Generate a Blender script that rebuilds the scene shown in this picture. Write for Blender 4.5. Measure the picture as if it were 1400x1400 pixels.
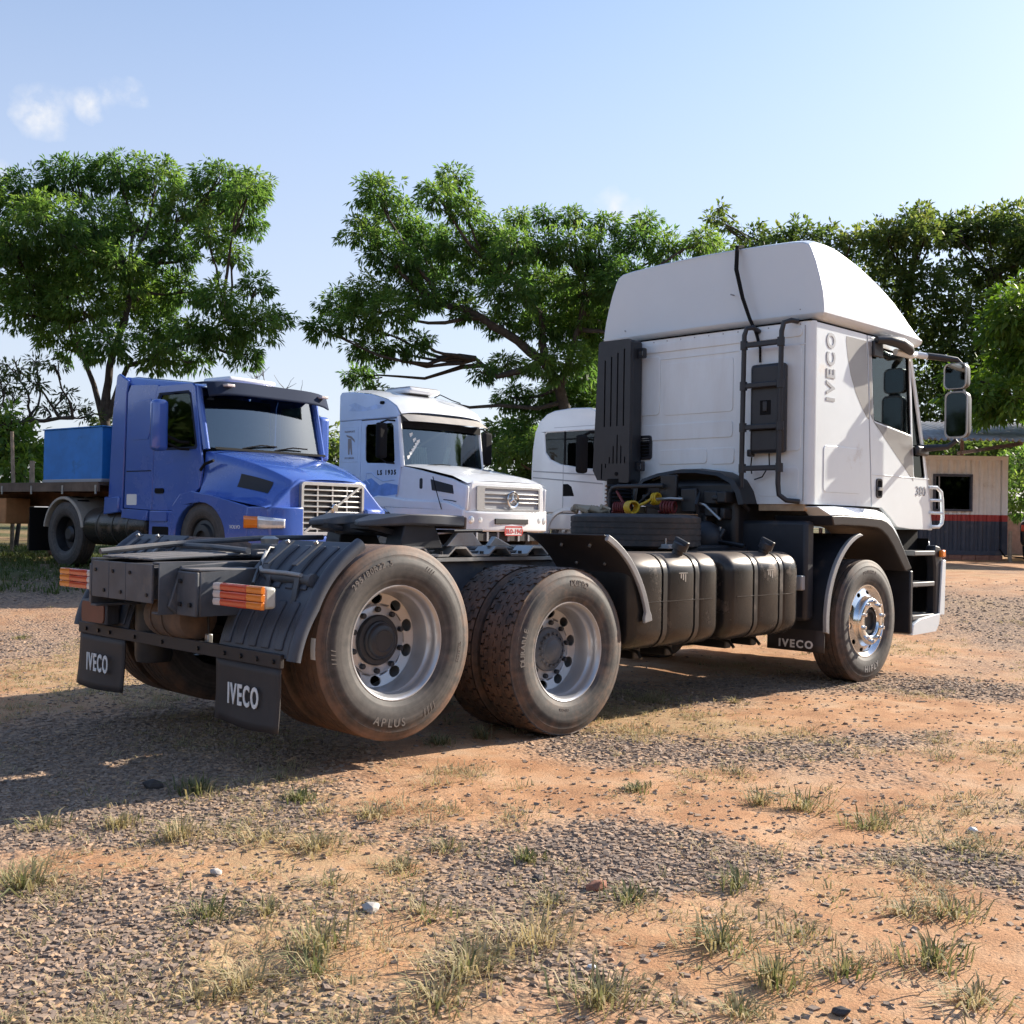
import bpy, math, random
import numpy as np
from mathutils import Vector, Matrix, noise
from mathutils.geometry import tessellate_polygon

for _o in list(bpy.data.objects):
    bpy.data.objects.remove(_o)
scene = bpy.context.scene
COL = scene.collection
R = math.radians

# ------------------------------------------------------------------ camera
cam_d = bpy.data.cameras.new('camera')
cam = bpy.data.objects.new('camera', cam_d)
COL.objects.link(cam)
scene.camera = cam
CAM = Vector((-3.824, -5.845, 1.320))
YAW, PIT, ROL = 0.786168, 0.008034, 0.016272
_d = Vector((math.cos(PIT) * math.cos(YAW), math.cos(PIT) * math.sin(YAW), math.sin(PIT)))
_r = Vector((math.sin(YAW), -math.cos(YAW), 0.0))
_u = _r.cross(_d)
_c, _s = math.cos(ROL), math.sin(ROL)
_r, _u = _c * _r + _s * _u, -_s * _r + _c * _u
_m = Matrix((_r, _u, -_d)).transposed().to_4x4()
_m.translation = CAM
cam.matrix_world = _m
cam_d.sensor_fit = 'HORIZONTAL'
cam_d.sensor_width = 36.0
cam_d.lens = 36.0 * 1540.95 / 1400.0
cam_d.clip_start = 0.05
cam_d.clip_end = 6000.0

# ------------------------------------------------------------------ light and sky
SUN_EL, SUN_AZ = R(27.0), R(-12.0)          # azimuth counted from +X towards +Y
sun_dir = Vector((math.cos(SUN_EL) * math.cos(SUN_AZ), math.cos(SUN_EL) * math.sin(SUN_AZ), math.sin(SUN_EL)))
sun_d = bpy.data.lights.new('sun', 'SUN')
sun_d.energy = 4.6
sun_d.angle = R(0.55)
sun_d.color = (1.0, 0.91, 0.78)
sun = bpy.data.objects.new('sun', sun_d)
COL.objects.link(sun)
sun.rotation_euler = sun_dir.to_track_quat('Z', 'Y').to_euler()
sun.location = (0, 0, 30)

world = bpy.data.worlds.new('World')
scene.world = world
world.use_nodes = True
wn, wl = world.node_tree.nodes, world.node_tree.links
wn.clear()
w_out = wn.new('ShaderNodeOutputWorld')
w_bg = wn.new('ShaderNodeBackground')
w_sky = wn.new('ShaderNodeTexSky')
w_sky.sky_type = 'NISHITA'
w_sky.sun_disc = False
w_sky.sun_elevation = SUN_EL
w_sky.sun_rotation = math.pi / 2 - SUN_AZ
w_sky.air_density = 1.0
w_sky.dust_density = 0.6
w_sky.ozone_density = 2.0
w_bg.inputs['Strength'].default_value = 0.112
# a few small fair-weather clouds, placed by direction in the sky
w_tc = wn.new('ShaderNodeTexCoord')
w_noise = wn.new('ShaderNodeTexNoise')
w_noise.inputs['Scale'].default_value = 22.0
w_noise.inputs['Detail'].default_value = 7.0
w_noise.inputs['Roughness'].default_value = 0.62
wl.new(w_tc.outputs['Generated'], w_noise.inputs['Vector'])
w_warp = wn.new('ShaderNodeVectorMath'); w_warp.operation = 'MULTIPLY_ADD'
w_n2 = wn.new('ShaderNodeTexNoise'); w_n2.inputs['Scale'].default_value = 38.0; w_n2.inputs['Detail'].default_value = 5.0
wl.new(w_tc.outputs['Generated'], w_n2.inputs['Vector'])
w_ns = wn.new('ShaderNodeVectorMath'); w_ns.operation = 'SUBTRACT'; w_ns.inputs[1].default_value = (.5, .5, .5)
wl.new(w_n2.outputs['Color'], w_ns.inputs[0])
wl.new(w_ns.outputs[0], w_warp.inputs[0]); w_warp.inputs[1].default_value = (.035, .035, .022)
wl.new(w_tc.outputs['Generated'], w_warp.inputs[2])
CLOUDS = [((.3544, .8813, .3127), .026, .95), ((.363, .875, .3204), .014, .5), ((.3723, .8699, .3234), .012, .4), ((.3836, .865, .3225), .016, .8),
          ((.3981, .8556, .3309), .017, .8), ((.4118, .8487, .3318), .016, .7), ((.7374, .6192, .2699), .022, .6), ((.7488, .6075, .2651), .018, .5), ((.3342, .9059, .2601), .018, .5),
          ((-.35, .88, .3), .05, .7), ((.9, -.35, .33), .05, .7), ((-.7, .55, .36), .05, .7)]
prev = None
for (dx, dy, dz), rad, amt in CLOUDS:
    v = Vector((dx, dy, dz)).normalized()
    di = wn.new('ShaderNodeVectorMath'); di.operation = 'DISTANCE'
    di.inputs[1].default_value = v
    rad *= 0.85
    wl.new(w_warp.outputs[0], di.inputs[0])
    mr = wn.new('ShaderNodeMapRange')
    mr.inputs['From Min'].default_value = rad
    mr.inputs['From Max'].default_value = 0.0
    mr.inputs['To Min'].default_value = 0.0
    mr.inputs['To Max'].default_value = amt
    wl.new(di.outputs['Value'], mr.inputs['Value'])
    if prev is None:
        prev = mr.outputs[0]
    else:
        ad = wn.new('ShaderNodeMath'); ad.operation = 'MAXIMUM'
        wl.new(prev, ad.inputs[0]); wl.new(mr.outputs[0], ad.inputs[1])
        prev = ad.outputs[0]
w_mul = wn.new('ShaderNodeMath'); w_mul.operation = 'MULTIPLY'
wl.new(prev, w_mul.inputs[0])
w_nr = wn.new('ShaderNodeMapRange')
w_nr.inputs['From Min'].default_value = 0.38
w_nr.inputs['From Max'].default_value = 0.66
wl.new(w_noise.outputs['Fac'], w_nr.inputs['Value'])
w_np = wn.new('ShaderNodeMath'); w_np.operation = 'MULTIPLY_ADD'
wl.new(w_nr.outputs[0], w_np.inputs[0]); w_np.inputs[1].default_value = 1.6; w_np.inputs[2].default_value = 0.15
wl.new(w_np.outputs[0], w_mul.inputs[1]); w_mul.use_clamp = True
w_mix = wn.new('ShaderNodeMix'); w_mix.data_type = 'RGBA'
wl.new(w_mul.outputs[0], w_mix.inputs[0])
# dry-season haze: the sky pales evenly towards the horizon, all the way round
w_sx = wn.new('ShaderNodeSeparateXYZ'); wl.new(w_tc.outputs['Generated'], w_sx.inputs[0])
w_hz = wn.new('ShaderNodeMapRange'); w_hz.interpolation_type = 'SMOOTHSTEP'
w_hz.inputs['From Min'].default_value = 0.02; w_hz.inputs['From Max'].default_value = 0.62
w_hz.inputs['To Min'].default_value = 0.72; w_hz.inputs['To Max'].default_value = 0.0
wl.new(w_sx.outputs['Z'], w_hz.inputs['Value'])
w_hm = wn.new('ShaderNodeMix'); w_hm.data_type = 'RGBA'
w_ti = wn.new('ShaderNodeMix'); w_ti.data_type = 'RGBA'; w_ti.blend_type = 'MULTIPLY'; w_ti.inputs[0].default_value = 1.0
wl.new(w_sky.outputs[0], w_ti.inputs[6]); w_ti.inputs[7].default_value = (1.0, 0.975, 0.985, 1)
wl.new(w_hz.outputs[0], w_hm.inputs[0]); wl.new(w_ti.outputs[2], w_hm.inputs[6])
w_hm.inputs[7].default_value = (2.95, 3.02, 3.5, 1)
wl.new(w_hm.outputs[2], w_mix.inputs[6])
w_mix.inputs[7].default_value = (4.1, 4.1, 4.15, 1)
wl.new(w_mix.outputs[2], w_bg.inputs['Color'])
wl.new(w_bg.outputs[0], w_out.inputs['Surface'])

scene.view_settings.view_transform = 'Standard'
scene.view_settings.look = 'None'
scene.view_settings.exposure = 1.1
scene.view_settings.gamma = 1.0
scene.cycles.max_bounces = 6
scene.cycles.diffuse_bounces = 3
scene.cycles.glossy_bounces = 3
scene.cycles.transmission_bounces = 4
scene.cycles.transparent_max_bounces = 8
scene.cycles.use_adaptive_sampling = True
scene.cycles.adaptive_threshold = 0.02
scene.cycles.use_denoising = True

rnd = random.Random(7)
nrg = np.random.default_rng(11)

# ------------------------------------------------------------------ materials
MATS = {}
def nodes_of(name):
    m = bpy.data.materials.new(name)
    m.use_nodes = True
    nt = m.node_tree
    b = nt.nodes['Principled BSDF']
    return m, nt.nodes, nt.links, b

def N(nt, t, **kw):
    n = nt.new(t)
    for k, v in kw.items():
        if k in n.inputs:
            n.inputs[k].default_value = v
        else:
            setattr(n, k, v)
    return n

def ramp(nt, stops):
    r_ = nt.new('ShaderNodeValToRGB')
    e = r_.color_ramp.elements
    while len(e) < len(stops):
        e.new(0.5)
    for el, (p, c) in zip(e, stops):
        el.position = p
        el.color = (c[0], c[1], c[2], 1) if len(c) == 3 else c
    return r_

def mat(name, col, rough=0.5, metal=0.0, coat=0.0, var=0.0, scale=6.0, bump=0.0, bscale=60.0,
        dust=None, dust_amt=0.0, dust_scale=3.0, dust_max=0.85, stretch=None, spec=0.5, up_dust=0.0, rvar=0.0):
    """plain material with noise variation, optional dust in patches and on upward faces, optional fine relief"""
    m, nt, lk, b = nodes_of(name)
    b.inputs['Roughness'].default_value = rough
    b.inputs['Metallic'].default_value = metal
    b.inputs['Coat Weight'].default_value = coat
    b.inputs['Coat Roughness'].default_value = 0.06
    b.inputs['Specular IOR Level'].default_value = spec
    tc = nt.new('ShaderNodeTexCoord')
    n1 = N(nt, 'ShaderNodeTexNoise', Scale=scale, Detail=6.0, Roughness=0.6)
    lk.new(tc.outputs['Object'], n1.inputs['Vector'])
    lo = [max(0, c * (1 - var)) for c in col]; hi = [min(1, c * (1 + var)) for c in col]
    rp = ramp(nt, [(0.3, lo), (0.7, hi)])
    lk.new(n1.outputs['Fac'], rp.inputs[0])
    out = rp.outputs[0]
    fac = None
    if dust:
        n2 = N(nt, 'ShaderNodeTexNoise', Scale=dust_scale, Detail=8.0, Roughness=0.68)
        if stretch:
            mp = nt.new('ShaderNodeMapping'); mp.inputs['Scale'].default_value = stretch
            lk.new(tc.outputs['Object'], mp.inputs[0]); lk.new(mp.outputs[0], n2.inputs['Vector'])
        else:
            lk.new(tc.outputs['Object'], n2.inputs['Vector'])
        mr = N(nt, 'ShaderNodeMapRange')
        mr.inputs['From Min'].default_value = 0.62 - 0.35 * dust_amt
        mr.inputs['From Max'].default_value = 0.78 - 0.2 * dust_amt
        mr.inputs['To Max'].default_value = dust_max
        lk.new(n2.outputs['Fac'], mr.inputs['Value'])
        fac = mr.outputs[0]
        if up_dust > 0:
            geo = nt.new('ShaderNodeNewGeometry')
            sp = nt.new('ShaderNodeSeparateXYZ')
            lk.new(geo.outputs['Normal'], sp.inputs[0])
            m2 = N(nt, 'ShaderNodeMapRange')
            m2.inputs['From Min'].default_value = 0.35
            m2.inputs['From Max'].default_value = 0.95
            m2.inputs['To Max'].default_value = up_dust
            lk.new(sp.outputs['Z'], m2.inputs['Value'])
            n3 = nt.new('ShaderNodeMath'); n3.operation = 'MULTIPLY_ADD'
            lk.new(n2.outputs['Fac'], n3.inputs[0]); n3.inputs[1].default_value = 1.2; n3.inputs[2].default_value = 0.2
            n4 = nt.new('ShaderNodeMath'); n4.operation = 'MULTIPLY'
            lk.new(m2.outputs[0], n4.inputs[0]); lk.new(n3.outputs[0], n4.inputs[1])
            mx = nt.new('ShaderNodeMath'); mx.operation = 'MAXIMUM'; mx.use_clamp = True
            lk.new(fac, mx.inputs[0]); lk.new(n4.outputs[0], mx.inputs[1])
            fac = mx.outputs[0]
        mix = nt.new('ShaderNodeMix'); mix.data_type = 'RGBA'
        lk.new(fac, mix.inputs[0]); lk.new(out, mix.inputs[6])
        mix.inputs[7].default_value = (*dust, 1)
        out = mix.outputs[2]
        rr = N(nt, 'ShaderNodeMapRange')
        rr.inputs['To Min'].default_value = rough
        rr.inputs['To Max'].default_value = 0.9
        lk.new(fac, rr.inputs['Value'])
        lk.new(rr.outputs[0], b.inputs['Roughness'])
        if metal > 0:
            rm = N(nt, 'ShaderNodeMapRange')
            rm.inputs['To Min'].default_value = metal
            rm.inputs['To Max'].default_value = 0.0
            lk.new(fac, rm.inputs['Value'])
            lk.new(rm.outputs[0], b.inputs['Metallic'])
        if coat > 0:
            rm = N(nt, 'ShaderNodeMapRange')
            rm.inputs['To Min'].default_value = coat
            rm.inputs['To Max'].default_value = 0.0
            lk.new(fac, rm.inputs['Value'])
            lk.new(rm.outputs[0], b.inputs['Coat Weight'])
    elif rvar > 0:
        rr = N(nt, 'ShaderNodeMapRange')
        rr.inputs['From Min'].default_value = 0.3; rr.inputs['From Max'].default_value = 0.7
        rr.inputs['To Min'].default_value = max(0.02, rough - rvar)
        rr.inputs['To Max'].default_value = rough + rvar
        lk.new(n1.outputs['Fac'], rr.inputs['Value'])
        lk.new(rr.outputs[0], b.inputs['Roughness'])
    lk.new(out, b.inputs['Base Color'])
    if bump > 0:
        n5 = N(nt, 'ShaderNodeTexNoise', Scale=bscale, Detail=4.0)
        lk.new(tc.outputs['Object'], n5.inputs['Vector'])
        bp = N(nt, 'ShaderNodeBump', Strength=bump, Distance=0.01)
        lk.new(n5.outputs['Fac'], bp.inputs['Height'])
        lk.new(bp.outputs[0], b.inputs['Normal'])
    MATS[name] = m
    return m

def glass_mat(name, tint, rough=0.02, add=0.02, mul=1.0):
    m = bpy.data.materials.new(name); m.use_nodes = True
    nt, lk = m.node_tree.nodes, m.node_tree.links
    nt.clear()
    o = nt.new('ShaderNodeOutputMaterial')
    tr = nt.new('ShaderNodeBsdfTransparent'); tr.inputs[0].default_value = (*tint, 1)
    gl = nt.new('ShaderNodeBsdfGlossy'); gl.inputs['Roughness'].default_value = rough
    gl.inputs[0].default_value = (0.88, 0.97, 1, 1)
    fr = nt.new('ShaderNodeFresnel'); fr.inputs[0].default_value = 1.5
    ad = nt.new('ShaderNodeMath'); ad.operation = 'MULTIPLY_ADD'; ad.use_clamp = True
    lk.new(fr.outputs[0], ad.inputs[0]); ad.inputs[1].default_value = mul; ad.inputs[2].default_value = add
    mx = nt.new('ShaderNodeMixShader')
    lk.new(ad.outputs[0], mx.inputs[0]); lk.new(tr.outputs[0], mx.inputs[1]); lk.new(gl.outputs[0], mx.inputs[2])
    lk.new(mx.outputs[0], o.inputs[0])
    MATS[name] = m
    return m

DUST = (0.30, 0.17, 0.10)
mat('step_grey', (0.15, 0.15, 0.15), 0.5, var=0.2)
mat('white_paint', (0.735, 0.79, 0.82), 0.32, coat=0.6, var=0.03, scale=2.5, dust=(0.50, 0.43, 0.34), dust_amt=0.0, dust_scale=2.2)
mat('grimy_white', (0.775, 0.83, 0.855), 0.36, coat=0.4, var=0.03, scale=2.0, dust=(0.46, 0.41, 0.35), dust_amt=0.55, dust_scale=2.6, dust_max=0.20, stretch=(1.6, 1.6, .35))
mat('fairing_white', (0.68, 0.745, 0.79), 0.42, coat=0.25, var=0.02, scale=2.0)
mat('grey_decal', (0.27, 0.262, 0.25), 0.4, coat=0.3, var=0.03)
mat('silver_letter', (0.42, 0.42, 0.43), 0.35, metal=0.5)
mat('white_letter', (0.82, 0.82, 0.80), 0.5)
mat('black_plastic', (0.022, 0.024, 0.030), 0.42, var=0.15, scale=9, bump=0.05, bscale=220)
mat('dusty_plastic', (0.028, 0.030, 0.036), 0.48, var=0.2, dust=(0.16, 0.13, 0.11), dust_amt=0.15, dust_scale=3.0, up_dust=0.12)
mat('fender_plastic', (0.055, 0.063, 0.082), 0.46, var=0.15, dust=(0.17, 0.14, 0.12), dust_amt=0.1, dust_scale=2.2, up_dust=0.15, bump=0.05, bscale=150)
mat('frame_paint', (0.075, 0.083, 0.097), 0.5, var=0.25, dust=(0.26, 0.21, 0.17), dust_amt=0.22, dust_scale=3.2, up_dust=0.55)
mat('dark_frame', (0.016, 0.018, 0.024), 0.5, var=0.25, dust=(0.10, 0.07, 0.05), dust_amt=0.15, dust_scale=3.0)
mat('machinery', (0.014, 0.015, 0.018), 0.45, var=0.4, dust=(0.05, 0.04, 0.035), dust_amt=0.2, scale=8)
mat('brown_tank', (0.10, 0.075, 0.06), 0.6, var=0.25, dust=(0.24, 0.15, 0.10), dust_amt=0.4)
mat('bare_steel', (0.45, 0.44, 0.42), 0.38, metal=0.7, var=0.2, dust=(0.28, 0.20, 0.14), dust_amt=0.2)
mat('rim_steel', (0.50, 0.50, 0.51), 0.36, metal=0.65, var=0.08, dust=(0.34, 0.25, 0.18), dust_amt=0.12, dust_scale=2.5)
mat('chrome', (0.80, 0.80, 0.80), 0.19, metal=1.0, var=0.04, rvar=0.05)
mat('mirror_glass', (0.28, 0.31, 0.33), 0.04, metal=1.0)
mat('flap_rubber', (0.036, 0.031, 0.031), 0.6, var=0.15, dust=(0.10, 0.07, 0.06), dust_amt=0.12, dust_scale=2.0, bump=0.05, bscale=90)
mat('fuel_tank_metal', (0.036, 0.034, 0.033), 0.27, metal=0.45, var=0.22, scale=5, dust=(0.26, 0.19, 0.14), dust_amt=0.12, dust_scale=2.4, up_dust=0.55, bump=0.04, bscale=14)
mat('tank_strap', (0.07, 0.068, 0.066), 0.35, metal=0.5, var=0.2, dust=(0.2, 0.15, 0.11), dust_amt=0.2)
mat('edge_trim', (0.30, 0.30, 0.30), 0.45, var=0.15, dust=(0.2, 0.15, 0.12), dust_amt=0.2)
mat('red_lens', (0.58, 0.055, 0.022), 0.22, coat=0.5, var=0.08)
mat('orange_lens', (0.75, 0.20, 0.015), 0.22, coat=0.5, var=0.08)
mat('white_lens', (0.62, 0.55, 0.52), 0.25, coat=0.5, var=0.06)
mat('plate_brown', (0.17, 0.055, 0.035), 0.5, var=0.12)
mat('lamp_housing', (0.42, 0.42, 0.38), 0.5)
mat('yellow_hose', (0.62, 0.40, 0.02), 0.4)
mat('red_hose', (0.16, 0.022, 0.02), 0.5)
mat('rag_cloth', (0.36, 0.30, 0.22), 0.9, var=0.3)
mat('strap_web', (0.36, 0.20, 0.10), 0.8, var=0.2)
mat('plywood', (0.40, 0.28, 0.17), 0.75, var=0.25, scale=12)
mat('seat_fabric', (0.05, 0.05, 0.055), 0.9, var=0.2)
mat('interior_grey', (0.045, 0.045, 0.047), 0.8, var=0.1)
mat('rubber_seal', (0.011, 0.011, 0.012), 0.85, spec=0.15)
mat('sticker', (0.75, 0.75, 0.73), 0.5)
mat('sticker_print', (0.25, 0.22, 0.22), 0.6)
glass_mat('cab_glass', (0.18, 0.22, 0.22), 0.02, 0.0, 0.8)
glass_mat('truck_windscreen', (0.42, 0.52, 0.50), 0.05, 0.13)
glass_mat('dark_glass', (0.04, 0.045, 0.05), 0.02, 0.0, 0.55)
mat('blue_paint', (0.048, 0.118, 0.45), 0.26, coat=1.0, var=0.08, scale=1.5, dust=(0.34, 0.30, 0.34), dust_amt=0.30, dust_scale=1.3, dust_max=0.09)
mat('blue_visor', (0.022, 0.032, 0.06), 0.75, spec=0.08)
mat('silver_trim', (0.46, 0.46, 0.46), 0.35, metal=0.6, var=0.1)
mat('dark_grille', (0.02, 0.02, 0.022), 0.6)
mat('merc_white', (0.78, 0.79, 0.81), 0.3, coat=0.7, var=0.03)
mat('merc_blue', (0.13, 0.27, 0.62), 0.35, coat=0.5, var=0.2)
mat('merc_side', (0.53, 0.64, 0.83), 0.3, coat=0.7, var=0.10, scale=1.2)  # pale blue paint with the bluish cast of the shaded side mixed in
mat('merc_swoosh', (0.42, 0.55, 0.80), 0.35, coat=0.5, var=0.2)
mat('merc_visor', (0.42, 0.38, 0.33), 0.5, var=0.1)
mat('scania_white', (0.74, 0.75, 0.76), 0.3, coat=0.7, var=0.02)
mat('trim_grey', (0.33, 0.34, 0.36), 0.5)
mat('beige_fender', (0.40, 0.37, 0.32), 0.6, var=0.15, dust=(0.25, 0.19, 0.14), dust_amt=0.2)
mat('headlamp_glass', (0.72, 0.76, 0.80), 0.10, metal=0.35, var=0.15, scale=20, coat=1.0)
mat('plate_white', (0.72, 0.68, 0.66), 0.5)
mat('plate_red', (0.55, 0.04, 0.03), 0.5)
mat('curtain', (0.62, 0.60, 0.52), 0.9, var=0.1)
mat('blue_box_paint', (0.012, 0.17, 0.54), 0.5, var=0.15, scale=3, dust=(0.05, 0.09, 0.10), dust_amt=0.1, dust_scale=2.6)
mat('old_wood', (0.12, 0.09, 0.068), 0.85, var=0.35, scale=5, bump=0.3, bscale=30)
mat('rust_steel', (0.11, 0.055, 0.035), 0.8, var=0.4, scale=5)
mat('orange_wood', (0.42, 0.20, 0.08), 0.8, var=0.2)
mat('container_cream', (0.83, 0.80, 0.75), 0.6, var=0.06, dust=(0.50, 0.42, 0.33), dust_amt=0.1, dust_scale=1.4)
mat('container_red', (0.42, 0.045, 0.035), 0.55, var=0.1)
mat('container_grey', (0.055, 0.062, 0.085), 0.55, var=0.12, dust=(0.2, 0.16, 0.14), dust_amt=0.12)
mat('zinc_roof', (0.30, 0.30, 0.30), 0.6, metal=0.2, var=0.25, scale=2, dust=(0.25, 0.2, 0.17), dust_amt=0.3)
mat('brick_base', (0.33, 0.15, 0.10), 0.85, var=0.25, scale=8)
mat('wall_plaster', (0.42, 0.25, 0.19), 0.85, var=0.2)
mat('car_paint_dark', (0.012, 0.013, 0.018), 0.25, coat=1.0)
mat('bark', (0.055, 0.042, 0.033), 0.9, var=0.45, scale=9, bump=0.6, bscale=22)
mat('twig_grey', (0.16, 0.13, 0.11), 0.9, var=0.3)
mat('post_wood', (0.27, 0.21, 0.15), 0.9, var=0.3, scale=8, bump=0.3, bscale=25)
mat('pale_stone', (0.46, 0.42, 0.38), 0.9, var=0.2, scale=15, bump=0.4, bscale=40)
mat('red_stone', (0.30, 0.13, 0.08), 0.9, var=0.2, scale=15, bump=0.4, bscale=40)
mat('dark_stone', (0.06, 0.052, 0.05), 0.9, var=0.3, scale=15, bump=0.4, bscale=40)
mat('litter_white', (0.75, 0.74, 0.70), 0.7)

def tyre_mat(name, dust_lo, dust_hi, tread_dust, dcol=(0.27, 0.135, 0.072), grey=(0.105, 0.092, 0.083)):
    """rubber with soil dust: radius about the wheel axis (object Y) decides how much clings"""
    m, nt, lk, b = nodes_of(name)
    tc = nt.new('ShaderNodeTexCoord')
    sp = nt.new('ShaderNodeSeparateXYZ'); lk.new(tc.outputs['Object'], sp.inputs[0])
    cb = nt.new('ShaderNodeCombineXYZ'); lk.new(sp.outputs[0], cb.inputs[0]); lk.new(sp.outputs[2], cb.inputs[2])
    ln = nt.new('ShaderNodeVectorMath'); ln.operation = 'LENGTH'; lk.new(cb.outputs[0], ln.inputs[0])
    n1 = N(nt, 'ShaderNodeTexNoise', Scale=7.0, Detail=9.0, Roughness=0.72)
    lk.new(tc.outputs['Object'], n1.inputs['Vector'])
    n2 = N(nt, 'ShaderNodeTexNoise', Scale=26.0, Detail=4.0)
    lk.new(tc.outputs['Object'], n2.inputs['Vector'])
    rad = N(nt, 'ShaderNodeMapRange'); rad.inputs['From Min'].default_value = 0.44; rad.inputs['From Max'].default_value = 0.515
    rad.inputs['To Min'].default_value = dust_lo; rad.inputs['To Max'].default_value = dust_hi
    lk.new(ln.outputs['Value'], rad.inputs['Value'])
    f1 = nt.new('ShaderNodeMath'); f1.operation = 'MULTIPLY_ADD'
    lk.new(n1.outputs['Fac'], f1.inputs[0]); f1.inputs[1].default_value = 2.4; f1.inputs[2].default_value = -0.85
    f2 = nt.new('ShaderNodeMath'); f2.operation = 'ADD'; f2.use_clamp = True
    lk.new(f1.outputs[0], f2.inputs[0]); lk.new(rad.outputs[0], f2.inputs[1])
    f3 = nt.new('ShaderNodeMath'); f3.operation = 'MULTIPLY'; f3.use_clamp = True
    lk.new(f2.outputs[0], f3.inputs[0]); f3.inputs[1].default_value = tread_dust
    rs_ = nt.new('ShaderNodeMath'); rs_.operation = 'MULTIPLY'; lk.new(ln.outputs['Value'], rs_.inputs[0]); rs_.inputs[1].default_value = 55.0
    cr_ = nt.new('ShaderNodeCombineXYZ'); lk.new(rs_.outputs[0], cr_.inputs[0]); lk.new(sp.outputs[0], cr_.inputs[1])
    n3 = N(nt, 'ShaderNodeTexNoise', Scale=1.0, Detail=3.0); lk.new(cr_.outputs[0], n3.inputs['Vector'])
    base = ramp(nt, [(0.35, (0.022, 0.021, 0.021)), (0.75, grey)])
    mm = nt.new('ShaderNodeMath'); mm.operation = 'MULTIPLY_ADD'
    lk.new(n2.outputs['Fac'], mm.inputs[0]); mm.inputs[1].default_value = 0.35
    mh = nt.new('ShaderNodeMath'); mh.operation = 'MULTIPLY_ADD'; lk.new(n3.outputs['Fac'], mh.inputs[0]); mh.inputs[1].default_value = 0.55
    mk = nt.new('ShaderNodeMath'); mk.operation = 'MULTIPLY'; lk.new(n1.outputs['Fac'], mk.inputs[0]); mk.inputs[1].default_value = 0.5; lk.new(mk.outputs[0], mh.inputs[2])
    lk.new(mh.outputs[0], mm.inputs[2])
    ms = nt.new('ShaderNodeMath'); ms.operation = 'SUBTRACT'; lk.new(mm.outputs[0], ms.inputs[0]); ms.inputs[1].default_value = 0.15
    lk.new(ms.outputs[0], base.inputs[0])
    mix = nt.new('ShaderNodeMix'); mix.data_type = 'RGBA'
    lk.new(f3.outputs[0], mix.inputs[0]); lk.new(base.outputs[0], mix.inputs[6])
    mix.inputs[7].default_value = (*dcol, 1)
    lk.new(mix.outputs[2], b.inputs['Base Color'])
    b.inputs['Roughness'].default_value = 0.68
    bp = N(nt, 'ShaderNodeBump', Strength=0.12, Distance=0.004)
    lk.new(n2.outputs['Fac'], bp.inputs['Height']); lk.new(bp.outputs[0], b.inputs['Normal'])
    MATS[name] = m
tyre_mat('tyre_rib', -0.55, 0.22, 0.75)
tyre_mat('tyre_block', -0.30, -0.05, 0.7)
tyre_mat('tyre_front', -0.45, -0.1, 0.6)
tyre_mat('tyre_dark', -0.6, -0.4, 0.5)
tyre_mat('tyre_spare', -0.5, -0.35, 0.5, grey=(0.06, 0.055, 0.055))
mat('tyre_letter', (0.150, 0.130, 0.115), 0.7, var=0.2)
mat('tyre_letter_front', (0.33, 0.31, 0.29), 0.7, var=0.2)

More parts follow.
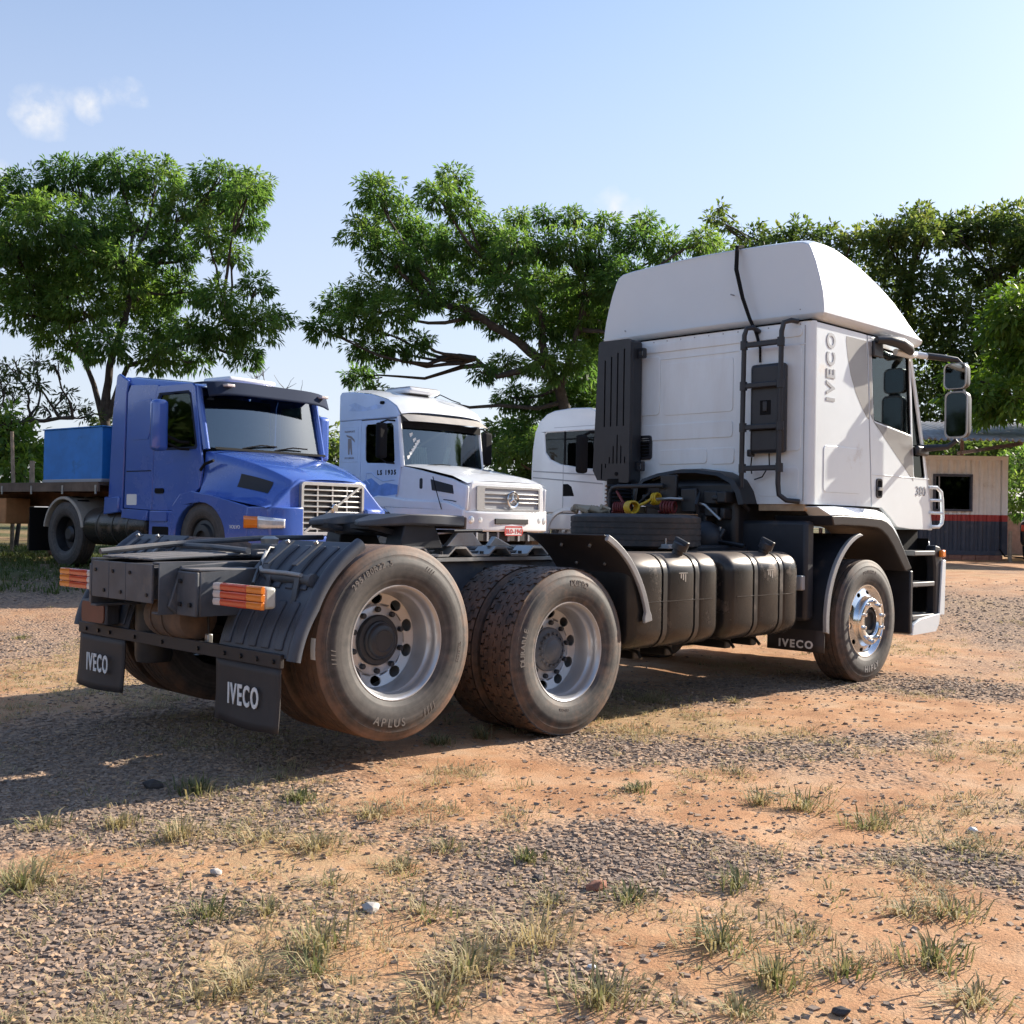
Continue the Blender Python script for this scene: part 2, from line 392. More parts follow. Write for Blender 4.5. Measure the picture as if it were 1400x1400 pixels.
# ------------------------------------------------------------------ mesh helpers
OFS = Vector((0, 0, 0))          # subtracted from every vertex: lets a thing be modelled in place
class MB:
    def __init__(self):
        self.v = []; self.f = []
    def add(self, vs, fs):
        o = len(self.v)
        self.v.extend([tuple(p) for p in vs])
        self.f.extend([tuple(i + o for i in q) for q in fs])
        return self
    def box(self, x0, x1, y0, y1, z0, z1):
        vs = [(x, y, z) for x in (x0, x1) for y in (y0, y1) for z in (z0, z1)]
        return self.add(vs, [(0, 1, 3, 2), (4, 6, 7, 5), (0, 4, 5, 1), (2, 3, 7, 6), (0, 2, 6, 4), (1, 5, 7, 3)])
    def obox(self, c, ax, ay, az, hx, hy, hz):
        c = Vector(c); ax = Vector(ax).normalized() * hx; ay = Vector(ay).normalized() * hy; az = Vector(az).normalized() * hz
        vs = [c + sx * ax + sy * ay + sz * az for sx in (-1, 1) for sy in (-1, 1) for sz in (-1, 1)]
        return self.add(vs, [(0, 1, 3, 2), (4, 6, 7, 5), (0, 4, 5, 1), (2, 3, 7, 6), (0, 2, 6, 4), (1, 5, 7, 3)])
    def tube(self, pts, r, n=8, cap=True):
        pts = [Vector(p) for p in pts]
        rs = r if isinstance(r, (list, tuple)) else [r] * len(pts)
        t0 = (pts[1] - pts[0]).normalized()
        up = Vector((0, 0, 1)) if abs(t0.z) < 0.9 else Vector((1, 0, 0))
        s = t0.cross(up).normalized()
        vs = []
        for i, p in enumerate(pts):
            if i == 0: t = t0
            elif i == len(pts) - 1: t = (pts[i] - pts[i - 1]).normalized()
            else: t = ((pts[i + 1] - pts[i]).normalized() + (pts[i] - pts[i - 1]).normalized())
            if t.length < 1e-6: t = t0
            t.normalize()
            s = (s - t * s.dot(t))
            if s.length < 1e-6: s = t.orthogonal()
            s.normalize()
            b = t.cross(s)
            for k in range(n):
                a = 2 * math.pi * k / n
                vs.append(p + (s * math.cos(a) + b * math.sin(a)) * rs[i])
        fs = []
        for i in range(len(pts) - 1):
            for k in range(n):
                k2 = (k + 1) % n
                fs.append((i * n + k, i * n + k2, (i + 1) * n + k2, (i + 1) * n + k))
        if cap:
            fs.append(tuple(range(n - 1, -1, -1)))
            fs.append(tuple((len(pts) - 1) * n + k for k in range(n)))
        return self.add(vs, fs)
    def lathe(self, prof, axis='y', c=(0, 0, 0), n=48, a0=0.0, a1=2 * math.pi, closed_prof=False):
        """prof: (radius, along-axis) pairs"""
        full = abs(a1 - a0 - 2 * math.pi) < 1e-6
        m = n if full else n + 1
        vs = []
        for i in range(m):
            a = a0 + (a1 - a0) * i / n
            ca, sa = math.cos(a), math.sin(a)
            for (r_, h) in prof:
                if axis == 'y': p = (r_ * ca, h, r_ * sa)
                elif axis == 'x': p = (h, r_ * ca, r_ * sa)
                else: p = (r_ * ca, r_ * sa, h)
                vs.append((p[0] + c[0], p[1] + c[1], p[2] + c[2]))
        k = len(prof); fs = []
        for i in range(n):
            j = (i + 1) % m
            for q in range(k if closed_prof else k - 1):
                q2 = (q + 1) % k
                fs.append((i * k + q, i * k + q2, j * k + q2, j * k + q))
        return self.add(vs, fs)
    def prism(self, poly, axis, a0, a1):
        """poly in the two other axes, in order: 'y' -> (x,z), 'x' -> (y,z), 'z' -> (x,y)"""
        def P(p, a):
            if axis == 'y': return (p[0], a, p[1])
            if axis == 'x': return (a, p[0], p[1])
            return (p[0], p[1], a)
        n = len(poly)
        vs = [P(p, a0) for p in poly] + [P(p, a1) for p in poly]
        fs = [(i, (i + 1) % n, n + (i + 1) % n, n + i) for i in range(n)]
        tri = tessellate_polygon([[Vector((p[0], p[1], 0)) for p in poly]])
        for t in tri:
            fs.append(tuple(t)); fs.append(tuple(n + i for i in reversed(t)))
        return self.add(vs, fs)
    def panel(self, outer, holes, fn0, fn1):
        """plate with holes; fn0/fn1 map (a,b) to the front and the back surface"""
        loops = [outer] + list(holes)
        flat = [p for l in loops for p in l]
        n = len(flat)
        vs = [fn0(*p) for p in flat] + [fn1(*p) for p in flat]
        fs = []
        for t in tessellate_polygon([[Vector((p[0], p[1], 0)) for p in l] for l in loops]):
            fs.append(tuple(t)); fs.append(tuple(n + i for i in reversed(t)))
        o = 0
        for l in loops:
            k = len(l)
            for i in range(k):
                a, b = o + i, o + (i + 1) % k
                fs.append((a, b, n + b, n + a))
            o += k
        return self.add(vs, fs)
    def grid(self, fn, nu, nv, closed_v=False):
        vs = [fn(i / nu, j / nv) for i in range(nu + 1) for j in range(nv + (0 if closed_v else 1))]
        w = nv if closed_v else nv + 1
        fs = []
        for i in range(nu):
            for j in range(nv):
                j2 = (j + 1) % w if closed_v else j + 1
                fs.append((i * w + j, (i + 1) * w + j, (i + 1) * w + j2, i * w + j2))
        return self.add(vs, fs)
    def loft(self, rings, cap=True):
        n = len(rings[0]); vs = [p for r_ in rings for p in r_]; fs = []
        for i in range(len(rings) - 1):
            for k in range(n):
                k2 = (k + 1) % n
                fs.append((i * n + k, i * n + k2, (i + 1) * n + k2, (i + 1) * n + k))
        if cap:
            fs.append(tuple(range(n - 1, -1, -1)))
            fs.append(tuple((len(rings) - 1) * n + k for k in range(n)))
        return self.add(vs, fs)
    def sphere(self, c, rx, ry, rz, n=12, m=8):
        vs = []; fs = []
        for i in range(m + 1):
            t = math.pi * i / m
            for k in range(n):
                a = 2 * math.pi * k / n
                vs.append((c[0] + rx * math.sin(t) * math.cos(a), c[1] + ry * math.sin(t) * math.sin(a), c[2] + rz * math.cos(t)))
        for i in range(m):
            for k in range(n):
                fs.append((i * n + k, (i + 1) * n + k, (i + 1) * n + (k + 1) % n, i * n + (k + 1) % n))
        return self.add(vs, fs)
    def mesh(self, name, material, smooth=35, fix=True):
        me = bpy.data.meshes.new(name)
        vs = [(p[0] - OFS.x, p[1] - OFS.y, p[2] - OFS.z) for p in self.v]
        me.from_pydata(vs, [], self.f)
        if fix:
            import bmesh
            bm = bmesh.new(); bm.from_mesh(me)
            bmesh.ops.remove_doubles(bm, verts=bm.verts, dist=1e-5)
            bmesh.ops.recalc_face_normals(bm, faces=bm.faces)
            bm.to_mesh(me); bm.free()
        if smooth:
            me.polygons.foreach_set('use_smooth', [True] * len(me.polygons))
            me.set_sharp_from_angle(angle=R(smooth))
        else:
            me.polygons.foreach_set('use_smooth', [False] * len(me.polygons))
        me.materials.append(MATS[material] if isinstance(material, str) else material)
        me.update()
        return me
    def build(self, name, material, parent=None, smooth=35, bevel=0.0, seg=2, fix=True):
        return link(name, self.mesh(name, material, smooth, fix), parent, bevel, seg)

def link(name, me, parent=None, bevel=0.0, seg=2):
    o = bpy.data.objects.new(name, me)
    COL.objects.link(o)
    if parent is not None:
        o.parent = parent
    if bevel > 0:
        md = o.modifiers.new('bevel', 'BEVEL')
        md.width = bevel; md.segments = seg; md.limit_method = 'ANGLE'; md.angle_limit = R(38)
        md.use_clamp_overlap = True
    return o

def box(name, m, parent, x0, x1, y0, y1, z0, z1, bevel=0.0, seg=2):
    return MB().box(x0, x1, y0, y1, z0, z1).build(name, m, parent, bevel=bevel, seg=seg)

def empty(name, loc, rz=0.0, parent=None):
    o = bpy.data.objects.new(name, None)
    o.empty_display_size = 0.2
    COL.objects.link(o)
    o.location = loc; o.rotation_euler = (0, 0, rz)
    if parent is not None:
        o.parent = parent
    return o

def tag(o, label=None, cat=None, group=None, kind=None):
    if label: o['label'] = label
    if cat: o['category'] = cat
    if group: o['group'] = group
    if kind: o['kind'] = kind
    return o

def copy_tree(o, parent=None):
    c = o.copy(); COL.objects.link(c); c.parent = parent
    for ch in list(o.children):
        copy_tree(ch, c)
    return c

def text_mesh(body, size, extrude=0.002, bold=0.0, align='CENTER'):
    cu = bpy.data.curves.new('lettering', 'FONT')
    cu.body = body; cu.size = size; cu.extrude = extrude; cu.offset = bold
    cu.space_character = 1.0 + (14.0 * bold / size if bold else 0.0) * 0.62; cu.align_x = align; cu.align_y = 'CENTER'; cu.resolution_u = 3
    o = bpy.data.objects.new('lettering', cu); COL.objects.link(o)
    dg = bpy.context.evaluated_depsgraph_get()
    me = bpy.data.meshes.new_from_object(o.evaluated_get(dg))
    bpy.data.objects.remove(o); bpy.data.curves.remove(cu)
    return me

def lettering(name, body, size, pos, right, up, material, parent, bold=0.0, extrude=0.002, sx=1.0):
    """flat lettering placed at pos, reading along right, upright along up"""
    me = text_mesh(body, size, extrude, bold)
    rt = Vector(right).normalized(); u_ = Vector(up).normalized(); nn = rt.cross(u_)
    M = Matrix((rt * sx, u_, nn)).transposed().to_4x4()
    M.translation = Vector(pos) - OFS
    me.transform(M)
    me.materials.clear(); me.materials.append(MATS[material])
    return link(name, me, parent)

def arc_lettering(name, body, size, radius, y, centre_deg, material, parent, bold=0.0, spread=1.0, bottom=False):
    """raised letters around a wheel whose axis is local Y, seen from -Y"""
    vs = []; fs = []
    adv = size * 0.66 * spread / radius
    n = len(body)
    for i, ch in enumerate(body):
        if ch == ' ': continue
        me = text_mesh(ch, size, 0.0012, bold)
        k = (i - (n - 1) / 2) * adv
        a = R(centre_deg) + (k if bottom else -k)      # seen from -Y, +X is to the right
        rad = Vector((math.cos(a), 0, math.sin(a)))
        tan = Vector((math.sin(a), 0, -math.cos(a)))
        if bottom: rad2, tan2 = -rad, -tan
        else: rad2, tan2 = rad, tan
        o = len(vs)
        for v in me.vertices:
            p = rad * radius + tan2 * v.co.x + rad2 * v.co.y + Vector((0, y - v.co.z, 0))
            vs.append(p)
        for p in me.polygons:
            fs.append(tuple(o + q for q in p.vertices))
        bpy.data.meshes.remove(me)
    b = MB(); b.v = [tuple(v) for v in vs]; b.f = fs
    return b.mesh(name, material, 0, True)

def rrect(a0, a1, b0, b1, r_, n=4):
    """rounded rectangle in 2D, counter-clockwise"""
    out = []
    for (ca, cb, s) in ((a1 - r_, b0 + r_, -90), (a1 - r_, b1 - r_, 0), (a0 + r_, b1 - r_, 90), (a0 + r_, b0 + r_, 180)):
        for i in range(n + 1):
            t = R(s + 90 * i / n)
            out.append((ca + r_ * math.cos(t), cb + r_ * math.sin(t)))
    return out

def interp(xs, ys, x):
    return float(np.interp(x, xs, ys))

def smooth01(t):
    t = max(0.0, min(1.0, t)); return t * t * (3 - 2 * t)

def ground_z(x, y):
    """the yard: level round the truck, rising gently behind it"""
    t = (x - CAM.x) * 0.70711 + (y - CAM.y) * 0.70711
    return 0.46 * smooth01((t - 11.2) / 6.5) + 0.008 * max(0.0, min(60.0, t - 17.5))

# ------------------------------------------------------------------ wheels
def tyre_mesh(name, material, tread='rib', Ro=0.520, W=0.298, Rb=0.300, n=72, groove=0.012):
    h = W / 2
    side = [(Rb, -h * .80), (Rb + .012, -h * .87), (Rb + .035, -h * .93), (Rb + .038, -h * .945), (Rb + .045, -h * .945), (Rb + .048, -h * .955),
            (Rb + .085, -h * .992), (Rb + .115, -h), (Rb + .14, -h * .99), (Rb + .143, -h * .975), (Rb + .150, -h * .972), (Rb + .153, -h * .955),
            (Ro - .048, -h * .945), (Ro - .045, -h * .925), (Ro - .036, -h * .915), (Ro - .033, -h * .895), (Ro - .016, -h * .865), (Ro - .006, -h * .83)]
    mir = [(r_, -y) for r_, y in reversed(side)]
    b = MB()
    if tread == 'rib':
        tw = h * .80
        gw, gd = 0.005, groove
        tr = []
        for g in (-.62, -.22, .22, .62):
            y = g * tw
            tr += [(Ro, y - gw), (Ro - gd, y - gw * .7), (Ro - gd, y + gw * .7), (Ro, y + gw)]
        prof = side + [(Ro, -tw)] + tr + [(Ro, tw)] + mir
        b.lathe(prof, 'y', n=n)
    else:
        b.lathe(side, 'y', n=n); b.lathe(mir, 'y', n=n)
        # block tread: a fine lattice pushed in where the sipes run
        tw = h * .83
        per = 44; sub = 6; na = per * sub
        ys = [-1.0, -.78, -.70, -.46, -.40, -.14, -.08, .08, .14, .40, .46, .70, .78, 1.0]
        vs = []; gd = 0.013
        def slot(k, col):
            # short circumferential and lateral dashes, staggered by rib
            ph = (k + (3 if (col // 2) % 2 else 0)) % sub
            if col in (0, 12): return k % sub == 0
            if col in (1, 3, 5, 7, 9, 11): return ph in (1, 2, 3)
            return ph == 5 and col in (2, 6, 10)
        for i in range(na):
            a0 = 2 * math.pi * i / na; a1 = 2 * math.pi * (i + 1) / na
            for c in range(len(ys) - 1):
                r_ = Ro - gd if slot(i, c) else Ro
                y0, y1 = ys[c] * tw, ys[c + 1] * tw
                o = len(b.v)
                for a, y in ((a0, y0), (a1, y0), (a1, y1), (a0, y1)):
                    rr = r_ - (0.006 if abs(y) > tw * .99 else 0)
                    b.v.append((rr * math.cos(a), y, rr * math.sin(a)))
                b.f.append((o, o + 1, o + 2, o + 3))
                # walls towards the next cells
                nr = Ro - gd if slot(i + 1, c) else Ro
                if nr != r_:
                    o2 = len(b.v)
                    for rr, y in ((r_, y0), (r_, y1), (nr, y1), (nr, y0)):
                        b.v.append((rr * math.cos(a1), y, rr * math.sin(a1)))
                    b.f.append((o2, o2 + 1, o2 + 2, o2 + 3))
                if c + 1 < len(ys) - 1:
                    nr = Ro - gd if slot(i, c + 1) else Ro
                    if nr != r_:
                        o2 = len(b.v)
                        for rr, a in ((r_, a0), (r_, a1), (nr, a1), (nr, a0)):
                            b.v.append((rr * math.cos(a), y1, rr * math.sin(a)))
                        b.f.append((o2, o2 + 1, o2 + 2, o2 + 3))
    return b.mesh(name, material, 40)

def holed_ring(b, r0, r1, y0, y1, holes, hr, hru, hrv, a_off=0.0, depth=0.012, m=24):
    """conical ring from (r0,y0) to (r1,y1) pierced by oval hand holes of half sizes hru (tangential), hrv (radial) at radius hr"""
    da = 2 * math.pi / holes
    for q in range(holes):
        ac = a_off + q * da
        outer = []; inner = []
        for k in range(m):
            t = 2 * math.pi * k / m
            cu, su = math.cos(t), math.sin(t)
            inner.append((ac + hru * cu / hr, hr + hrv * su))
            s = 1.0 / max(abs(cu), abs(su))
            fa = ac + cu * s * da / 2
            fr = (r0 + r1) / 2 + su * s * (r1 - r0) / 2
            outer.append((fa, fr))
        def P(a, r_, dd=0.0):
            y = y0 + (y1 - y0) * (r_ - r0) / (r1 - r0)
            return (r_ * math.cos(a), y + dd, r_ * math.sin(a))
        o = len(b.v)
        b.v += [P(*p) for p in outer] + [P(*p) for p in inner] + [P(p[0], p[1], depth) for p in inner]
        for k in range(m):
            k2 = (k + 1) % m
            b.f.append((o + k, o + k2, o + m + k2, o + m + k))
            b.f.append((o + m + k, o + m + k2, o + 2 * m + k2, o + 2 * m + k))

def deep_rim_mesh():
    """dual wheel seen from outside: barrel running in to a deep disc"""
    b = MB()
    b.lathe([(.296, -.100), (.302, -.112), (.310, -.124), (.309, -.130), (.303, -.130), (.296, -.124), (.288, -.112), (.284, -.09), (.281, -.068), (.273, -.058),
             (.268, -.05), (.266, .02), (.262, .036), (.256, .048)], 'y', n=72)
    b.lathe([(.256, .048), (.2555, .049), (.255, .048)], 'y', n=72)
    holed_ring(b, .192, .255, .066, .048, 10, .2235, .036, .028, a_off=R(18))
    b.lathe([(.192, .066), (.190, .064), (.188, .056), (.185, .054), (.130, .054)], 'y', n=60)
    b.lathe([(.262, .07), (.262, .16)], 'y', n=48)
    return b.mesh('rim', 'rim_steel', 40)

def front_rim_mesh():
    b = MB()
    b.lathe([(.296, -.100), (.302, -.112), (.310, -.124), (.309, -.130), (.302, -.130), (.294, -.120), (.286, -.105), (.276, -.096), (.268, -.098)], 'y', n=72)
    holed_ring(b, .214, .268, -.118, -.098, 10, .245, .026, .017, a_off=R(10))
    b.lathe([(.214, -.118), (.206, -.130), (.202, -.160), (.198, -.172), (.190, -.178), (.130, -.178), (.122, -.172), (.116, -.150), (.112, -.10)], 'y', n=60)
    b.lathe([(.112, -.10), (.0, -.10)], 'y', n=40)
    return b.mesh('rim', 'chrome', 40)

def hub_mesh(kind):
    b = MB()
    if kind == 'tag':       # black domed hub cap
        b.lathe([(.138, .060), (.138, .040), (.131, .030), (.108, .028), (.104, .016), (.094, .010), (.090, -.004), (.080, -.012), (.060, -.014),
                 (.056, -.010), (.0, -.010)], 'y', n=40)
        return b.mesh('hub', 'black_plastic', 40)
    if kind == 'drive':     # ribbed planetary flange with a domed centre
        b.lathe([(.138, .060), (.138, .036), (.128, .026), (.110, .022), (.098, .020)], 'y', n=40)
        for k in range(16):
            a = 2 * math.pi * k / 16
            c = Vector((.101 * math.cos(a), .024, .101 * math.sin(a)))
            b.tube([c, c + Vector((0, -.022, 0))], .0095, 6)
        b.lathe([(.098, .020), (.088, .006), (.076, .002), (.070, -.008), (.058, -.016), (.035, -.022), (0, -.024)], 'y', n=36)
        return b.mesh('hub', 'frame_paint', 40)
    b.lathe([(.110, -.100), (.108, -.150), (.098, -.160), (.080, -.158), (.074, -.14), (0, -.138)], 'y', n=36)
    return b.mesh('hub', 'machinery', 40)

def nut_mesh(kind):
    b = MB()
    if kind == 'cap':
        b.lathe([(.0155, 0), (.0155, -.020), (.012, -.025), (0, -.025)], 'y', n=10)
        return b.mesh('wheel_nut', 'black_plastic', 40)
    if kind == 'hex':
        b.lathe([(.020, 0), (.020, -.006), (.0165, -.008), (.0165, -.028), (.013, -.032), (0, -.032)], 'y', n=6)
        return b.mesh('wheel_nut', 'chrome', 30)

WM = {}
def wheel_meshes():
    WM['tyre_rib'] = tyre_mesh('tyre', 'tyre_rib', 'rib', n=90)
    WM['tyre_block'] = tyre_mesh('tyre', 'tyre_block', 'block', n=88)
    WM['tyre_front'] = tyre_mesh('tyre', 'tyre_front', 'rib', n=90)
    WM['tyre_far'] = tyre_mesh('tyre', 'tyre_dark', 'rib', n=40)
    WM['drum'] = MB().lathe([(0, .105), (.20, .105), (.205, .115), (.205, .30), (0, .30)], 'y', n=36).mesh('brake_drum', 'machinery')
    WM['deep'] = deep_rim_mesh(); WM['front'] = front_rim_mesh()
    for k in ('tag', 'drive', 'steer'): WM['hub_' + k] = hub_mesh(k)
    for k in ('cap', 'hex'): WM['nut_' + k] = nut_mesh(k)

def wheel(parent, loc, side, kind, letters=(), twin=True, spin=0.0, detail=True):
    """wheel Empty under its truck; side -1 = right hand side (outside faces -Y)"""
    global OFS
    keep = OFS
    w = empty('wheel', Vector(loc) - OFS, 0 if side < 0 else math.pi, parent)
    OFS = Vector((0, 0, 0))
    w.rotation_euler[1] = spin
    tk = {'tag': 'tyre_rib', 'drive': 'tyre_block', 'steer': 'tyre_front'}[kind]
    link('tyre', WM[tk], w)
    if kind == 'steer':
        link('rim', WM['front'], w); link('hub', WM['hub_steer'], w)
        nm, ny = WM['nut_hex'], -.178
    else:
        link('rim', WM['deep'], w); link('hub', WM['hub_' + kind], w)
        nm, ny = WM['nut_cap'], .054
        link('brake_drum', WM['drum'], w)
        if twin:
            t2 = link('inner_tyre', WM[tk], w); t2.location = (0, .335, 0)
    if detail:
        for k in range(10):
            a = 2 * math.pi * (k + .5) / 10
            o = link('wheel_nut', nm, w); o.location = (.1675 * math.cos(a), ny, .1675 * math.sin(a))
    for (body, size, rad, deg, bottom, mt, spr) in letters:
        yb = interp([.30, .338, .348, .385, .415, .44, .453], [-.128, -.1415, -.1425, -.148, -.149, -.1475, -.1425], rad) - .0004
        link('raised_lettering', arc_lettering('raised_lettering', body, size, rad, yb, deg, mt, w, bold=.001, spread=spr, bottom=bottom), w)
    OFS = keep
    return w
wheel_meshes()

# ------------------------------------------------------------------ the white tractor truck
truck = empty('tractor_truck', (2.7, 0, 0))
tag(truck, 'white high-roof tractor truck without trailer, bare chassis and tandem rear wheels', 'truck')
OFS = Vector((2.7, 0, 0))
T = truck
AX_TAG, AX_DRV, AX_STR = 0.0, 1.36, 5.108
# wheels ---------------------------------------------------------------
L_ = 'tyre_letter'
w_tag = wheel(T, (AX_TAG, -1.04, .661), -1, 'tag', letters=[
    ('295/80R22.5', .045, .432, 117, False, L_, .92), ('APLUS', .060, .425, 262, True, L_, 1.15), ('////', .038, .43, 62, False, L_, .7),
    ('////', .042, .43, 186, False, L_, .8), ('////', .055, .43, 300, True, L_, .7), ('TUBELESS', .026, .43, 350, False, L_, .8)], spin=0.0)
wheel(T, (AX_TAG, 1.04, .661), 1, 'tag', detail=False)
wheel(T, (AX_DRV, -1.04, .518), -1, 'drive', letters=[
    ('DUPRO', .050, .425, 88, False, L_, 1.0), ('DURABLE', .052, .425, 180, False, L_, .95), ('RADIAL', .026, .36, 270, True, L_, .9)], spin=0.13)
wheel(T, (AX_DRV, 1.04, .518), 1, 'drive', detail=False)
wheel(T, (AX_STR, -1.065, .518), -1, 'steer', letters=[
    ('HIFLY', .075, .410, 282, True, 'tyre_letter_front', 1.0), ('295/80R22.5', .035, .42, 92, False, L_, .9)], spin=0.05)
wheel(T, (AX_STR, 1.065, .518), 1, 'steer', detail=False)
keep_ofs = OFS; OFS = Vector((0, 0, 0))
o = MB().lathe([(.5185, -.118), (.5215, -.114), (.5222, -.098), (.5222, -.078)], 'y', n=8, a0=R(174), a1=R(186)).build('paper_sticker', 'sticker', w_tag)
OFS = keep_ofs
# axles
for x, z, r_ in ((AX_TAG, .661, .075), (AX_DRV, .518, .09), (AX_STR, .518, .06)):
    b = MB().tube([(x, -.95, z), (x, .95, z)], r_, 14)
    if x == AX_DRV:
        b.sphere((x, 0, z), .24, .22, .23, 16, 10)
    b.build('axle', 'machinery', T)
# frame ---------------------------------------------------------------
for s in (-1, 1):
    y0, y1 = s * .40, s * .325
    b = MB()
    b.box(-.975, 5.9, s * .40, s * .392, .80, 1.075)
    b.box(-.975, 5.9, s * .3915, s * .325, 1.062, 1.0745)
    b.box(-.975, 5.9, s * .3915, s * .325, .8005, .812)
    b.build('frame_rail', 'frame_paint', T, bevel=.003, seg=1)
for x in (.55, 2.2, 3.4):
    MB().box(x - .06, x + .06, -.39, .39, .84, 1.03).build('crossmember', 'dark_frame', T, bevel=.01)
# boxed rear end of the frame with three plates
b = MB().box(-.965, -.62, -.318, .318, .875, 1.045)
b.build('rear_crossmember', 'frame_paint', T, bevel=.008)
for y0, y1 in ((.145, .352), (-.055, .141), (-.352, -.059)):
    o = MB().box(-.99, -.977, y0, y1, .858, 1.062).build('end_plate', 'frame_paint', T, bevel=.003)
    for yy, zz in ((y0 + .05, .90), (y1 - .05, 1.01)):
        MB().tube([(-.986, yy, zz), (-.998, yy, zz)], .011, 6).build('bolt', 'machinery', o)
# slatted covers on top of the rear frame
for k, y in enumerate((-.22, -.06, .10, .26)):
    MB().prism([(-.95, 1.078), (-.35, 1.105), (-.35, 1.118), (-.95, 1.090)], 'y', y - .055, y + .055).build('cover_slat', 'frame_paint', T, bevel=.004)
MB().tube([(-.95, .34, 1.11), (-.5, .36, 1.15), (.1, .37, 1.185), (.6, .37, 1.19)], .017, 8).build('frame_pipe', 'frame_paint', T)
MB().box(-.3, .5, .30, .39, 1.082, 1.10).build('frame_plate', 'frame_paint', T, bevel=.004)
# right hand bracket that carries the lamp and fender tube
for s in (-1, 1):
    b = MB()
    b.prism([(-.93, .845), (-.86, 1.055), (-.55, 1.075), (-.40, 1.06), (-.42, .93), (-.60, .79), (-.88, .80)], 'y', s * .402, s * .425)
    b.box(-.885, -.865, s * .4255, s * .62, .80, 1.03)
    b.prism([(-.863, .80), (-.863, 1.03), (-.50, 1.045), (-.46, .98), (-.62, .80)], 'y', s * .60, s * .62)
    b.prism([(s * .4255, 1.032), (s * .62, 1.032), (s * .62, 1.046), (s * .4255, 1.046)], 'x', -.87, -.50)
    b.build('lamp_bracket', 'frame_paint', T, bevel=.006)
    for (yy, zz) in ((.47, .86), (.47, .98), (.57, .86)):
        MB().tube([(-.886, s * yy, zz), (-.899, s * yy, zz)], .013, 6).build('bolt', 'machinery', T)
    # bent tube out to the fender
    MB().tube([(-.30, s * .40, 1.09), (-.34, s * .52, 1.115), (-.42, s * .60, 1.09), (-.50, s * .66, 1.03), (-.53, s * .74, 1.01), (-.53, s * 1.12, 1.005)],
              [.035, .035, .035, .033, .026, .026], 12).build('fender_tube', 'frame_paint', T)
    MB().tube([(-.53, s * 1.12, 1.005), (-.53, s * 1.15, 1.005)], .034, 12).build('tube_end', 'frame_paint', T)
    MB().tube([(-.36, s * .50, 1.14), (-.45, s * .585, 1.13), (-.52, s * .64, 1.055), (-.56, s * .72, 1.038), (-.56, s * .95, 1.036), (-.56, s * 1.08, 1.03)], .011, 8).build('lamp_cable', 'edge_trim', T)
    MB().tube([(-.20, s * .45, 1.13), (-.42, s * .57, 1.155), (-.50, s * .62, 1.08), (-.58, s * .70, 1.02), (-.70, s * .86, .98)], .009, 8).build('lamp_cable', 'machinery', T)
# bolster under the frame and suspension shapes
MB().box(-.25, .25, -.39, .39, .74, .80).build('suspension_beam', 'machinery', T, bevel=.02)
for s in (-1, 1):
    MB().lathe([(0, .30), (.14, .30), (.16, .34), (.15, .42), (.16, .50), (.14, .55), (0, .55)], 'z', (.38, s * .50, .12), n=20).build('air_bellows', 'machinery', T)
    MB().prism([(-.20, .62), (.0, .55), (.68, .62), (1.36, .43), (1.9, .62), (1.9, .66), (1.36, .49), (.68, .68), (0, .61), (-.20, .66)], 'y', s * .46, s * .56).build('leaf_spring', 'machinery', T)
# air tank lying across behind the axle
b = MB().lathe([(0, -.40), (.08, -.395), (.115, -.375), (.125, -.34), (.125, .00), (.115, .035), (.08, .055), (0, .06)], 'y', (-.66, .12, .76), n=24)
o = b.build('air_tank', 'brown_tank', T)
for y in (-.05, -.18):
    MB().lathe([(.1255, y - .02), (.130, y - .02), (.130, y + .02), (.1255, y + .02)], 'y', (-.66, .12, .76), n=24).build('tank_band', 'brown_tank', o)
    MB().box(-.70, -.62, y + .10, y + .14, .885, .90).build('tank_hanger', 'brown_tank', o)
b = MB().lathe([(0, -.04), (.10, -.04), (.11, 0), (.11, .30), (.10, .34), (0, .34)], 'z', (-.60, .36, .50), n=20)
b.build('air_dryer', 'machinery', T)
box('drain_valve', 'bare_steel', T, -.66, -.63, -.36, -.32, .60, .68, .006)
MB().tube([(-.645, -.34, .68), (-.645, -.33, .84)], .006, 6).build('valve_rod', 'machinery', T)
# bar across the back with bolts, flaps hanging under it
BX = -.70
o = MB().box(BX - .012, BX + .012, -1.135, 1.135, .575, .645).build('rear_bar', 'flap_rubber', T, bevel=.004)
for y in (-1.08, -.93, -.78, -.62, -.35, 0.05, .38, .70, .85, 1.02):
    MB().tube([(BX - .011, y, .607), (BX - .024, y, .607)], .013, 6).build('bolt', 'machinery', o)
for s in (-1, 1):
    ya, yb = s * .52, s * 1.125
    def flap(u, v, s=s, ya=ya, yb=yb):
        y = ya + (yb - ya) * u
        z = .574 - .315 * v
        return (BX - .004 - .02 * v * v + .012 * math.sin(5.5 * u + 1) * v, y + .01 * v * s, z - (.012 * math.sin(3 * u) * v))
    b = MB().grid(flap, 14, 8)
    o = b.build('mud_flap', 'flap_rubber', T)
    md = o.modifiers.new('thick', 'SOLIDIFY'); md.thickness = .008
    lettering('lettering', 'IVECO', .148, (BX - .030, s * .83 - .0, .405), (0, -1, 0), (0, 0, 1), 'white_letter', o, bold=.0035, sx=.60)
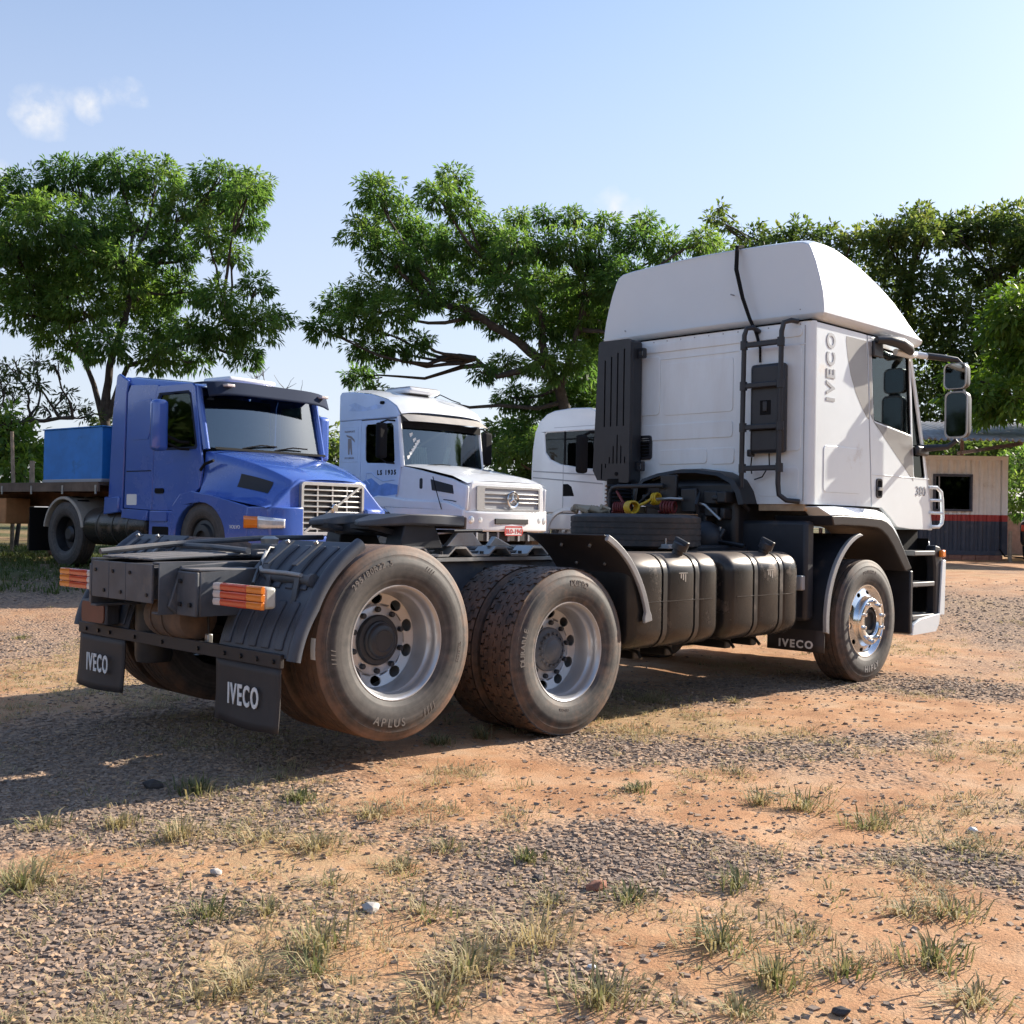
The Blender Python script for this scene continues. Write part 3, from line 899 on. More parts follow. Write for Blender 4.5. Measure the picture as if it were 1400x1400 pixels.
# quarter fenders over the rear wheels ---------------------------------
def arc_sheet(cx, cz, rad_fn, a0, a1, y0, y1, th, name, m, nseg=24, ny=1, lip=0.0):
    b = MB()
    for dr in (0,):
        rings = []
        for i in range(nseg + 1):
            a = R(a0 + (a1 - a0) * i / nseg)
            rr = rad_fn(math.degrees(a))
            ca, sa = math.cos(a), math.sin(a)
            rings.append([(cx + (rr) * ca, y0, cz + rr * sa), (cx + rr * ca, y1, cz + rr * sa),
                          (cx + (rr - th) * ca, y1, cz + (rr - th) * sa), (cx + (rr - th) * ca, y0, cz + (rr - th) * sa)])
        b.loft(rings)
    return b
rear_r = lambda a: interp([115, 125, 160, 184], [.615, .61, .625, .695], a)
for s in (-1, 1):
    o = arc_sheet(AX_TAG, .661, rear_r, 119, 183, s * .52, s * 1.18, .012, 'rear_fender', 'fender_plastic').build('rear_fender', 'fender_plastic', T, bevel=.004)
    # rolled outer edge
    pts = []
    for i in range(25):
        a = R(118 + 66 * i / 24); rr = rear_r(math.degrees(a)) - .016
        pts.append((rr * math.cos(a), s * 1.198, .661 + rr * math.sin(a)))
    MB().tube(pts, .036, 12).build('fender_edge', 'fender_plastic', o)
    # pressed ribs
    for k, y in enumerate((.60, .72, .84, .96, 1.08)):
        for (aa, ab) in ((124, 152), (158, 180)):
            arc_sheet(AX_TAG, .661, lambda a: rear_r(a) + .011, aa, ab, s * (y - .035), s * (y + .030), .014, '', '').build('pressed_rib', 'fender_plastic', o, bevel=.007)
    for y in (.72, .98):
        MB().obox((-.455, s * y, 1.135), (.75, 0, .55), (0, 1, 0), (-.55, 0, .75), .10, .022, .004).build('support_strap', 'frame_paint', o)
        MB().obox((-.57, s * (y + .06), .93), (.2, 0, 1), (0, 1, 0), (1, 0, -.2), .09, .02, .004).build('support_strap', 'frame_paint', o)
        MB().tube([(-.40, s * y, 1.185), (-.408, s * y, 1.198)], .012, 6).build('bolt', 'bare_steel', o)
# tail lamps ------------------------------------------------------------
for s in (-1, 1):
    o = MB().box(-.812, -.745, s * .70, s * 1.145, .872, .978).build('tail_lamp', 'lamp_housing', T, bevel=.014)
    segs = [('white_lens', .698, .765), ('red_lens', .767, 1.01), ('orange_lens', 1.012, 1.148)]
    for nm, a, c in segs:
        for k in range(3):
            z0 = .868 + k * .0385
            MB().prism([(-.813, z0), (-.832, z0 + .001), (-.836, z0 + .019), (-.832, z0 + .0372), (-.813, z0 + .0382)], 'y', s * a, s * c).build(nm, nm, o, bevel=.002, seg=1)
# number plate on the left fender, rounded, with a raised edge
o = MB().prism(rrect(.62, .92, .668, .79, .03), 'x', -.792, -.785).build('number_plate', 'plate_brown', T)
box('plate_bracket', 'fender_plastic', T, -.784, -.70, .60, .94, .66, .80, .01)
# half fender in front of the drive wheel ---------------------------------
for s in (-1, 1):
    o = arc_sheet(AX_DRV, .518, lambda a: .775 - .03 * (70 - a) / 56, 13, 70, s * .53, s * 1.215, .010, '', '').build('half_fender', 'flap_rubber', T, bevel=.003)
    pts = []
    for i in range(21):
        a = R(12 + 56 * i / 20); rr = .771 - .03 * (70 - math.degrees(a)) / 56
        pts.append((AX_DRV + rr * math.cos(a), s * 1.222, .518 + rr * math.sin(a)))
    rings = []
    for i, p in enumerate(pts):
        w = .028 if i > 1 else .05
        a = R(12 + 56 * i / 20); ca, sa = math.cos(a), math.sin(a)
        rings.append([(p[0] + w * ca * .5, p[1] + s * .012, p[2] + w * sa * .5), (p[0] + w * ca * .5, p[1] - s * .030, p[2] + w * sa * .5),
                      (p[0] - w * ca, p[1] - s * .012, p[2] - w * sa), (p[0] - w * ca, p[1] + s * .010, p[2] - w * sa)])
    MB().loft(rings).build('fender_edge', 'edge_trim', o, bevel=.005)
    for y in (.75, 1.0):
        for a in (25, 45, 60):
            rr = .76
            MB().tube([(AX_DRV + rr * math.cos(R(a)), s * y, .518 + rr * math.sin(R(a))), (AX_DRV + (rr - .02) * math.cos(R(a)), s * y, .518 + (rr - .02) * math.sin(R(a)))], .010, 6).build('bolt', 'bare_steel', o)
# fifth wheel -------------------------------------------------------------
fw = empty('fifth_wheel', Vector((.80, 0, 1.30)) - OFS, 0, T)
fw.rotation_euler = (0, R(1.5), 0)
keep_ofs = OFS; OFS = Vector((0, 0, 0))
half = [(.34, .44), (.10, .455), (-.12, .43), (-.32, .35), (-.39, .26), (-.34, .16), (-.16, .085), (.02, .07), (.07, .045)]
poly = half + [(x, -y) for x, y in reversed(half)]
b = MB(); n = len(poly)
def drop(x): return 0.0 if x > -.1 else (x + .1) * .22
vs = [(x, y, .058 + drop(x)) for x, y in poly] + [(x, y, -.012 + drop(x) * (.4)) for x, y in poly]
fs = [(i, (i + 1) % n, n + (i + 1) % n, n + i) for i in range(n)]
for t in tessellate_polygon([[Vector((p[0], p[1], 0)) for p in poly]]):
    fs.append(tuple(t)); fs.append(tuple(n + i for i in reversed(t)))
b.add(vs, fs).build('coupling_plate', 'frame_paint', fw, bevel=.010)
MB().box(.341, .365, -.435, .435, -.03, .05).build('plate_rim', 'brown_tank', fw, bevel=.008)
for s in (-1, 1):
    MB().prism([(-.16, -.16), (.20, -.16), (.13, -.02), (.05, .03), (-.07, .03), (-.13, -.02)], 'y', s * .24, s * .40).build('pedestal', 'dark_frame', fw, bevel=.01)
    MB().prism([(-.34, -.05), (-.05, -.10), (-.05, -.06), (-.34, -.02)], 'y', s * .12, s * .30).build('ramp', 'dark_frame', fw)
MB().box(-.22, .30, -.22, .22, -.09, -.02).build('lock_body', 'machinery', fw, bevel=.02)
MB().tube([(.18, -.2, -.05), (.2, -.5, -.045), (.42, -.52, -.035)], .011, 8).build('release_handle', 'machinery', fw)
OFS = keep_ofs
# corrugated mounting plates on the rails
for s in (-1, 1):
    pts = []
    for k in range(4):
        x = .55 + k * .36
        pts += [(x, 1.085), (x + .09, 1.085), (x + .15, 1.135), (x + .24, 1.135), (x + .30, 1.085)]
    b = MB()
    up_ = pts + [(p[0], p[1] + .014) for p in reversed(pts)]
    rings = [[(p[0], s * .445, p[1]) for p in pts], [(p[0], s * .28, p[1]) for p in pts], [(p[0], s * .28, p[1] + .014) for p in pts], [(p[0], s * .445, p[1] + .014) for p in pts]]
    m_ = len(pts)
    vs = [p for r_ in rings for p in r_]
    fs = [(a * m_ + i, a * m_ + i + 1, ((a + 1) % 4) * m_ + i + 1, ((a + 1) % 4) * m_ + i) for a in range(4) for i in range(m_ - 1)]
    fs += [tuple(a * m_ for a in range(4)), tuple(a * m_ + m_ - 1 for a in range(4))]
    o = b.add(vs, fs).build('mounting_plate', 'bare_steel', T)
    for k in range(4):
        for dx in (.045,):
            MB().tube([(.55 + k * .36 + dx, s * .42, 1.10), (.55 + k * .36 + dx, s * .42, 1.118)], .014, 6).build('bolt', 'machinery', o)
    MB().box(.40, 2.05, s * .4015, s * .455, 1.055, 1.078).build('mounting_angle', 'bare_steel', T)
    b = MB().prism([(1.02, 1.15), (1.34, 1.15), (1.24, 1.245), (1.12, 1.245)], 'y', s * .36, s * .405)
    b.prism([(1.40, 1.15), (1.62, 1.15), (1.46, 1.215)], 'y', s * .36, s * .40)
    b.build('pedestal_foot', 'bare_steel', T, bevel=.005)
# side faces of frame: bolts on the visible rail
for x in np.arange(-.35, 3.8, .19):
    for z in (.86, 1.0):
        if rnd.random() < .55:
            MB().tube([(x, -.401, z), (x, -.415, z)], .012, 6).build('bolt', 'machinery', T)
# fuel tanks -----------------------------------------------------------------
def fuel_tank(x0, x1, s, caps=True):
    y_in, y_out = .55, 1.19
    z0, z1 = .47, 1.115
    L = x1 - x0
    straps = [x0 + .36 * L, x0 + .72 * L]
    def section(x, k):
        e = k
        pts = rrect(-y_out + e, -y_in - e, z0 + e, z1 - e, max(.05, .14 - e), 6)
        return [(x, (p[0] if s < 0 else -p[0]), p[1]) for p in pts]
    xs = [(x0, .075), (x0 + .012, .035), (x0 + .035, .012), (x0 + .07, .002)]
    for q in straps:
        xs += [(q - .055, .0), (q - .040, .004), (q - .026, .012), (q + .026, .012), (q + .040, .004), (q + .055, .0)]
    xs += [(x1 - .07, .002), (x1 - .035, .012), (x1 - .012, .035), (x1, .075)]
    o = MB().loft([section(x, k) for x, k in xs]).build('fuel_tank', 'fuel_tank_metal', T, smooth=50)
    for q in straps:
        rings = [section(q - .022, .009), section(q - .022, .001), section(q + .022, .001), section(q + .022, .009)]
        MB().loft(rings, cap=False).build('tank_strap', 'tank_strap', o, smooth=50)
        MB().tube([(q + .03, s * .62, .475), (q - .02, s * .80, .455), (q - .06, s * 1.0, .44), (q - .075, s * 1.05, .40)], .012, 6).build('strap_tail', 'tank_strap', o)
        MB().prism([(q - .04, .46), (q + .04, .46), (q + .04, .38), (q - .04, .38)], 'y', s * .40, s * .95).build('tank_bracket', 'machinery', o, bevel=.01)
    if caps:
        q = x0 + .62 * L
        c = Vector((q, s * 1.075, 1.085)); ax = Vector((.05, s * .38, .90)).normalized()
        b = MB(); b.tube([c - ax * .03, c + ax * .055], .040, 16)
        b.tube([c + ax * .055, c + ax * .060, c + ax * .105, c + ax * .113], [.046, .056, .056, .040], 16)
        cap = b.build('filler_cap', 'black_plastic', o)
        side = ax.cross(Vector((1, 0, 0))).normalized()
        MB().obox(c + ax * .118, side, ax.cross(side), ax, .058, .017, .017).build('cap_grip', 'black_plastic', o, bevel=.006)
        MB().tube([c + ax * .03 + Vector((.04, 0, 0)), c + Vector((.09, s * .02, -.01)), c + Vector((.11, s * .06, -.06)), c + Vector((.12, s * .1, -.14))], .005, 6).build('breather_hose', 'machinery', o)
    # pressed seam and stamped mark
    MB().box(x0 + .10, x1 - .10, s * 1.1885, s * 1.1915, .792, .797).build('seam', 'tank_strap', o)
    return o
fuel_tank(1.94, 2.95, -1)
fuel_tank(3.06, 4.03, -1)
for q in (2.50, 3.60):
    b = MB()
    for k in range(3):
        b.box(q - .03 + k * .025, q - .018 + k * .025, -1.1915, -1.186, .945 - k * .012, .975)
    b.box(q - .05, q + .05, -1.1915, -1.186, .978, .984)
    b.build('stamped_mark', 'bare_steel', T)
fuel_tank(2.2, 3.6, 1, caps=False)
# dark parts between the tanks and the frame
box('battery_box', 'machinery', T, 1.95, 2.9, -.54, -.41, .55, .98, .02)
box('side_plate', 'dark_frame', T, 3.1, 4.25, -.56, -.41, .45, 1.15, .02)
box('grey_valve', 'edge_trim', T, 2.95, 3.02, -.72, -.62, 1.13, 1.165, .006)
MB().tube([(2.98, -.67, 1.165), (2.98, -.67, 1.21)], .006, 6).build('valve_pin', 'bare_steel', T)
MB().tube([(1.7, -.5, .40), (4.0, -.5, .38)], .03, 10).build('air_pipe', 'machinery', T)

# small fittings on the open frame: lines, clips, cross pipes and a valve block
for k, (y, z, r_) in enumerate(((-.30, 1.10, .012), (-.26, 1.105, .009), (.22, 1.10, .012), (.27, 1.115, .010))):
    pts = [(x, y + .02 * math.sin(x * 3 + k), z + .012 * math.sin(x * 5 + k * 2)) for x in np.linspace(-.3, 3.3, 22)]
    MB().tube(pts, r_, 6).build('air_line', ['machinery', 'edge_trim', 'machinery', 'frame_paint'][k], T)
vb = MB().box(-.12, .06, -.12, .10, 1.08, 1.16).build('valve_block', 'frame_paint', T, bevel=.01)
for k in range(4):
    MB().tube([(-.1 + .05 * k, -.12, 1.12), (-.14 + .06 * k, -.22, 1.13), (-.25 + .05 * k, -.30 - .02 * k, 1.11)], .008, 6).build('valve_hose', 'machinery', vb)
MB().lathe([(0, 1.16), (.05, 1.16), (.055, 1.19), (.03, 1.205), (0, 1.205)], 'z', (-.05, 0, 0), n=14).build('valve_dome', 'bare_steel', vb)
MB().tube([(-.42, .40, 1.14), (-.40, .05, 1.14), (-.42, -.36, 1.13)], .018, 8).build('cross_pipe', 'frame_paint', T)
MB().prism([(-.45, 1.13), (-.15, 1.13), (-.15, 1.142), (-.45, 1.142)], 'y', -.44, -.56).build('bracket_plate', 'frame_paint', T)

# ------------------------------------------------------------------ cab
CW = 1.115            # half width
XR = 4.30             # rear wall
Z0, Z1 = 1.495, 2.985
keep_ofs = OFS
K = T
# side panels behind the doors ------------------------------------------------
def arc_pts(cx, cz, rx, rz, a0, a1, n):
    return [(cx + rx * math.cos(R(a0 + (a1 - a0) * i / n)), cz + rz * math.sin(R(a0 + (a1 - a0) * i / n))) for i in range(n + 1)]
XD = 5.245            # door seam
for s in (-1, 1):
    out = [(4.36, Z0), (XD + .065, Z0), (XD - .055, Z1 - .006), (4.36, Z1 - .006)]
    MB().panel(out, [], lambda x, z, s=s: (x, s * CW, z), lambda x, z, s=s: (x, s * (CW - .03), z)).build('side_panel', 'white_paint', K, bevel=.004)
    # rounded rear corner
    pts = [(XR + .06 - .06 * math.cos(t), s * (CW - .06 + .06 * math.sin(t))) for t in np.linspace(0, math.pi / 2, 9)]
    b = MB().grid(lambda u, v, pts=pts: (pts[int(round(u * 8))][0], pts[int(round(u * 8))][1], Z0 + (Z1 - Z0) * v), 8, 6)
    b.build('corner_post', 'grimy_white', K, smooth=60)
    # door with side window opening
    dr = [(XD + .078, Z0), (5.50, Z0 - .005), (5.66, 1.41), (5.80, 1.325), (6.06, 1.305), (6.50, 1.30), (6.40, 1.72), (6.31, 2.06), (6.17, 2.50), (6.03, 2.90), (5.98, Z1 - .008), (XD - .042, Z1 - .008)]
    win = [(5.330, 2.262), (5.345, 2.245), (6.03, 2.165), (6.045, 2.180), (5.985, 2.86), (5.965, 2.885), (5.295, 2.905), (5.275, 2.885)]
    qtr = [(6.085, 2.10), (6.115, 1.800), (6.135, 1.780), (6.325, 1.780), (6.34, 1.80), (6.275, 2.06), (6.15, 2.45), (6.045, 2.78), (6.030, 2.78)]
    d = MB().panel(dr, [win, qtr], lambda x, z, s=s: (x, s * (CW + .003), z), lambda x, z, s=s: (x, s * (CW - .03), z)).build('door', 'white_paint', K, bevel=.004)
    for nm, poly in (('side_window', win), ('quarter_window', qtr)):
        cx = sum(p[0] for p in poly) / len(poly); cz = sum(p[1] for p in poly) / len(poly)
        MB().panel([(cx + (p[0] - cx) * 1.02, cz + (p[1] - cz) * 1.01) for p in poly], [], lambda x, z, s=s: (x, s * (CW - .014), z), lambda x, z, s=s: (x, s * (CW - .018), z)).build(nm, 'cab_glass' if nm == 'side_window' else 'dark_glass', d)
        MB().panel([(cx + (p[0] - cx) * 1.012, cz + (p[1] - cz) * 1.006) for p in poly], [[(cx + (p[0] - cx) * .955, cz + (p[1] - cz) * .965) for p in poly]],
                   lambda x, z, s=s: (x, s * (CW - .004), z), lambda x, z, s=s: (x, s * (CW - .012), z)).build('window_seal', 'rubber_seal', d)
    # handle in its recess
    MB().panel(rrect(5.385, 5.495, 1.575, 1.745, .03), [rrect(5.402, 5.478, 1.592, 1.728, .02)], lambda x, z, s=s: (x, s * (CW + .012), z), lambda x, z, s=s: (x, s * (CW - .005), z)).build('handle_frame', 'black_plastic', d, bevel=.003)
    MB().panel(rrect(5.40, 5.48, 1.59, 1.73, .02), [], lambda x, z, s=s: (x, s * (CW + .0045), z), lambda x, z, s=s: (x, s * (CW + .0035), z)).build('handle_recess', 'rubber_seal', d)
    MB().panel(rrect(5.405, 5.476, 1.640, 1.668, .008), [], lambda x, z, s=s: (x, s * (CW + .028), z), lambda x, z, s=s: (x, s * (CW + .005), z)).build('handle', 'silver_trim', d, bevel=.004)
    # locker lid
    MB().panel(rrect(4.49, 5.115, 1.60, 1.985, .04), [], lambda x, z, s=s: (x, s * (CW + .005), z), lambda x, z, s=s: (x, s * (CW - .002), z)).build('locker_lid', 'white_paint', K, bevel=.003)
    # grey decals behind and under the window
    da = [(4.838, 2.922), (XD - .06, 2.922), (XD + .008, 2.25), (5.215, 2.262), (5.13, 2.33), (5.01, 2.46), (4.92, 2.60), (4.865, 2.75), (4.832, 2.88)]
    MB().panel(da, [], lambda x, z, s=s: (x, s * (CW + .0016), z), lambda x, z, s=s: (x, s * (CW + .0006), z)).build('grey_decal', 'grey_decal', K)
    db = [(XD - .035, 2.922), (5.262, 2.922), (5.262, 2.90), (5.318, 2.25), (5.335, 2.232), (6.05, 2.150), (6.072, 2.10), (6.10, 1.745), (5.97, 1.83), (5.70, 2.00), (5.45, 2.16), (XD + .022, 2.29)]
    MB().panel(db, [], lambda x, z, s=s: (x, s * (CW + .0046), z), lambda x, z, s=s: (x, s * (CW + .0036), z)).build('grey_decal', 'grey_decal', d)
    lettering('lettering', 'IVECO', .185, (4.592, s * (CW + .003), 2.632), (0, 0, 1), (-1, 0, 0) if s < 0 else (1, 0, 0), 'silver_letter', K, bold=.006, sx=.90)
    lettering('lettering', '380', .12, (6.25, s * (CW + .006), 1.655), (-s, 0, 0), (0, 0, 1), 'trim_grey', d, bold=.001, sx=1.1)
    # waist crease moulding
    MB().box(XD + .07, 6.42, s * (CW + .003), s * (CW + .0065), 1.772, 1.780).build('waist_moulding', 'white_paint', d, bevel=.002)
# rear wall: plate with arch cut for the gearbox, pressed panels ------------------
arch = [(-.60, Z0), (-.565, 1.60), (-.50, 1.69), (-.36, 1.755), (-.12, 1.785), (.10, 1.785), (.30, 1.76), (.47, 1.715), (.54, 1.66), (.56, 1.56), (.565, Z0)]
wall = [(-CW + .06, Z0)] + arch + [(CW - .06, Z0), (CW - .06, Z1), (-CW + .06, Z1)]
MB().panel(wall, [], lambda y, z: (XR, y, z), lambda y, z: (XR + .03, y, z)).build('rear_wall', 'grimy_white', K, bevel=.003)
def press(y0, y1, z0, z1, r_=.03, d=.006):
    MB().panel(rrect(y0, y1, z0, z1, r_), [], lambda y, z: (XR - d, y, z), lambda y, z: (XR + .002, y, z)).build('pressed_panel', 'grimy_white', K, bevel=.005, seg=3)
press(-.36, .37, 2.29, 2.755)
press(-1.02, -.40, 1.93, 2.80, .04, .008)
press(.42, .70, 2.30, 2.83, .04, .008)
press(-.36, .90, 2.07, 2.21, .03, .008)
press(-.10, .42, 1.85, 1.98, .03, .008)
press(-.38, -.14, 1.84, 1.98, .03, .008)
press(-1.02, 1.0, 2.865, 2.94, .03, .008)
press(-1.0, -.62, 1.56, 1.80, .04, .003)
for y in (-1.045, .72, 1.03):
    MB().box(XR - .005, XR + .002, y - .003, y + .003, 1.52, 2.95).build('wall_seam', 'trim_grey', K)
for k in range(14):
    MB().tube([(XR - .004, -1.0 + k * .15, 2.962), (XR + .01, -1.0 + k * .15, 2.962)], .006, 6).build('rivet', 'trim_grey', K)
MB().box(XR - .006, XR + .002, -1.05, 1.05, 2.795, 2.803).build('wall_crease', 'white_paint', K, bevel=.002)
# vent grille
vg = MB().panel(rrect(.50, .66, 1.90, 2.12, .03), [rrect(.525, .635, 1.925, 2.095, .02)], lambda y, z: (XR - .018, y, z), lambda y, z: (XR - .001, y, z)).build('vent_grille', 'black_plastic', K, bevel=.003)
MB().panel(rrect(.52, .64, 1.92, 2.10, .02), [], lambda y, z: (XR - .004, y, z), lambda y, z: (XR - .0015, y, z)).build('vent_back', 'rubber_seal', vg)
for k in range(6):
    MB().obox((XR - .012, .58, 1.938 + k * .0285), (1, 0, -.6), (0, 1, 0), (.6, 0, 1), .010, .056, .003).build('louvre', 'black_plastic', vg)
# engine tunnel cover showing in the arch: black ribbed hood with clutter
pts = [(y * 1.03, 1.49 + (z - 1.49) * 1.05) for y, z in arch]
rings = []
for k, (x, sc) in enumerate(((4.36, .99), (4.20, 1.0), (4.12, .97), (4.105, .90))):
    rings.append([(x, y * sc, 1.40 + (z - 1.40) * sc) for y, z in pts])
b = MB()
n_ = len(pts); vs = [p for r_ in rings for p in r_]
b.add(vs, [(i * n_ + k, i * n_ + k + 1, (i + 1) * n_ + k + 1, (i + 1) * n_ + k) for i in range(3) for k in range(n_ - 1)])
th = b.build('tunnel_cover', 'machinery', K, smooth=40)
OFS = keep_ofs
eng = MB().box(4.16, 5.4, -.50, .48, .95, 1.70).build('engine_block', 'machinery', T, bevel=.05)
rr = random.Random(3)
for k in range(16):
    y = rr.uniform(-.48, .45); z = rr.uniform(1.08, 1.62); w = rr.uniform(.04, .14); h = rr.uniform(.03, .12)
    MB().box(4.06 - rr.uniform(0, .06), 4.17, y - w / 2, y + w / 2, z - h / 2, z + h / 2).build('engine_part', 'machinery', eng, bevel=.012)
for k in range(9):
    y0, z0 = rr.uniform(-.5, .4), rr.uniform(1.2, 1.6)
    MB().tube([(4.03, y0, z0), (4.0 - rr.uniform(0, .05), y0 + rr.uniform(-.1, .1), z0 - .1), (4.02, y0 + rr.uniform(-.3, .3), z0 - rr.uniform(.12, .4))], rr.uniform(.010, .022), 8).build('engine_hose', 'machinery', eng)
MB().sphere((3.98, -.32, 1.20), .13, .15, .15, 16, 10).build('gearbox_bell', 'dark_frame', eng)
MB().lathe([(0, 0), (.24, 0), (.27, .05), (.25, .3), (.17, .75), (.12, .8), (0, .8)], 'x', (3.36, 0, .92), n=20).build('gearbox', 'machinery', T)
MB().tube([(4.06, .02, 1.55), (4.0, -.3, 1.48), (3.99, -.46, 1.36)], .012, 6).build('engine_hose', 'bare_steel', eng)
MB().tube([(4.02, -.44, 1.30), (4.02, -.44, 1.18)], .010, 6).build('engine_hose', 'bare_steel', eng)
OFS = keep_ofs
# roof pan, floor, front --------------------------------------------------------
def xs_side(z): return interp([1.30, 1.72, 2.06, 2.50, 2.90, Z1], [6.50, 6.41, 6.31, 6.17, 6.03, 5.98], z)
def front(z0, z1, push=0.0, hw=CW):
    def fn(u, v):
        y = -hw + 2 * hw * u
        z = z0 + (z1 - z0) * v
        return (xs_side(z) + .22 * (1 - abs(y / CW) ** 3.2) + push, y, z)
    return fn
MB().grid(front(1.30, 2.02), 24, 6).build('front_panel', 'white_paint', K, smooth=60)
MB().grid(front(2.02, 2.86), 24, 6).build('windscreen', 'cab_glass', K, smooth=60)
MB().grid(front(2.86, Z1), 24, 2).build('header_panel', 'white_paint', K, smooth=60)
for s in (-1, 1):
    MB().tube([(xs_side(z) - .006, s * (CW - .012), z) for z in np.linspace(1.30, Z1, 12)], .020, 8).build('screen_pillar', 'white_paint', K)
    MB().tube([(xs_side(z) - .05, s * (CW + .002), z) for z in np.linspace(2.04, 2.84, 6)], .010, 8).build('pillar_trim', 'white_paint', K)
roof = MB().panel([(XR + .01, -CW + .03), (5.96, -CW + .03), (6.16, -.6), (6.2, 0), (6.16, .6), (5.96, CW - .03), (XR + .01, CW - .03)], [], lambda x, y: (x, y, Z1 - .004), lambda x, y: (x, y, Z1 - .03)).build('roof_pan', 'white_paint', K)
MB().panel([(XR + .04, -CW + .04), (6.4, -CW + .04), (6.6, -.5), (6.6, .5), (6.4, CW - .04), (XR + .04, CW - .04)], [], lambda x, y: (x, y, Z0 + .03), lambda x, y: (x, y, Z0)).build('cab_floor', 'interior_grey', K)
# interior: seats, dash, wheel, bunk curtain
for y in (-.62, .62):
    st_ = MB().box(5.42, 5.86, y - .24, y + .24, 1.80, 1.95).build('seat', 'seat_fabric', K, bevel=.05, seg=3)
    MB().obox((5.42, y, 2.22), (1, 0, .18), (0, 1, 0), (-.18, 0, 1), .07, .23, .32).build('seat_back', 'seat_fabric', st_, bevel=.05, seg=3)
    MB().obox((5.36, y, 2.62), (1, 0, .15), (0, 1, 0), (-.15, 0, 1), .045, .13, .09).build('headrest', 'seat_fabric', st_, bevel=.03, seg=3)
MB().box(6.12, 6.42, -1.0, 1.0, 1.75, 2.02).build('dashboard', 'interior_grey', K, bevel=.04)
MB().lathe([(.215, -.014), (.235, 0), (.215, .014), (.200, 0)], 'x', (6.02, .62, 2.10), n=28, closed_prof=True).build('steering_wheel', 'rubber_seal', K)
MB().box(4.34, 5.20, -1.06, 1.06, 1.62, 1.90).build('bunk', 'interior_grey', K, bevel=.04)
MB().box(4.345, 4.36, -1.06, 1.06, 1.55, 2.95).build('rear_lining', 'interior_grey', K)
# grille, wipers and bumper at the front
for k in range(5):
    MB().grid(lambda u, v, k=k: (xs_side(1.45 + k * .085 + .04 * v) + .232 * (1 - abs((-.75 + 1.5 * u) / CW) ** 3.2), -.75 + 1.5 * u, 1.42 + k * .085 + .05 * v), 12, 1).build('grille_bar', 'dark_grille', K)
lettering('lettering', 'IVECO', .22, (6.70, 0, 1.90), (0, 1, 0), (0, 0, 1), 'chrome', K, bold=.006)
# roof fairing ---------------------------------------------------------------------
NS = [(-1.0, 0.0), (-.998, .10), (-.985, .28), (-.960, .48), (-.925, .70), (-.885, .88), (-.865, .945), (-.82, .985), (-.72, 1.005), (-.45, 1.025), (-.2, 1.035), (0, 1.04)]
NS = NS + [(-y, z) for y, z in reversed(NS[:-1])]
FX0, FXL, FW = 4.375, 1.865, 1.165
def top_h(x): return interp([4.37, 4.45, 4.60, 4.80, 5.05, 5.28, 5.55, 5.83, 6.03, 6.16, 6.25], [3.665, 3.695, 3.71, 3.70, 3.65, 3.595, 3.51, 3.405, 3.285, 3.155, 3.06], x)
FZ = 3.055
rings = []
us = list(np.linspace(0, .9, 19)) + [.93, .96, .985, 1.0]
for u in us:
    ring = []
    for (ny, nz) in NS:
        xs_ = FX0 + FXL * u
        wob = .26 * u * (1 - min(1, abs(ny)) ** 2.5)
        w = FW * (1 - .035 * u ** 4)
        h = max(.012, top_h(xs_) - FZ)
        lean = .03 * nz * (1 - u) ** 6      # the back leans forward a little at the top
        ring.append((xs_ + wob + lean - .05 * (1 - u) ** 8 * (1 - abs(ny) ** 2), ny * w, FZ + nz * h))
    rings.append(ring)
fa = empty('roof_fairing', (0, 0, 0), 0, K)
b = MB()
n_ = len(NS); vs = [p for r_ in rings for p in r_]
fs = [(i * n_ + k, i * n_ + k + 1, (i + 1) * n_ + k + 1, (i + 1) * n_ + k) for i in range(len(rings) - 1) for k in range(n_ - 1)]
b.add(vs, fs)
b.f.append(tuple(range(n_)))
o = b.build('fairing_shell', 'fairing_white', fa, smooth=32, bevel=.009, seg=2)
# lip under the fairing, running down to the seam
rings = []
for (dz, din) in ((FZ + .001, 0.0), (FZ - .03, .012), (FZ - .055, .05), (FZ - .058, .09)):
    ring = []
    for t in np.linspace(0, 1, 61):
        # outline: right side from front to back, along the back, left side to front
        if t < .4: u = 1 - t / .4; x = FX0 + FXL * u; y = -FW * (1 - .035 * u ** 4) + din; x = x + (din if u < .02 else 0)
        elif t < .6: y = (-FW + 2 * FW * (t - .4) / .2); x = FX0 - .05 * (1 - (y / FW) ** 2) + din; y = max(-FW + din, min(FW - din, y))
        else: u = (t - .6) / .4; x = FX0 + FXL * u; y = FW * (1 - .035 * u ** 4) - din
        ring.append((x, y, dz))
    rings.append(ring)
vs = [p for r_ in rings for p in r_]; n_ = 61
MB().add(vs, [(i * n_ + k, i * n_ + k + 1, (i + 1) * n_ + k + 1, (i + 1) * n_ + k) for i in range(3) for k in range(n_ - 1)]).build('fairing_lip', 'fairing_white', fa, smooth=50)
MB().box(XR - .004, 5.9, -CW + .02, CW - .02, Z1 - .002, Z1 + .012).build('roof_seal', 'rubber_seal', fa)
rr = random.Random(5)
for (y, z) in ((-1.08, 3.12), (-1.06, 3.22), (-1.05, 3.32), (-.95, 3.10), (.9, 3.12), (-.3, 3.3)):
    MB().tube([(4.40, y, z), (FX0 - .052 + .055 * y * y, y, z)], .006, 6).build('rivet', 'trim_grey', fa)
# cable from the roof to the box
MB().tube([(4.42, -.355, 3.715), (4.335, -.355, 3.70), (4.305, -.37, 3.50), (4.30, -.44, 3.25), (4.28, -.53, 3.05), (4.27, -.60, 2.93), (4.285, -.63, 2.80), (4.28, -.635, 2.68)],
          [.019, .019, .019, .017, .016, .015, .011, .009], 8).build('roof_cable', 'rubber_seal', K)
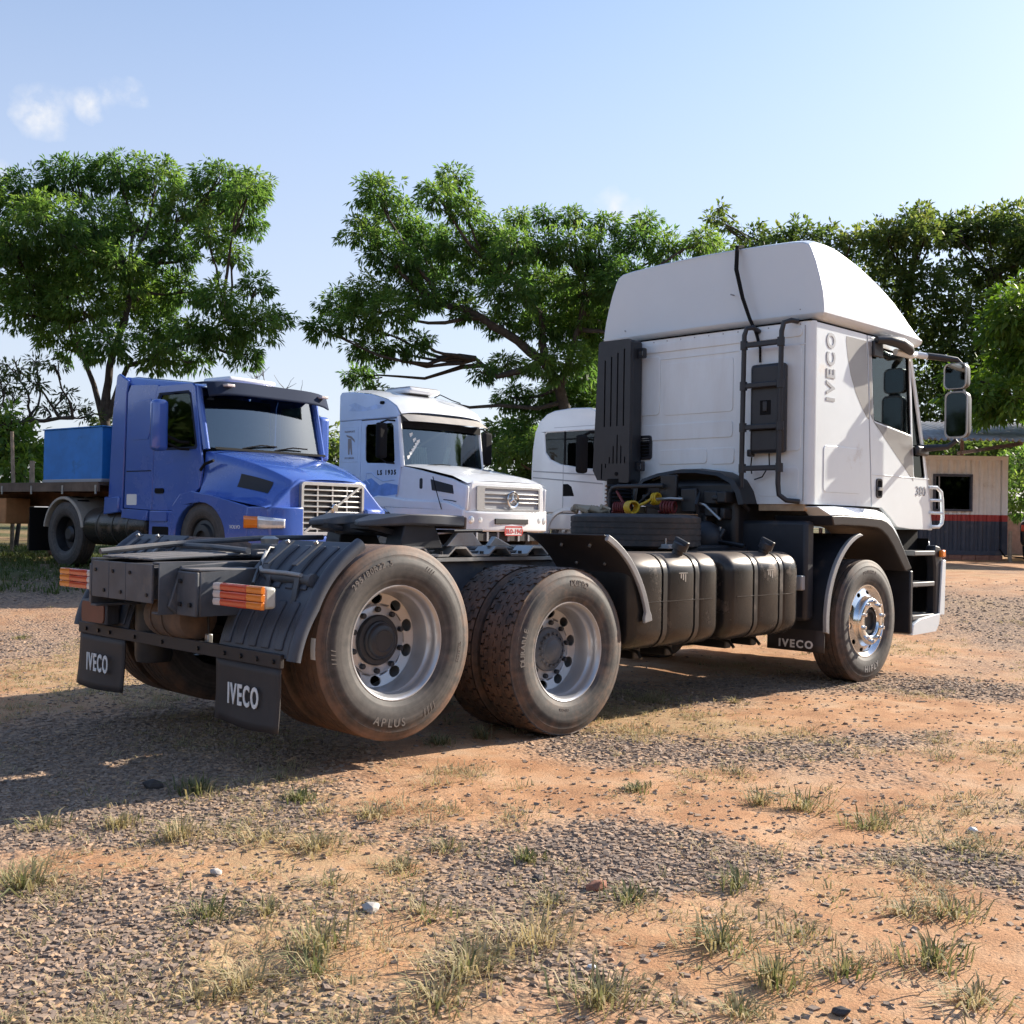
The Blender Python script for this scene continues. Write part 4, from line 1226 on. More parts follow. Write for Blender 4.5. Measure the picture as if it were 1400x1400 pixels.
# horn/antenna at roof front
MB().tube([(6.12, -1.02, 3.02), (6.10, -1.06, 3.12), (6.03, -1.09, 3.24)], [.008, .006, .003], 6).build('antenna', 'rubber_seal', K)
# ladder ------------------------------------------------------------------------------
ld = empty('ladder', (0, 0, 0), 0, K)
LX = 4.17
MB().tube([(4.29, -.615, 2.94), (4.21, -.605, 2.965), (4.172, -.57, 2.955), (LX, -.55, 2.90), (LX, -.545, 2.40), (LX, -.54, 1.62), (4.19, -.54, 1.50), (4.28, -.54, 1.45)], .021, 10).build('rail', 'black_plastic', ld)
MB().tube([(4.29, -.98, 2.985), (4.23, -.955, 2.99), (4.18, -.92, 2.97), (LX, -.905, 2.90), (LX, -.90, 2.40), (LX, -.89, 1.66), (4.18, -.895, 1.57), (4.21, -.945, 1.525), (4.285, -1.02, 1.515)], .021, 10).build('rail', 'black_plastic', ld)
for z in (2.815, 2.475, 2.13, 1.79):
    MB().box(LX - .016, LX + .016, -.90, -.55, z - .022, z + .022).build('rung', 'black_plastic', ld, bevel=.008)
    for y in (-.548, -.9):
        MB().lathe([(.0215, z - .036), (.031, z - .036), (.031, z + .036), (.0215, z + .036)], 'z', (LX, y, 0), n=12).build('rung_clamp', 'black_plastic', ld)
# black case behind the ladder
bx = MB().box(4.205, 4.292, -.905, -.585, 1.915, 2.655).build('storage_case', 'black_plastic', K, bevel=.03, seg=3)
MB().box(4.200, 4.206, -.79, -.69, 2.23, 2.35).build('case_badge', 'rubber_seal', bx, bevel=.004)
MB().box(4.193, 4.202, -.76, -.72, 2.26, 2.34).build('case_badge', 'black_plastic', bx, bevel=.004)
MB().box(4.198, 4.2045, -.90, -.59, 2.10, 2.108).build('case_seam', 'rubber_seal', bx)
MB().box(4.21, 4.28, -.60, -.56, 1.89, 1.95).build('case_foot', 'black_plastic', bx, bevel=.01)
MB().tube([(4.27, -.74, 1.915), (4.27, -.745, 1.82), (4.25, -.69, 1.72), (4.26, -.61, 1.70)], .006, 6).build('case_cable', 'rubber_seal', bx)
MB().tube([(4.28, -.57, 1.92), (4.28, -.56, 1.82), (4.27, -.575, 1.75)], .006, 6).build('case_cable', 'rubber_seal', bx)
# plate under the rear right corner
MB().box(4.31, 4.36, -1.05, -.62, 1.44, 1.494).build('sill_bracket', 'plywood', K, bevel=.004)
# air intake, slotted black box on the left of the rear wall ------------------------------
ai = empty('air_intake', Vector((0, -.185, 0)), 0, K)
outer = [(.805, 1.68), (1.16, 1.71), (1.215, 1.80), (1.165, 2.97), (1.14, 2.99), (.805, 2.985), (.785, 2.96), (.785, 1.70)]
holes = []
for j, y in enumerate((.85, .925, 1.0, 1.075)):
    holes.append([(y, 2.20), (y + .016, 2.20), (y + .016, 2.90 - .03 * j), (y, 2.90 - .03 * j)])
for j, y in enumerate((.83, .875, .92, .965, 1.01, 1.055, 1.10)):
    top = 2.12 - .10 * abs(j - 2)
    holes.append([(y, 1.86), (y + .014, 1.86), (y + .014, top), (y, top)])
MB().panel(outer, holes, lambda y, z: (4.09, y, z), lambda y, z: (4.115, y, z)).build('slotted_front', 'black_plastic', ai)
MB().panel([(.805 + (p[0] - .805) * .985 + .004, p[1]) for p in outer], [], lambda y, z: (4.118, y, z), lambda y, z: (4.27, y, z)).build('intake_body', 'black_plastic', ai, bevel=.02)
MB().tube([(4.09, .93, 1.765), (4.083, .93, 1.765)], .018, 8).build('bolt', 'rubber_seal', ai)
for z in (2.865, 1.84):
    MB().panel(rrect(.705, .785, z - .05, z + .04, .012), [rrect(.725, .77, z - .03, z + .02, .008)], lambda y, z: (4.19, y, z), lambda y, z: (4.22, y, z)).build('intake_bracket', 'black_plastic', ai)
for k in range(6):
    z = 1.48 + k * .035
    MB().lathe([(.11, z - .014), (.135, z), (.11, z + .014)], 'z', (4.18, .97, 0), n=20).build('bellows_ring', 'black_plastic', ai)
MB().lathe([(.112, 1.40), (.112, 1.72)], 'z', (4.18, .97, 0), n=20).build('intake_duct', 'rubber_seal', ai)
OFS = keep_ofs
MB().tube([(3.95, .70, 1.16), (3.95, .70, 1.58), (3.95, .67, 1.63), (3.95, .61, 1.645), (3.95, .10, 1.645)], .020, 10).build('hose_rail', 'black_plastic', T)
# mirrors -------------------------------------------------------------------------------
for s in (-1, 1):
    mr = empty('mirror', Vector((6.1, s * 1.4, 2.5)) - keep_ofs, 0, T)
    OFS = Vector((6.1, s * 1.4, 2.5))
    MB().tube([(5.93, s * 1.12, 2.900), (6.02, s * 1.18, 2.895), (6.12, s * 1.24, 2.885)], [.030, .030, .028], 10).build('arm_base', 'white_paint', mr)
    MB().tube([(6.10, s * 1.23, 2.890), (6.22, s * 1.31, 2.880), (6.34, s * 1.40, 2.865), (6.37, s * 1.43, 2.83)], [.030, .030, .026, .020], 10).build('upper_arm', 'black_plastic', mr)
    MB().tube([(6.24, s * 1.11, 2.055), (6.28, s * 1.20, 2.06), (6.36, s * 1.32, 2.07), (6.38, s * 1.40, 2.13)], [.034, .034, .028, .022], 10).build('lower_arm', 'black_plastic', mr)
    def housing(z0, z1, yc, w, nm):
        ring = rrect(yc - w / 2, yc + w / 2, z0, z1, .05, 4)
        rings = []
        for x, sc in ((6.33, .985), (6.335, 1.0), (6.40, .97), (6.445, .86), (6.465, .60)):
            cz = (z0 + z1) / 2
            rings.append([(x, s * (yc + (p[0] - yc) * sc), cz + (p[1] - cz) * sc) for p in ring])
        o = MB().loft(rings).build('housing', 'black_plastic', mr, smooth=50)
        inner = [(yc + (p[0] - yc) * .86, (z0 + z1) / 2 + (p[1] - (z0 + z1) / 2) * .92) for p in ring]
        MB().panel(ring, [inner], lambda y, z: (6.324, s * y, z), lambda y, z: (6.334, s * y, z)).build('housing_rim', 'silver_trim', mr, bevel=.003)
        MB().panel(inner, [], lambda y, z: (6.3285, s * y, z), lambda y, z: (6.3305, s * y, z)).build('mirror_glass', 'mirror_glass', mr)
    housing(2.595, 2.835, 1.395, .215, 'upper')
    housing(2.145, 2.575, 1.41, .215, 'main')
    MB().box(6.35, 6.41, s * 1.37, s * 1.46, 2.575, 2.595).build('joint', 'black_plastic', mr)
    OFS = keep_ofs
    # wind deflector and sill pad on the door
    MB().tube([(5.30, s * (CW + .035), 2.945), (5.42, s * (CW + .075), 2.955), (5.58, s * (CW + .115), 2.945), (5.72, s * (CW + .12), 2.915), (5.80, s * (CW + .105), 2.89)], [.03, .045, .052, .050, .036], 12).build('mirror_motor_cover', 'black_plastic', K, smooth=60)
    MB().box(5.27, 5.44, s * (CW + .002), s * (CW + .03), 2.80, 2.94).build('cover_foot', 'black_plastic', K, bevel=.01)
    MB().tube([(5.62, s * (CW + .05), 2.875), (5.82, s * (CW + .085), 2.868), (5.97, s * (CW + .06), 2.89)], [.030, .036, .032], 10).build('mirror_bracket', 'white_paint', K)
    MB().box(6.10, 6.33, s * (CW + .002), s * (CW + .05), 1.985, 2.075).build('mirror_foot', 'black_plastic', K, bevel=.02)
OFS = keep_ofs
# grab handle, fender, steps and bumper ------------------------------------------------------
for s in (-1, 1):
    gh = MB().tube([(6.42, s * 1.12, 1.70), (6.50, s * 1.16, 1.70), (6.58, s * 1.165, 1.66), (6.60, s * 1.165, 1.60), (6.62, s * 1.165, 1.42), (6.60, s * 1.165, 1.36), (6.54, s * 1.165, 1.33), (6.46, s * 1.13, 1.33)], .017, 10).build('grab_handle', 'white_paint', T)
    for z in (1.46, 1.58):
        MB().tube([(6.44, s * 1.12, z), (6.61, s * 1.165, z)], .013, 8).build('grab_rung', 'white_paint', gh)
    # wheel arch: white wing above, black lip below
    top = [(4.315, 1.478), (4.60, 1.484), (4.95, 1.480), (5.30, 1.468), (5.43, 1.445), (5.55, 1.39), (5.68, 1.29), (5.80, 1.16), (5.88, 1.06), (5.935, .98)]
    low = [(4.42, 1.405), (4.60, 1.410), (4.95, 1.405), (5.27, 1.392), (5.37, 1.37), (5.48, 1.32), (5.60, 1.225), (5.71, 1.11), (5.79, 1.02), (5.85, .955)]
    lip = [(4.47, 1.325), (4.62, 1.330), (4.93, 1.325), (5.20, 1.313), (5.29, 1.29), (5.39, 1.24), (5.50, 1.155), (5.60, 1.06), (5.68, .985), (5.74, .93)]
    def strip(pa, pb, yo_a, yo_b, yi, nm, m, bev):
        n = len(pa)
        r1 = [(p[0], s * yi, p[1]) for p in pa]; r2 = [(p[0], s * yo_a, p[1]) for p in pa]
        r3 = [(p[0], s * yo_b, p[1]) for p in pb]; r4 = [(p[0], s * yi, p[1]) for p in pb]
        vs = r1 + r2 + r3 + r4
        fs = [(a * n + i, a * n + i + 1, ((a + 1) % 4) * n + i + 1, ((a + 1) % 4) * n + i) for a in range(4) for i in range(n - 1)]
        fs += [(0, n, 2 * n, 3 * n), (n - 1, 2 * n - 1, 3 * n - 1, 4 * n - 1)]
        return MB().add(vs, fs).build(nm, m, T, bevel=bev, seg=3)
    strip(top, low, 1.165, 1.232, 1.02, 'wing', 'white_paint', .012)
    strip([(p[0], p[1] - .002) for p in low], lip, 1.238, 1.232, .70, 'arch_lip', 'black_plastic', .010)
    # rear splash guard of the front wheel, curved edge, mud flap below
    sg = []
    for i in range(17):
        a = R(100 + 88 * i / 16)
        rr_ = .64 + .02 * i / 16
        sg.append((AX_STR + rr_ * math.cos(a) - .04, .56 + (rr_ + .07) * math.sin(a)))
    n = len(sg)
    vs = [(p[0], s * 1.19, p[1]) for p in sg] + [(p[0], s * .66, p[1]) for p in sg] + [(p[0] + .012, s * .66, p[1] - .006) for p in sg] + [(p[0] + .012, s * 1.19, p[1] - .006) for p in sg]
    fs = [(a * n + i, a * n + i + 1, ((a + 1) % 4) * n + i + 1, ((a + 1) % 4) * n + i) for a in range(4) for i in range(n - 1)]
    fs += [(0, n, 2 * n, 3 * n), (n - 1, 2 * n - 1, 3 * n - 1, 4 * n - 1)]
    o = MB().add(vs, fs).build('splash_guard', 'dark_frame', T)
    rings = []
    for p in sg:
        rings.append([(p[0] - .012, s * 1.180, p[1] + .004), (p[0] - .012, s * 1.212, p[1] + .004), (p[0] + .035, s * 1.215, p[1] - .012), (p[0] + .035, s * 1.195, p[1] - .012)])
    MB().loft(rings).build('guard_edge', 'edge_trim', o, bevel=.004)
    mf = MB().grid(lambda u, v: (4.425 - .01 * v, s * (.66 + .53 * u), .56 - .27 * v), 6, 4).build('mud_flap', 'flap_rubber', T)
    md = mf.modifiers.new('thick', 'SOLIDIFY'); md.thickness = .008
    lettering('lettering', 'IVECO', .088, (4.408, s * .93, .345), (0, -1, 0), (0, 0, 1), 'white_letter', mf, bold=.003, sx=1.05)
    box('side_shield', 'dark_frame', T, 4.27, 4.40, s * .42, s * 1.10, .55, 1.36, .03)
    box('relay_box', 'edge_trim', T, 4.20, 4.262, s * 1.00, s * 1.10, .80, .92, .01)
    # step well
    sw = MB().prism([(5.92, .36), (6.56, .36), (6.56, 1.30), (5.97, 1.30), (5.93, .93)], 'y', s * .62, s * .95).build('step_well', 'rubber_seal', T)
    for z, x0 in ((1.085, 6.00), (.80, 5.97), (.50, 5.97)):
        MB().box(x0, 6.42, s * .90, s * 1.19, z - .022, z + .022).build('step', 'step_grey', T, bevel=.008)
    MB().box(6.553, 6.562, s * .80, s * 1.06, .40, 1.22).build('step_back', 'rubber_seal', T)
    MB().box(5.90, 5.955, s * .70, s * 1.20, .36, .93).build('step_side', 'black_plastic', T, bevel=.012)
    # bumper end: white sill under the steps and the upright at the corner
    MB().prism([(5.93, .345), (6.44, .355), (6.50, .42), (6.52, .52), (6.10, .49), (5.95, .44)], 'y', s * .75, s * 1.205).build('bumper_end', 'white_paint', T, bevel=.014, seg=3)
    MB().prism([(6.44, .45), (6.60, .50), (6.60, 1.02), (6.55, 1.14), (6.44, 1.16), (6.40, 1.10), (6.44, .95)], 'y', s * 1.09, s * 1.185).build('bumper_corner', 'black_plastic', T, bevel=.02, seg=3)
    MB().prism([(6.50, .50), (6.60, .50), (6.62, 1.02), (6.55, 1.02)], 'y', s * 1.186, s * 1.205).build('corner_panel', 'white_paint', T, bevel=.008)
    MB().box(6.50, 6.58, s * 1.186, s * 1.225, 1.045, 1.115).build('side_marker_lamp', 'orange_lens', T, bevel=.012)
    MB().box(6.615, 6.64, s * .62, s * 1.08, .62, .86).build('headlamp', 'headlamp_glass', T, bevel=.01)
MB().prism([(6.565, -1.05), (6.63, -1.05), (6.70, -.8), (6.76, 0), (6.70, .8), (6.63, 1.05), (6.565, 1.05)], 'z', .36, 1.20).build('front_bumper', 'white_paint', T, bevel=.03, seg=3)
# spare wheel and hoses on the frame -----------------------------------------------------------
OFS = Vector((0, 0, 0))
sp = empty('spare_tyre', (3.20, -.20, 1.12))
tag(sp, 'bare black spare tyre lying flat on the chassis behind the white cab', 'tyre')
spt = tyre_mesh('tyre', 'tyre_spare', 'rib', Ro=.515, W=.272, Rb=.28, n=72, groove=.005)
o = link('tyre_casing', spt, sp); o.rotation_euler = (R(90), 0, 0); o.location = (0, 0, .136)
b = MB()
a = R(-30)
for (rr_, z0, z1) in ((.518, .012, .262),):
    c = Vector((rr_ * math.cos(a), rr_ * math.sin(a), 0)); t = Vector((-math.sin(a), math.cos(a), 0)); nrm = Vector((math.cos(a), math.sin(a), 0))
    b.obox(c + Vector((0, 0, .137)), t, nrm, (0, 0, 1), .022, .004, .128)
    b.obox(nrm * .41 + Vector((0, 0, .276)), t, nrm, (0, 0, 1), .022, .115, .003)
    b.obox(nrm * .50 + Vector((0, 0, -.05)), t, nrm, (.0, 0, 1), .022, .004, .06)
b.build('lashing_strap', 'strap_web', sp)
MB().box(-.45, .45, -.26, -.18, -.044, .002).build('tyre_support', 'machinery', sp)
MB().box(-.45, .45, .42, .50, -.044, .002).build('tyre_support', 'machinery', sp)
# dirty rag-like hose bundle and coiled lines
def coil(c, axis, rad, pitch, turns, r_, name, m, parent=None, n=16):
    c = Vector(c); ax = Vector(axis).normalized(); u_ = ax.orthogonal().normalized(); v_ = ax.cross(u_)
    pts = []
    for i in range(int(turns * n) + 1):
        t = 2 * math.pi * i / n
        pts.append(c + ax * (pitch * i / n) + (u_ * math.cos(t) + v_ * math.sin(t)) * rad)
    return MB().tube(pts, r_, 6).build(name, m, parent)
OFS = Vector((2.7, 0, 0))
hs = MB().tube([(3.95, .20, 1.55), (3.90, .25, 1.50), (3.86, .3, 1.47)], .012, 8).build('coiled_air_line', 'yellow_hose', T)
coil((3.78, .34, 1.455), (-.5, -.86, 0), .050, .020, 6, .0095, 'yellow_coil', 'yellow_hose', hs)
coil((3.94, .20, 1.53), (-.1, -1, .1), .046, .020, 3, .0095, 'yellow_coil', 'yellow_hose', hs)
hr = MB().tube([(3.95, .62, 1.60), (3.92, .52, 1.50), (3.86, .5, 1.46)], .012, 8).build('coiled_air_line', 'red_hose', T)
coil((3.84, .56, 1.450), (.2, -1, .02), .046, .022, 7, .009, 'red_coil', 'red_hose', hr)
coil((3.92, .10, 1.46), (.1, -1, -.02), .050, .028, 5, .009, 'red_coil', 'red_hose', hr)
MB().tube([(3.96, .18, 1.53), (3.93, 0, 1.535), (3.93, -.12, 1.53)], .012, 8).build('air_coupling', 'bare_steel', T)
box('coupling_plate', 'machinery', T, 3.98, 4.02, -.22, -.06, 1.42, 1.62, .01)
box('coupling_plate', 'machinery', T, 3.98, 4.02, -.01, .16, 1.50, 1.74, .01)
rgm = MB()
rr = random.Random(9)
for k in range(5):
    c = Vector((3.30 + rr.uniform(-.1, .1), .30 + rr.uniform(-.12, .12), 1.415))
    rgm.tube([c + Vector((rr.uniform(-.1, .1), rr.uniform(-.12, .12), rr.uniform(-.01, .04))) for _ in range(5)], .022, 8)
OFS = Vector((0, 0, 0))
o = rgm.build('crumpled_rag', 'rag_cloth'); tag(o, 'crumpled pale rag lying on top of the spare tyre', 'rag')

# ------------------------------------------------------------------ blue bonneted tractor
OFS = Vector((0, 0, 0))
def far_wheel(parent, loc, side, steer=False, rimmat='rim_steel'):
    w = empty('wheel', loc, 0 if side < 0 else math.pi, parent)
    link('tyre', WM['tyre_far'], w)
    b = MB()
    if steer:
        b.lathe([(.30, -.12), (.285, -.115), (.27, -.09), (.22, -.10), (.20, -.14), (.12, -.15), (.11, -.10), (0, -.10)], 'y', n=28)
    else:
        b.lathe([(.30, -.12), (.285, -.115), (.27, -.05), (.26, .03), (.19, .05), (.14, .05), (.13, -.04), (.09, -.07), (0, -.07)], 'y', n=28)
    b.build('rim', rimmat, w)
    return w

VZ = ground_z(5.2, 9.6)
volvo = empty('bonneted_tractor', (5.535, 8.76, .475), R(-83.05))
tag(volvo, 'royal blue bonneted tractor truck with dark sun visor and barred grille', 'truck')
V = volvo
BP = 'blue_paint'
HW = 1.16
def plate_y(poly, holes, s, y0, y1, name, m, parent, bevel=.006):
    return MB().panel(poly, holes, lambda x, z: (x, s * y0, z), lambda x, z: (x, s * y1, z)).build(name, m, parent, bevel=bevel)
# cab sides
for s in (-1, 1):
    slp = [(-1.93, .95), (-1.21, .92), (-1.20, 1.45), (-1.16, 2.62), (-1.10, 2.78), (-1.80, 2.82), (-1.88, 2.70)]
    plate_y(slp, [], s, HW, HW - .04, 'sleeper_side', BP, V)
    plate_y([(-1.80, 1.98), (-1.33, 1.98), (-1.28, 2.10), (-1.27, 2.58), (-1.70, 2.56), (-1.78, 2.45)], [], s, HW + .010, HW - .002, 'sleeper_window_panel', BP, V, .008)
    plate_y([(-1.88, 1.50), (-1.24, 1.50), (-1.24, 1.515), (-1.88, 1.515)], [], s, HW + .003, HW - .002, 'sleeper_crease', 'rubber_seal', V, 0)
    plate_y(rrect(-1.86, -1.60, .995, 1.16, .02), [], s, HW + .003, HW - .002, 'white_sticker', 'sticker', V, 0)
    dr = [(-1.195, .92), (-.62, .92), (-.40, 1.02), (-.06, 1.25), (.0, 1.55), (-.06, 1.86), (-.20, 2.70), (-.28, 2.76), (-1.10, 2.76), (-1.15, 2.62), (-1.185, 1.45)]
    wn_ = [(-1.05, 1.88), (-1.0, 1.84), (-.20, 1.84), (-.17, 1.88), (-.32, 2.58), (-.38, 2.62), (-1.02, 2.62), (-1.06, 2.56)]
    d = plate_y(dr, [wn_], s, HW + .006, HW - .03, 'door', BP, V)
    plate_y([(p[0], p[1]) for p in wn_], [], s, HW - .012, HW - .018, 'side_window', 'cab_glass', d, 0)
    cx, cz = -.63, 2.23
    plate_y([(cx + (p[0] - cx) * 1.10, cz + (p[1] - cz) * 1.10) for p in wn_], [wn_], s, HW + .010, HW - .010, 'window_frame', 'blue_visor', d, .003)
    plate_y(rrect(-1.12, -.90, 1.17, 1.245, .03), [], s, HW + .022, HW, 'door_handle', 'rubber_seal', d, .004)
    # rear air deflector at the cab's back edge
    plate_y([(-2.36, .86), (-1.96, .90), (-1.90, 2.70), (-1.86, 2.90), (-2.10, 3.02), (-2.17, 2.98), (-2.27, 2.40)], [], s, HW + .015, HW - .03, 'air_deflector', BP, V, .02)
    plate_y([(-2.42, .84), (-2.02, .88), (-2.0, 1.12), (-2.40, 1.12)], [], s, HW + .05, HW - .05, 'deflector_foot', BP, V, .02)
    # skirt with steps
    plate_y([(-1.97, .80), (-1.30, .76), (-1.28, .915), (-1.95, .94)], [], s, HW + .03, HW - .06, 'skirt', BP, V, .015)
    plate_y([(-1.27, .52), (-.72, .45), (-.62, .62), (-.62, .915), (-1.25, .915)], [], s, HW + .02, HW - .30, 'step_box', BP, V, .02)
    plate_y(rrect(-1.20, -.78, .76, .90, .02), [], s, HW + .045, HW + .019, 'step_lid', BP, V, .01)
    plate_y(rrect(-1.16, -.76, .50, .68, .02), [], s, HW + .024, HW + .019, 'step_recess', 'rubber_seal', V, 0)
    # fuel tank cylinder
    tk = MB().lathe([(0, -3.08), (.22, -3.07), (.285, -3.03), (.30, -2.98), (.30, -1.42), (.285, -1.37), (.22, -1.33), (0, -1.32)], 'x', (0, s * .90, .66), n=32).build('fuel_tank', 'fuel_tank_metal', V)
    for x in (-2.62, -2.2, -1.8):
        MB().lathe([(.301, x - .02), (.308, x - .02), (.308, x + .02), (.301, x + .02)], 'x', (0, s * .90, .66), n=32).build('tank_strap', 'tank_strap', tk)
    # rear fenders
    rings = []
    for i in range(21):
        a = R(10 + 160 * i / 20); rr_ = .60
        rings.append([(-3.57 + rr_ * math.cos(a), s * .58, .53 + rr_ * math.sin(a)), (-3.57 + rr_ * math.cos(a), s * 1.21, .53 + rr_ * math.sin(a)),
                      (-3.57 + (rr_ - .05) * math.cos(a), s * 1.22, .53 + (rr_ - .05) * math.sin(a)), (-3.57 + (rr_ - .05) * math.cos(a), s * .58, .53 + (rr_ - .05) * math.sin(a))])
    fe = MB().loft(rings).build('rear_fender', 'beige_fender', V, bevel=.01)
    for a in (62, 78, 94, 110):
        MB().obox((-3.57 + .602 * math.cos(R(a)), s * 1.02, .53 + .602 * math.sin(R(a))), (-math.sin(R(a)), 0, math.cos(R(a))), (0, 1, .0), (math.cos(R(a)), 0, math.sin(R(a))), .02, .10, .003).build('fender_slot', 'rubber_seal', fe)
    far_wheel(V, (-3.57, s * 1.04, .52), s, rimmat='machinery')
    far_wheel(V, (0, s * 1.02, .52), s, True, rimmat='machinery')
    # front wing with wheel arch
    arc = [(.58 * math.cos(R(a)), .52 + .52 * math.sin(R(a))) for a in range(-8, 189, 14)]
    wing = [(1.06, .56), (1.06, .99), (.70, 1.06), (.30, 1.14), (-.20, 1.20), (-.48, 1.15), (-.66, .98), (-.68, .46)] + list(reversed(arc))
    plate_y(wing, [], s, HW + .045, HW - .22, 'wing', BP, V, .035)
    plan = [(1.05, 1.205), (1.20, 1.195), (1.33, 1.15), (1.43, 1.06), (1.49, .92), (1.515, .78), (1.52, .60)]
    MB().prism([(x, s * y) for x, y in plan] + [(1.05, s * .60)], 'z', .565, .985).build('wing_nose', BP, V, bevel=.04, seg=3)
    def wrap(u, v, z0, z1, k0, k1, off):
        k = k0 + (k1 - k0) * u; i0 = min(int(k), len(plan) - 2); f = k - i0
        x = plan[i0][0] + (plan[i0 + 1][0] - plan[i0][0]) * f; y = plan[i0][1] + (plan[i0 + 1][1] - plan[i0][1]) * f
        return (x + off * (.3 + .7 * u), s * (y + off * (1 - .8 * u)), z0 + (z1 - z0) * v - .02 * u * (v - .5))
    for nm, k0, k1, m_ in (('indicator_lamp', -.2, 1.5, 'orange_lens'), ('headlamp', 1.53, 4.0, 'headlamp_glass')):
        hl = MB().grid(lambda u, v, k0=k0, k1=k1: wrap(u, v, .69, .86 - .03 * u * (1 if k0 > 1 else 0), max(0, k0) if k0 >= 0 else k0, k1, .020), 14, 3).build(nm, m_, V, smooth=60)
        md = hl.modifiers.new('thick', 'SOLIDIFY'); md.thickness = .03; md.offset = 0
    plate_y([(-.62, .30), (1.25, .30), (1.3, 1.0), (-.5, 1.2)], [], s, .72, .70, 'inner_wing', 'rubber_seal', V, 0)
    # mirror on its bracket
    mr = MB().box(-.60, -.42, s * 1.42, s * 1.66, 1.76, 2.50).build('mirror', BP, V, bevel=.07, seg=4)
    MB().tube([(-.30, s * 1.18, 1.90), (-.34, s * 1.30, 1.90), (-.46, s * 1.44, 1.98)], .022, 8).build('mirror_arm', 'rubber_seal', mr)
    MB().tube([(-.30, s * 1.18, 1.80), (-.34, s * 1.30, 1.80), (-.46, s * 1.44, 1.88)], .018, 8).build('mirror_arm', 'rubber_seal', mr)
    # bonnet catch and vent
    MB().tube([(.26, s * 1.17, 1.63), (.10, s * 1.20, 1.58), (-.02, s * 1.18, 1.50)], .022, 8).build('bonnet_catch', 'rubber_seal', V)
# roof, back and windscreen
rings = []
for x, z, hw in ((-1.96, 2.98, 1.12), (-1.6, 2.93, 1.13), (-1.0, 2.86, 1.13), (-.5, 2.80, 1.12), (-.22, 2.74, 1.08)):
    rings.append([(x, -hw, z - .14), (x, -hw + .05, z - .03), (x, -hw + .18, z), (x, 0, z + .03), (x, hw - .18, z), (x, hw - .05, z - .03), (x, hw, z - .14)])
n_ = 7; vs = [p for r_ in rings for p in r_]
MB().add(vs, [(i * n_ + k, i * n_ + k + 1, (i + 1) * n_ + k + 1, (i + 1) * n_ + k) for i in range(4) for k in range(6)]).build('roof', BP, V, smooth=60)
MB().box(-2.05, -1.95, -1.12, 1.12, .95, 2.96).build('rear_wall', BP, V, bevel=.03)
rd = MB().box(-1.0, -.35, -.45, .45, 2.86, 2.95).build('roof_hatch', 'merc_white', V, bevel=.04)
def vws(u, v):
    y = -1.07 + 2.14 * u
    return (-.02 + .14 * (1 - (y / 1.1) ** 2) - (.20 + .02) * v, y, 1.83 + .85 * v)
MB().grid(vws, 16, 6).build('windscreen', 'truck_windscreen', V, smooth=60)
for s in (-1, 1):
    MB().tube([(-.0 - .22 * v, s * 1.10, 1.80 + .90 * v) for v in np.linspace(0, 1, 5)], .05, 8).build('screen_pillar', BP, V)
    MB().tube([(.12, s * .30 - .25, 1.84), (.16, s * .30 + .05, 1.90), (.12, s * .30 + .38, 2.00 - .10)], .012, 6).build('wiper', 'rubber_seal', V)
MB().grid(lambda u, v: (.15 - .02 * v, -1.05 + 2.1 * u, 1.80 + .035 * v), 8, 1).build('cowl', 'rubber_seal', V)
# sun visor
vz = MB().grid(lambda u, v: (.10 + .12 * (1 - (2 * u - 1) ** 4) - (.10 * v if v < .75 else .075 + 1.2 * (v - .75)), -1.14 + 2.28 * u, 2.60 + (.26 * v if v < .75 else .195 + .10 * (v - .75)) - .05 * (2 * u - 1) ** 6), 18, 8).build('sun_visor', 'blue_visor', V, smooth=60)
md = vz.modifiers.new('thick', 'SOLIDIFY'); md.thickness = .02
for y in (-.85, .95):
    MB().box(.10, .215, y - .07, y + .07, 2.705, 2.745).build('marker_lamp', 'white_lens', vz, bevel=.01)
# interior
MB().box(-1.25, -1.15, -1.0, 1.0, 1.0, 2.7).build('bunk_curtain', 'interior_grey', V)
MB().box(-.30, -.05, -1.0, 1.0, 1.45, 1.80).build('dashboard', 'interior_grey', V, bevel=.04)
for y in (-.55, .55):
    MB().box(-.98, -.84, y - .23, y + .23, 1.45, 2.30).build('seat', 'seat_fabric', V, bevel=.06)
MB().box(-2.0, 0.1, -1.05, 1.05, .92, 1.0).build('cab_floor', 'rubber_seal', V)
# bonnet: crowned shell falling towards the grille
def hood(u, v, push=0.0):
    x = -.04 + 1.48 * u
    hw = 1.08 - .34 * u - .04 * u * u
    zt = 1.835 - .28 * u - .17 * u ** 3
    a = v * 2 - 1; sg_ = 1 if a > 0 else -1
    if abs(a) <= .7:
        k = a / .7
        return (x - (.05 * k * k if u > .97 else 0), hw * k, zt - .05 * k ** 4 - .02 * k * k + push)
    k = max(0.0, min(1.0, (abs(a) - .7) / .3))
    yb = 1.185 - .02 * u ** 6; zb = 1.17 - .20 * u
    kk = k ** .8
    y = hw + (yb - hw) * (.25 * kk + .75 * kk ** 2.2)
    z = (zt - .07) + (zb - (zt - .07)) * (1 - (1 - kk) ** 1.25)
    return (x - .05 * (1 if u > .97 else 0), sg_ * (y + push), z + push * .5)
MB().grid(hood, 24, 60).build('bonnet', BP, V, smooth=75)
for s in (-1, 1):
    vt = MB().grid(lambda u, v, s=s: hood(.44 + .36 * u, .5 + s * .5 * (.76 + .095 * v - .01 * u), .006), 10, 6).build('bonnet_vent', 'dark_grille', V, smooth=60)
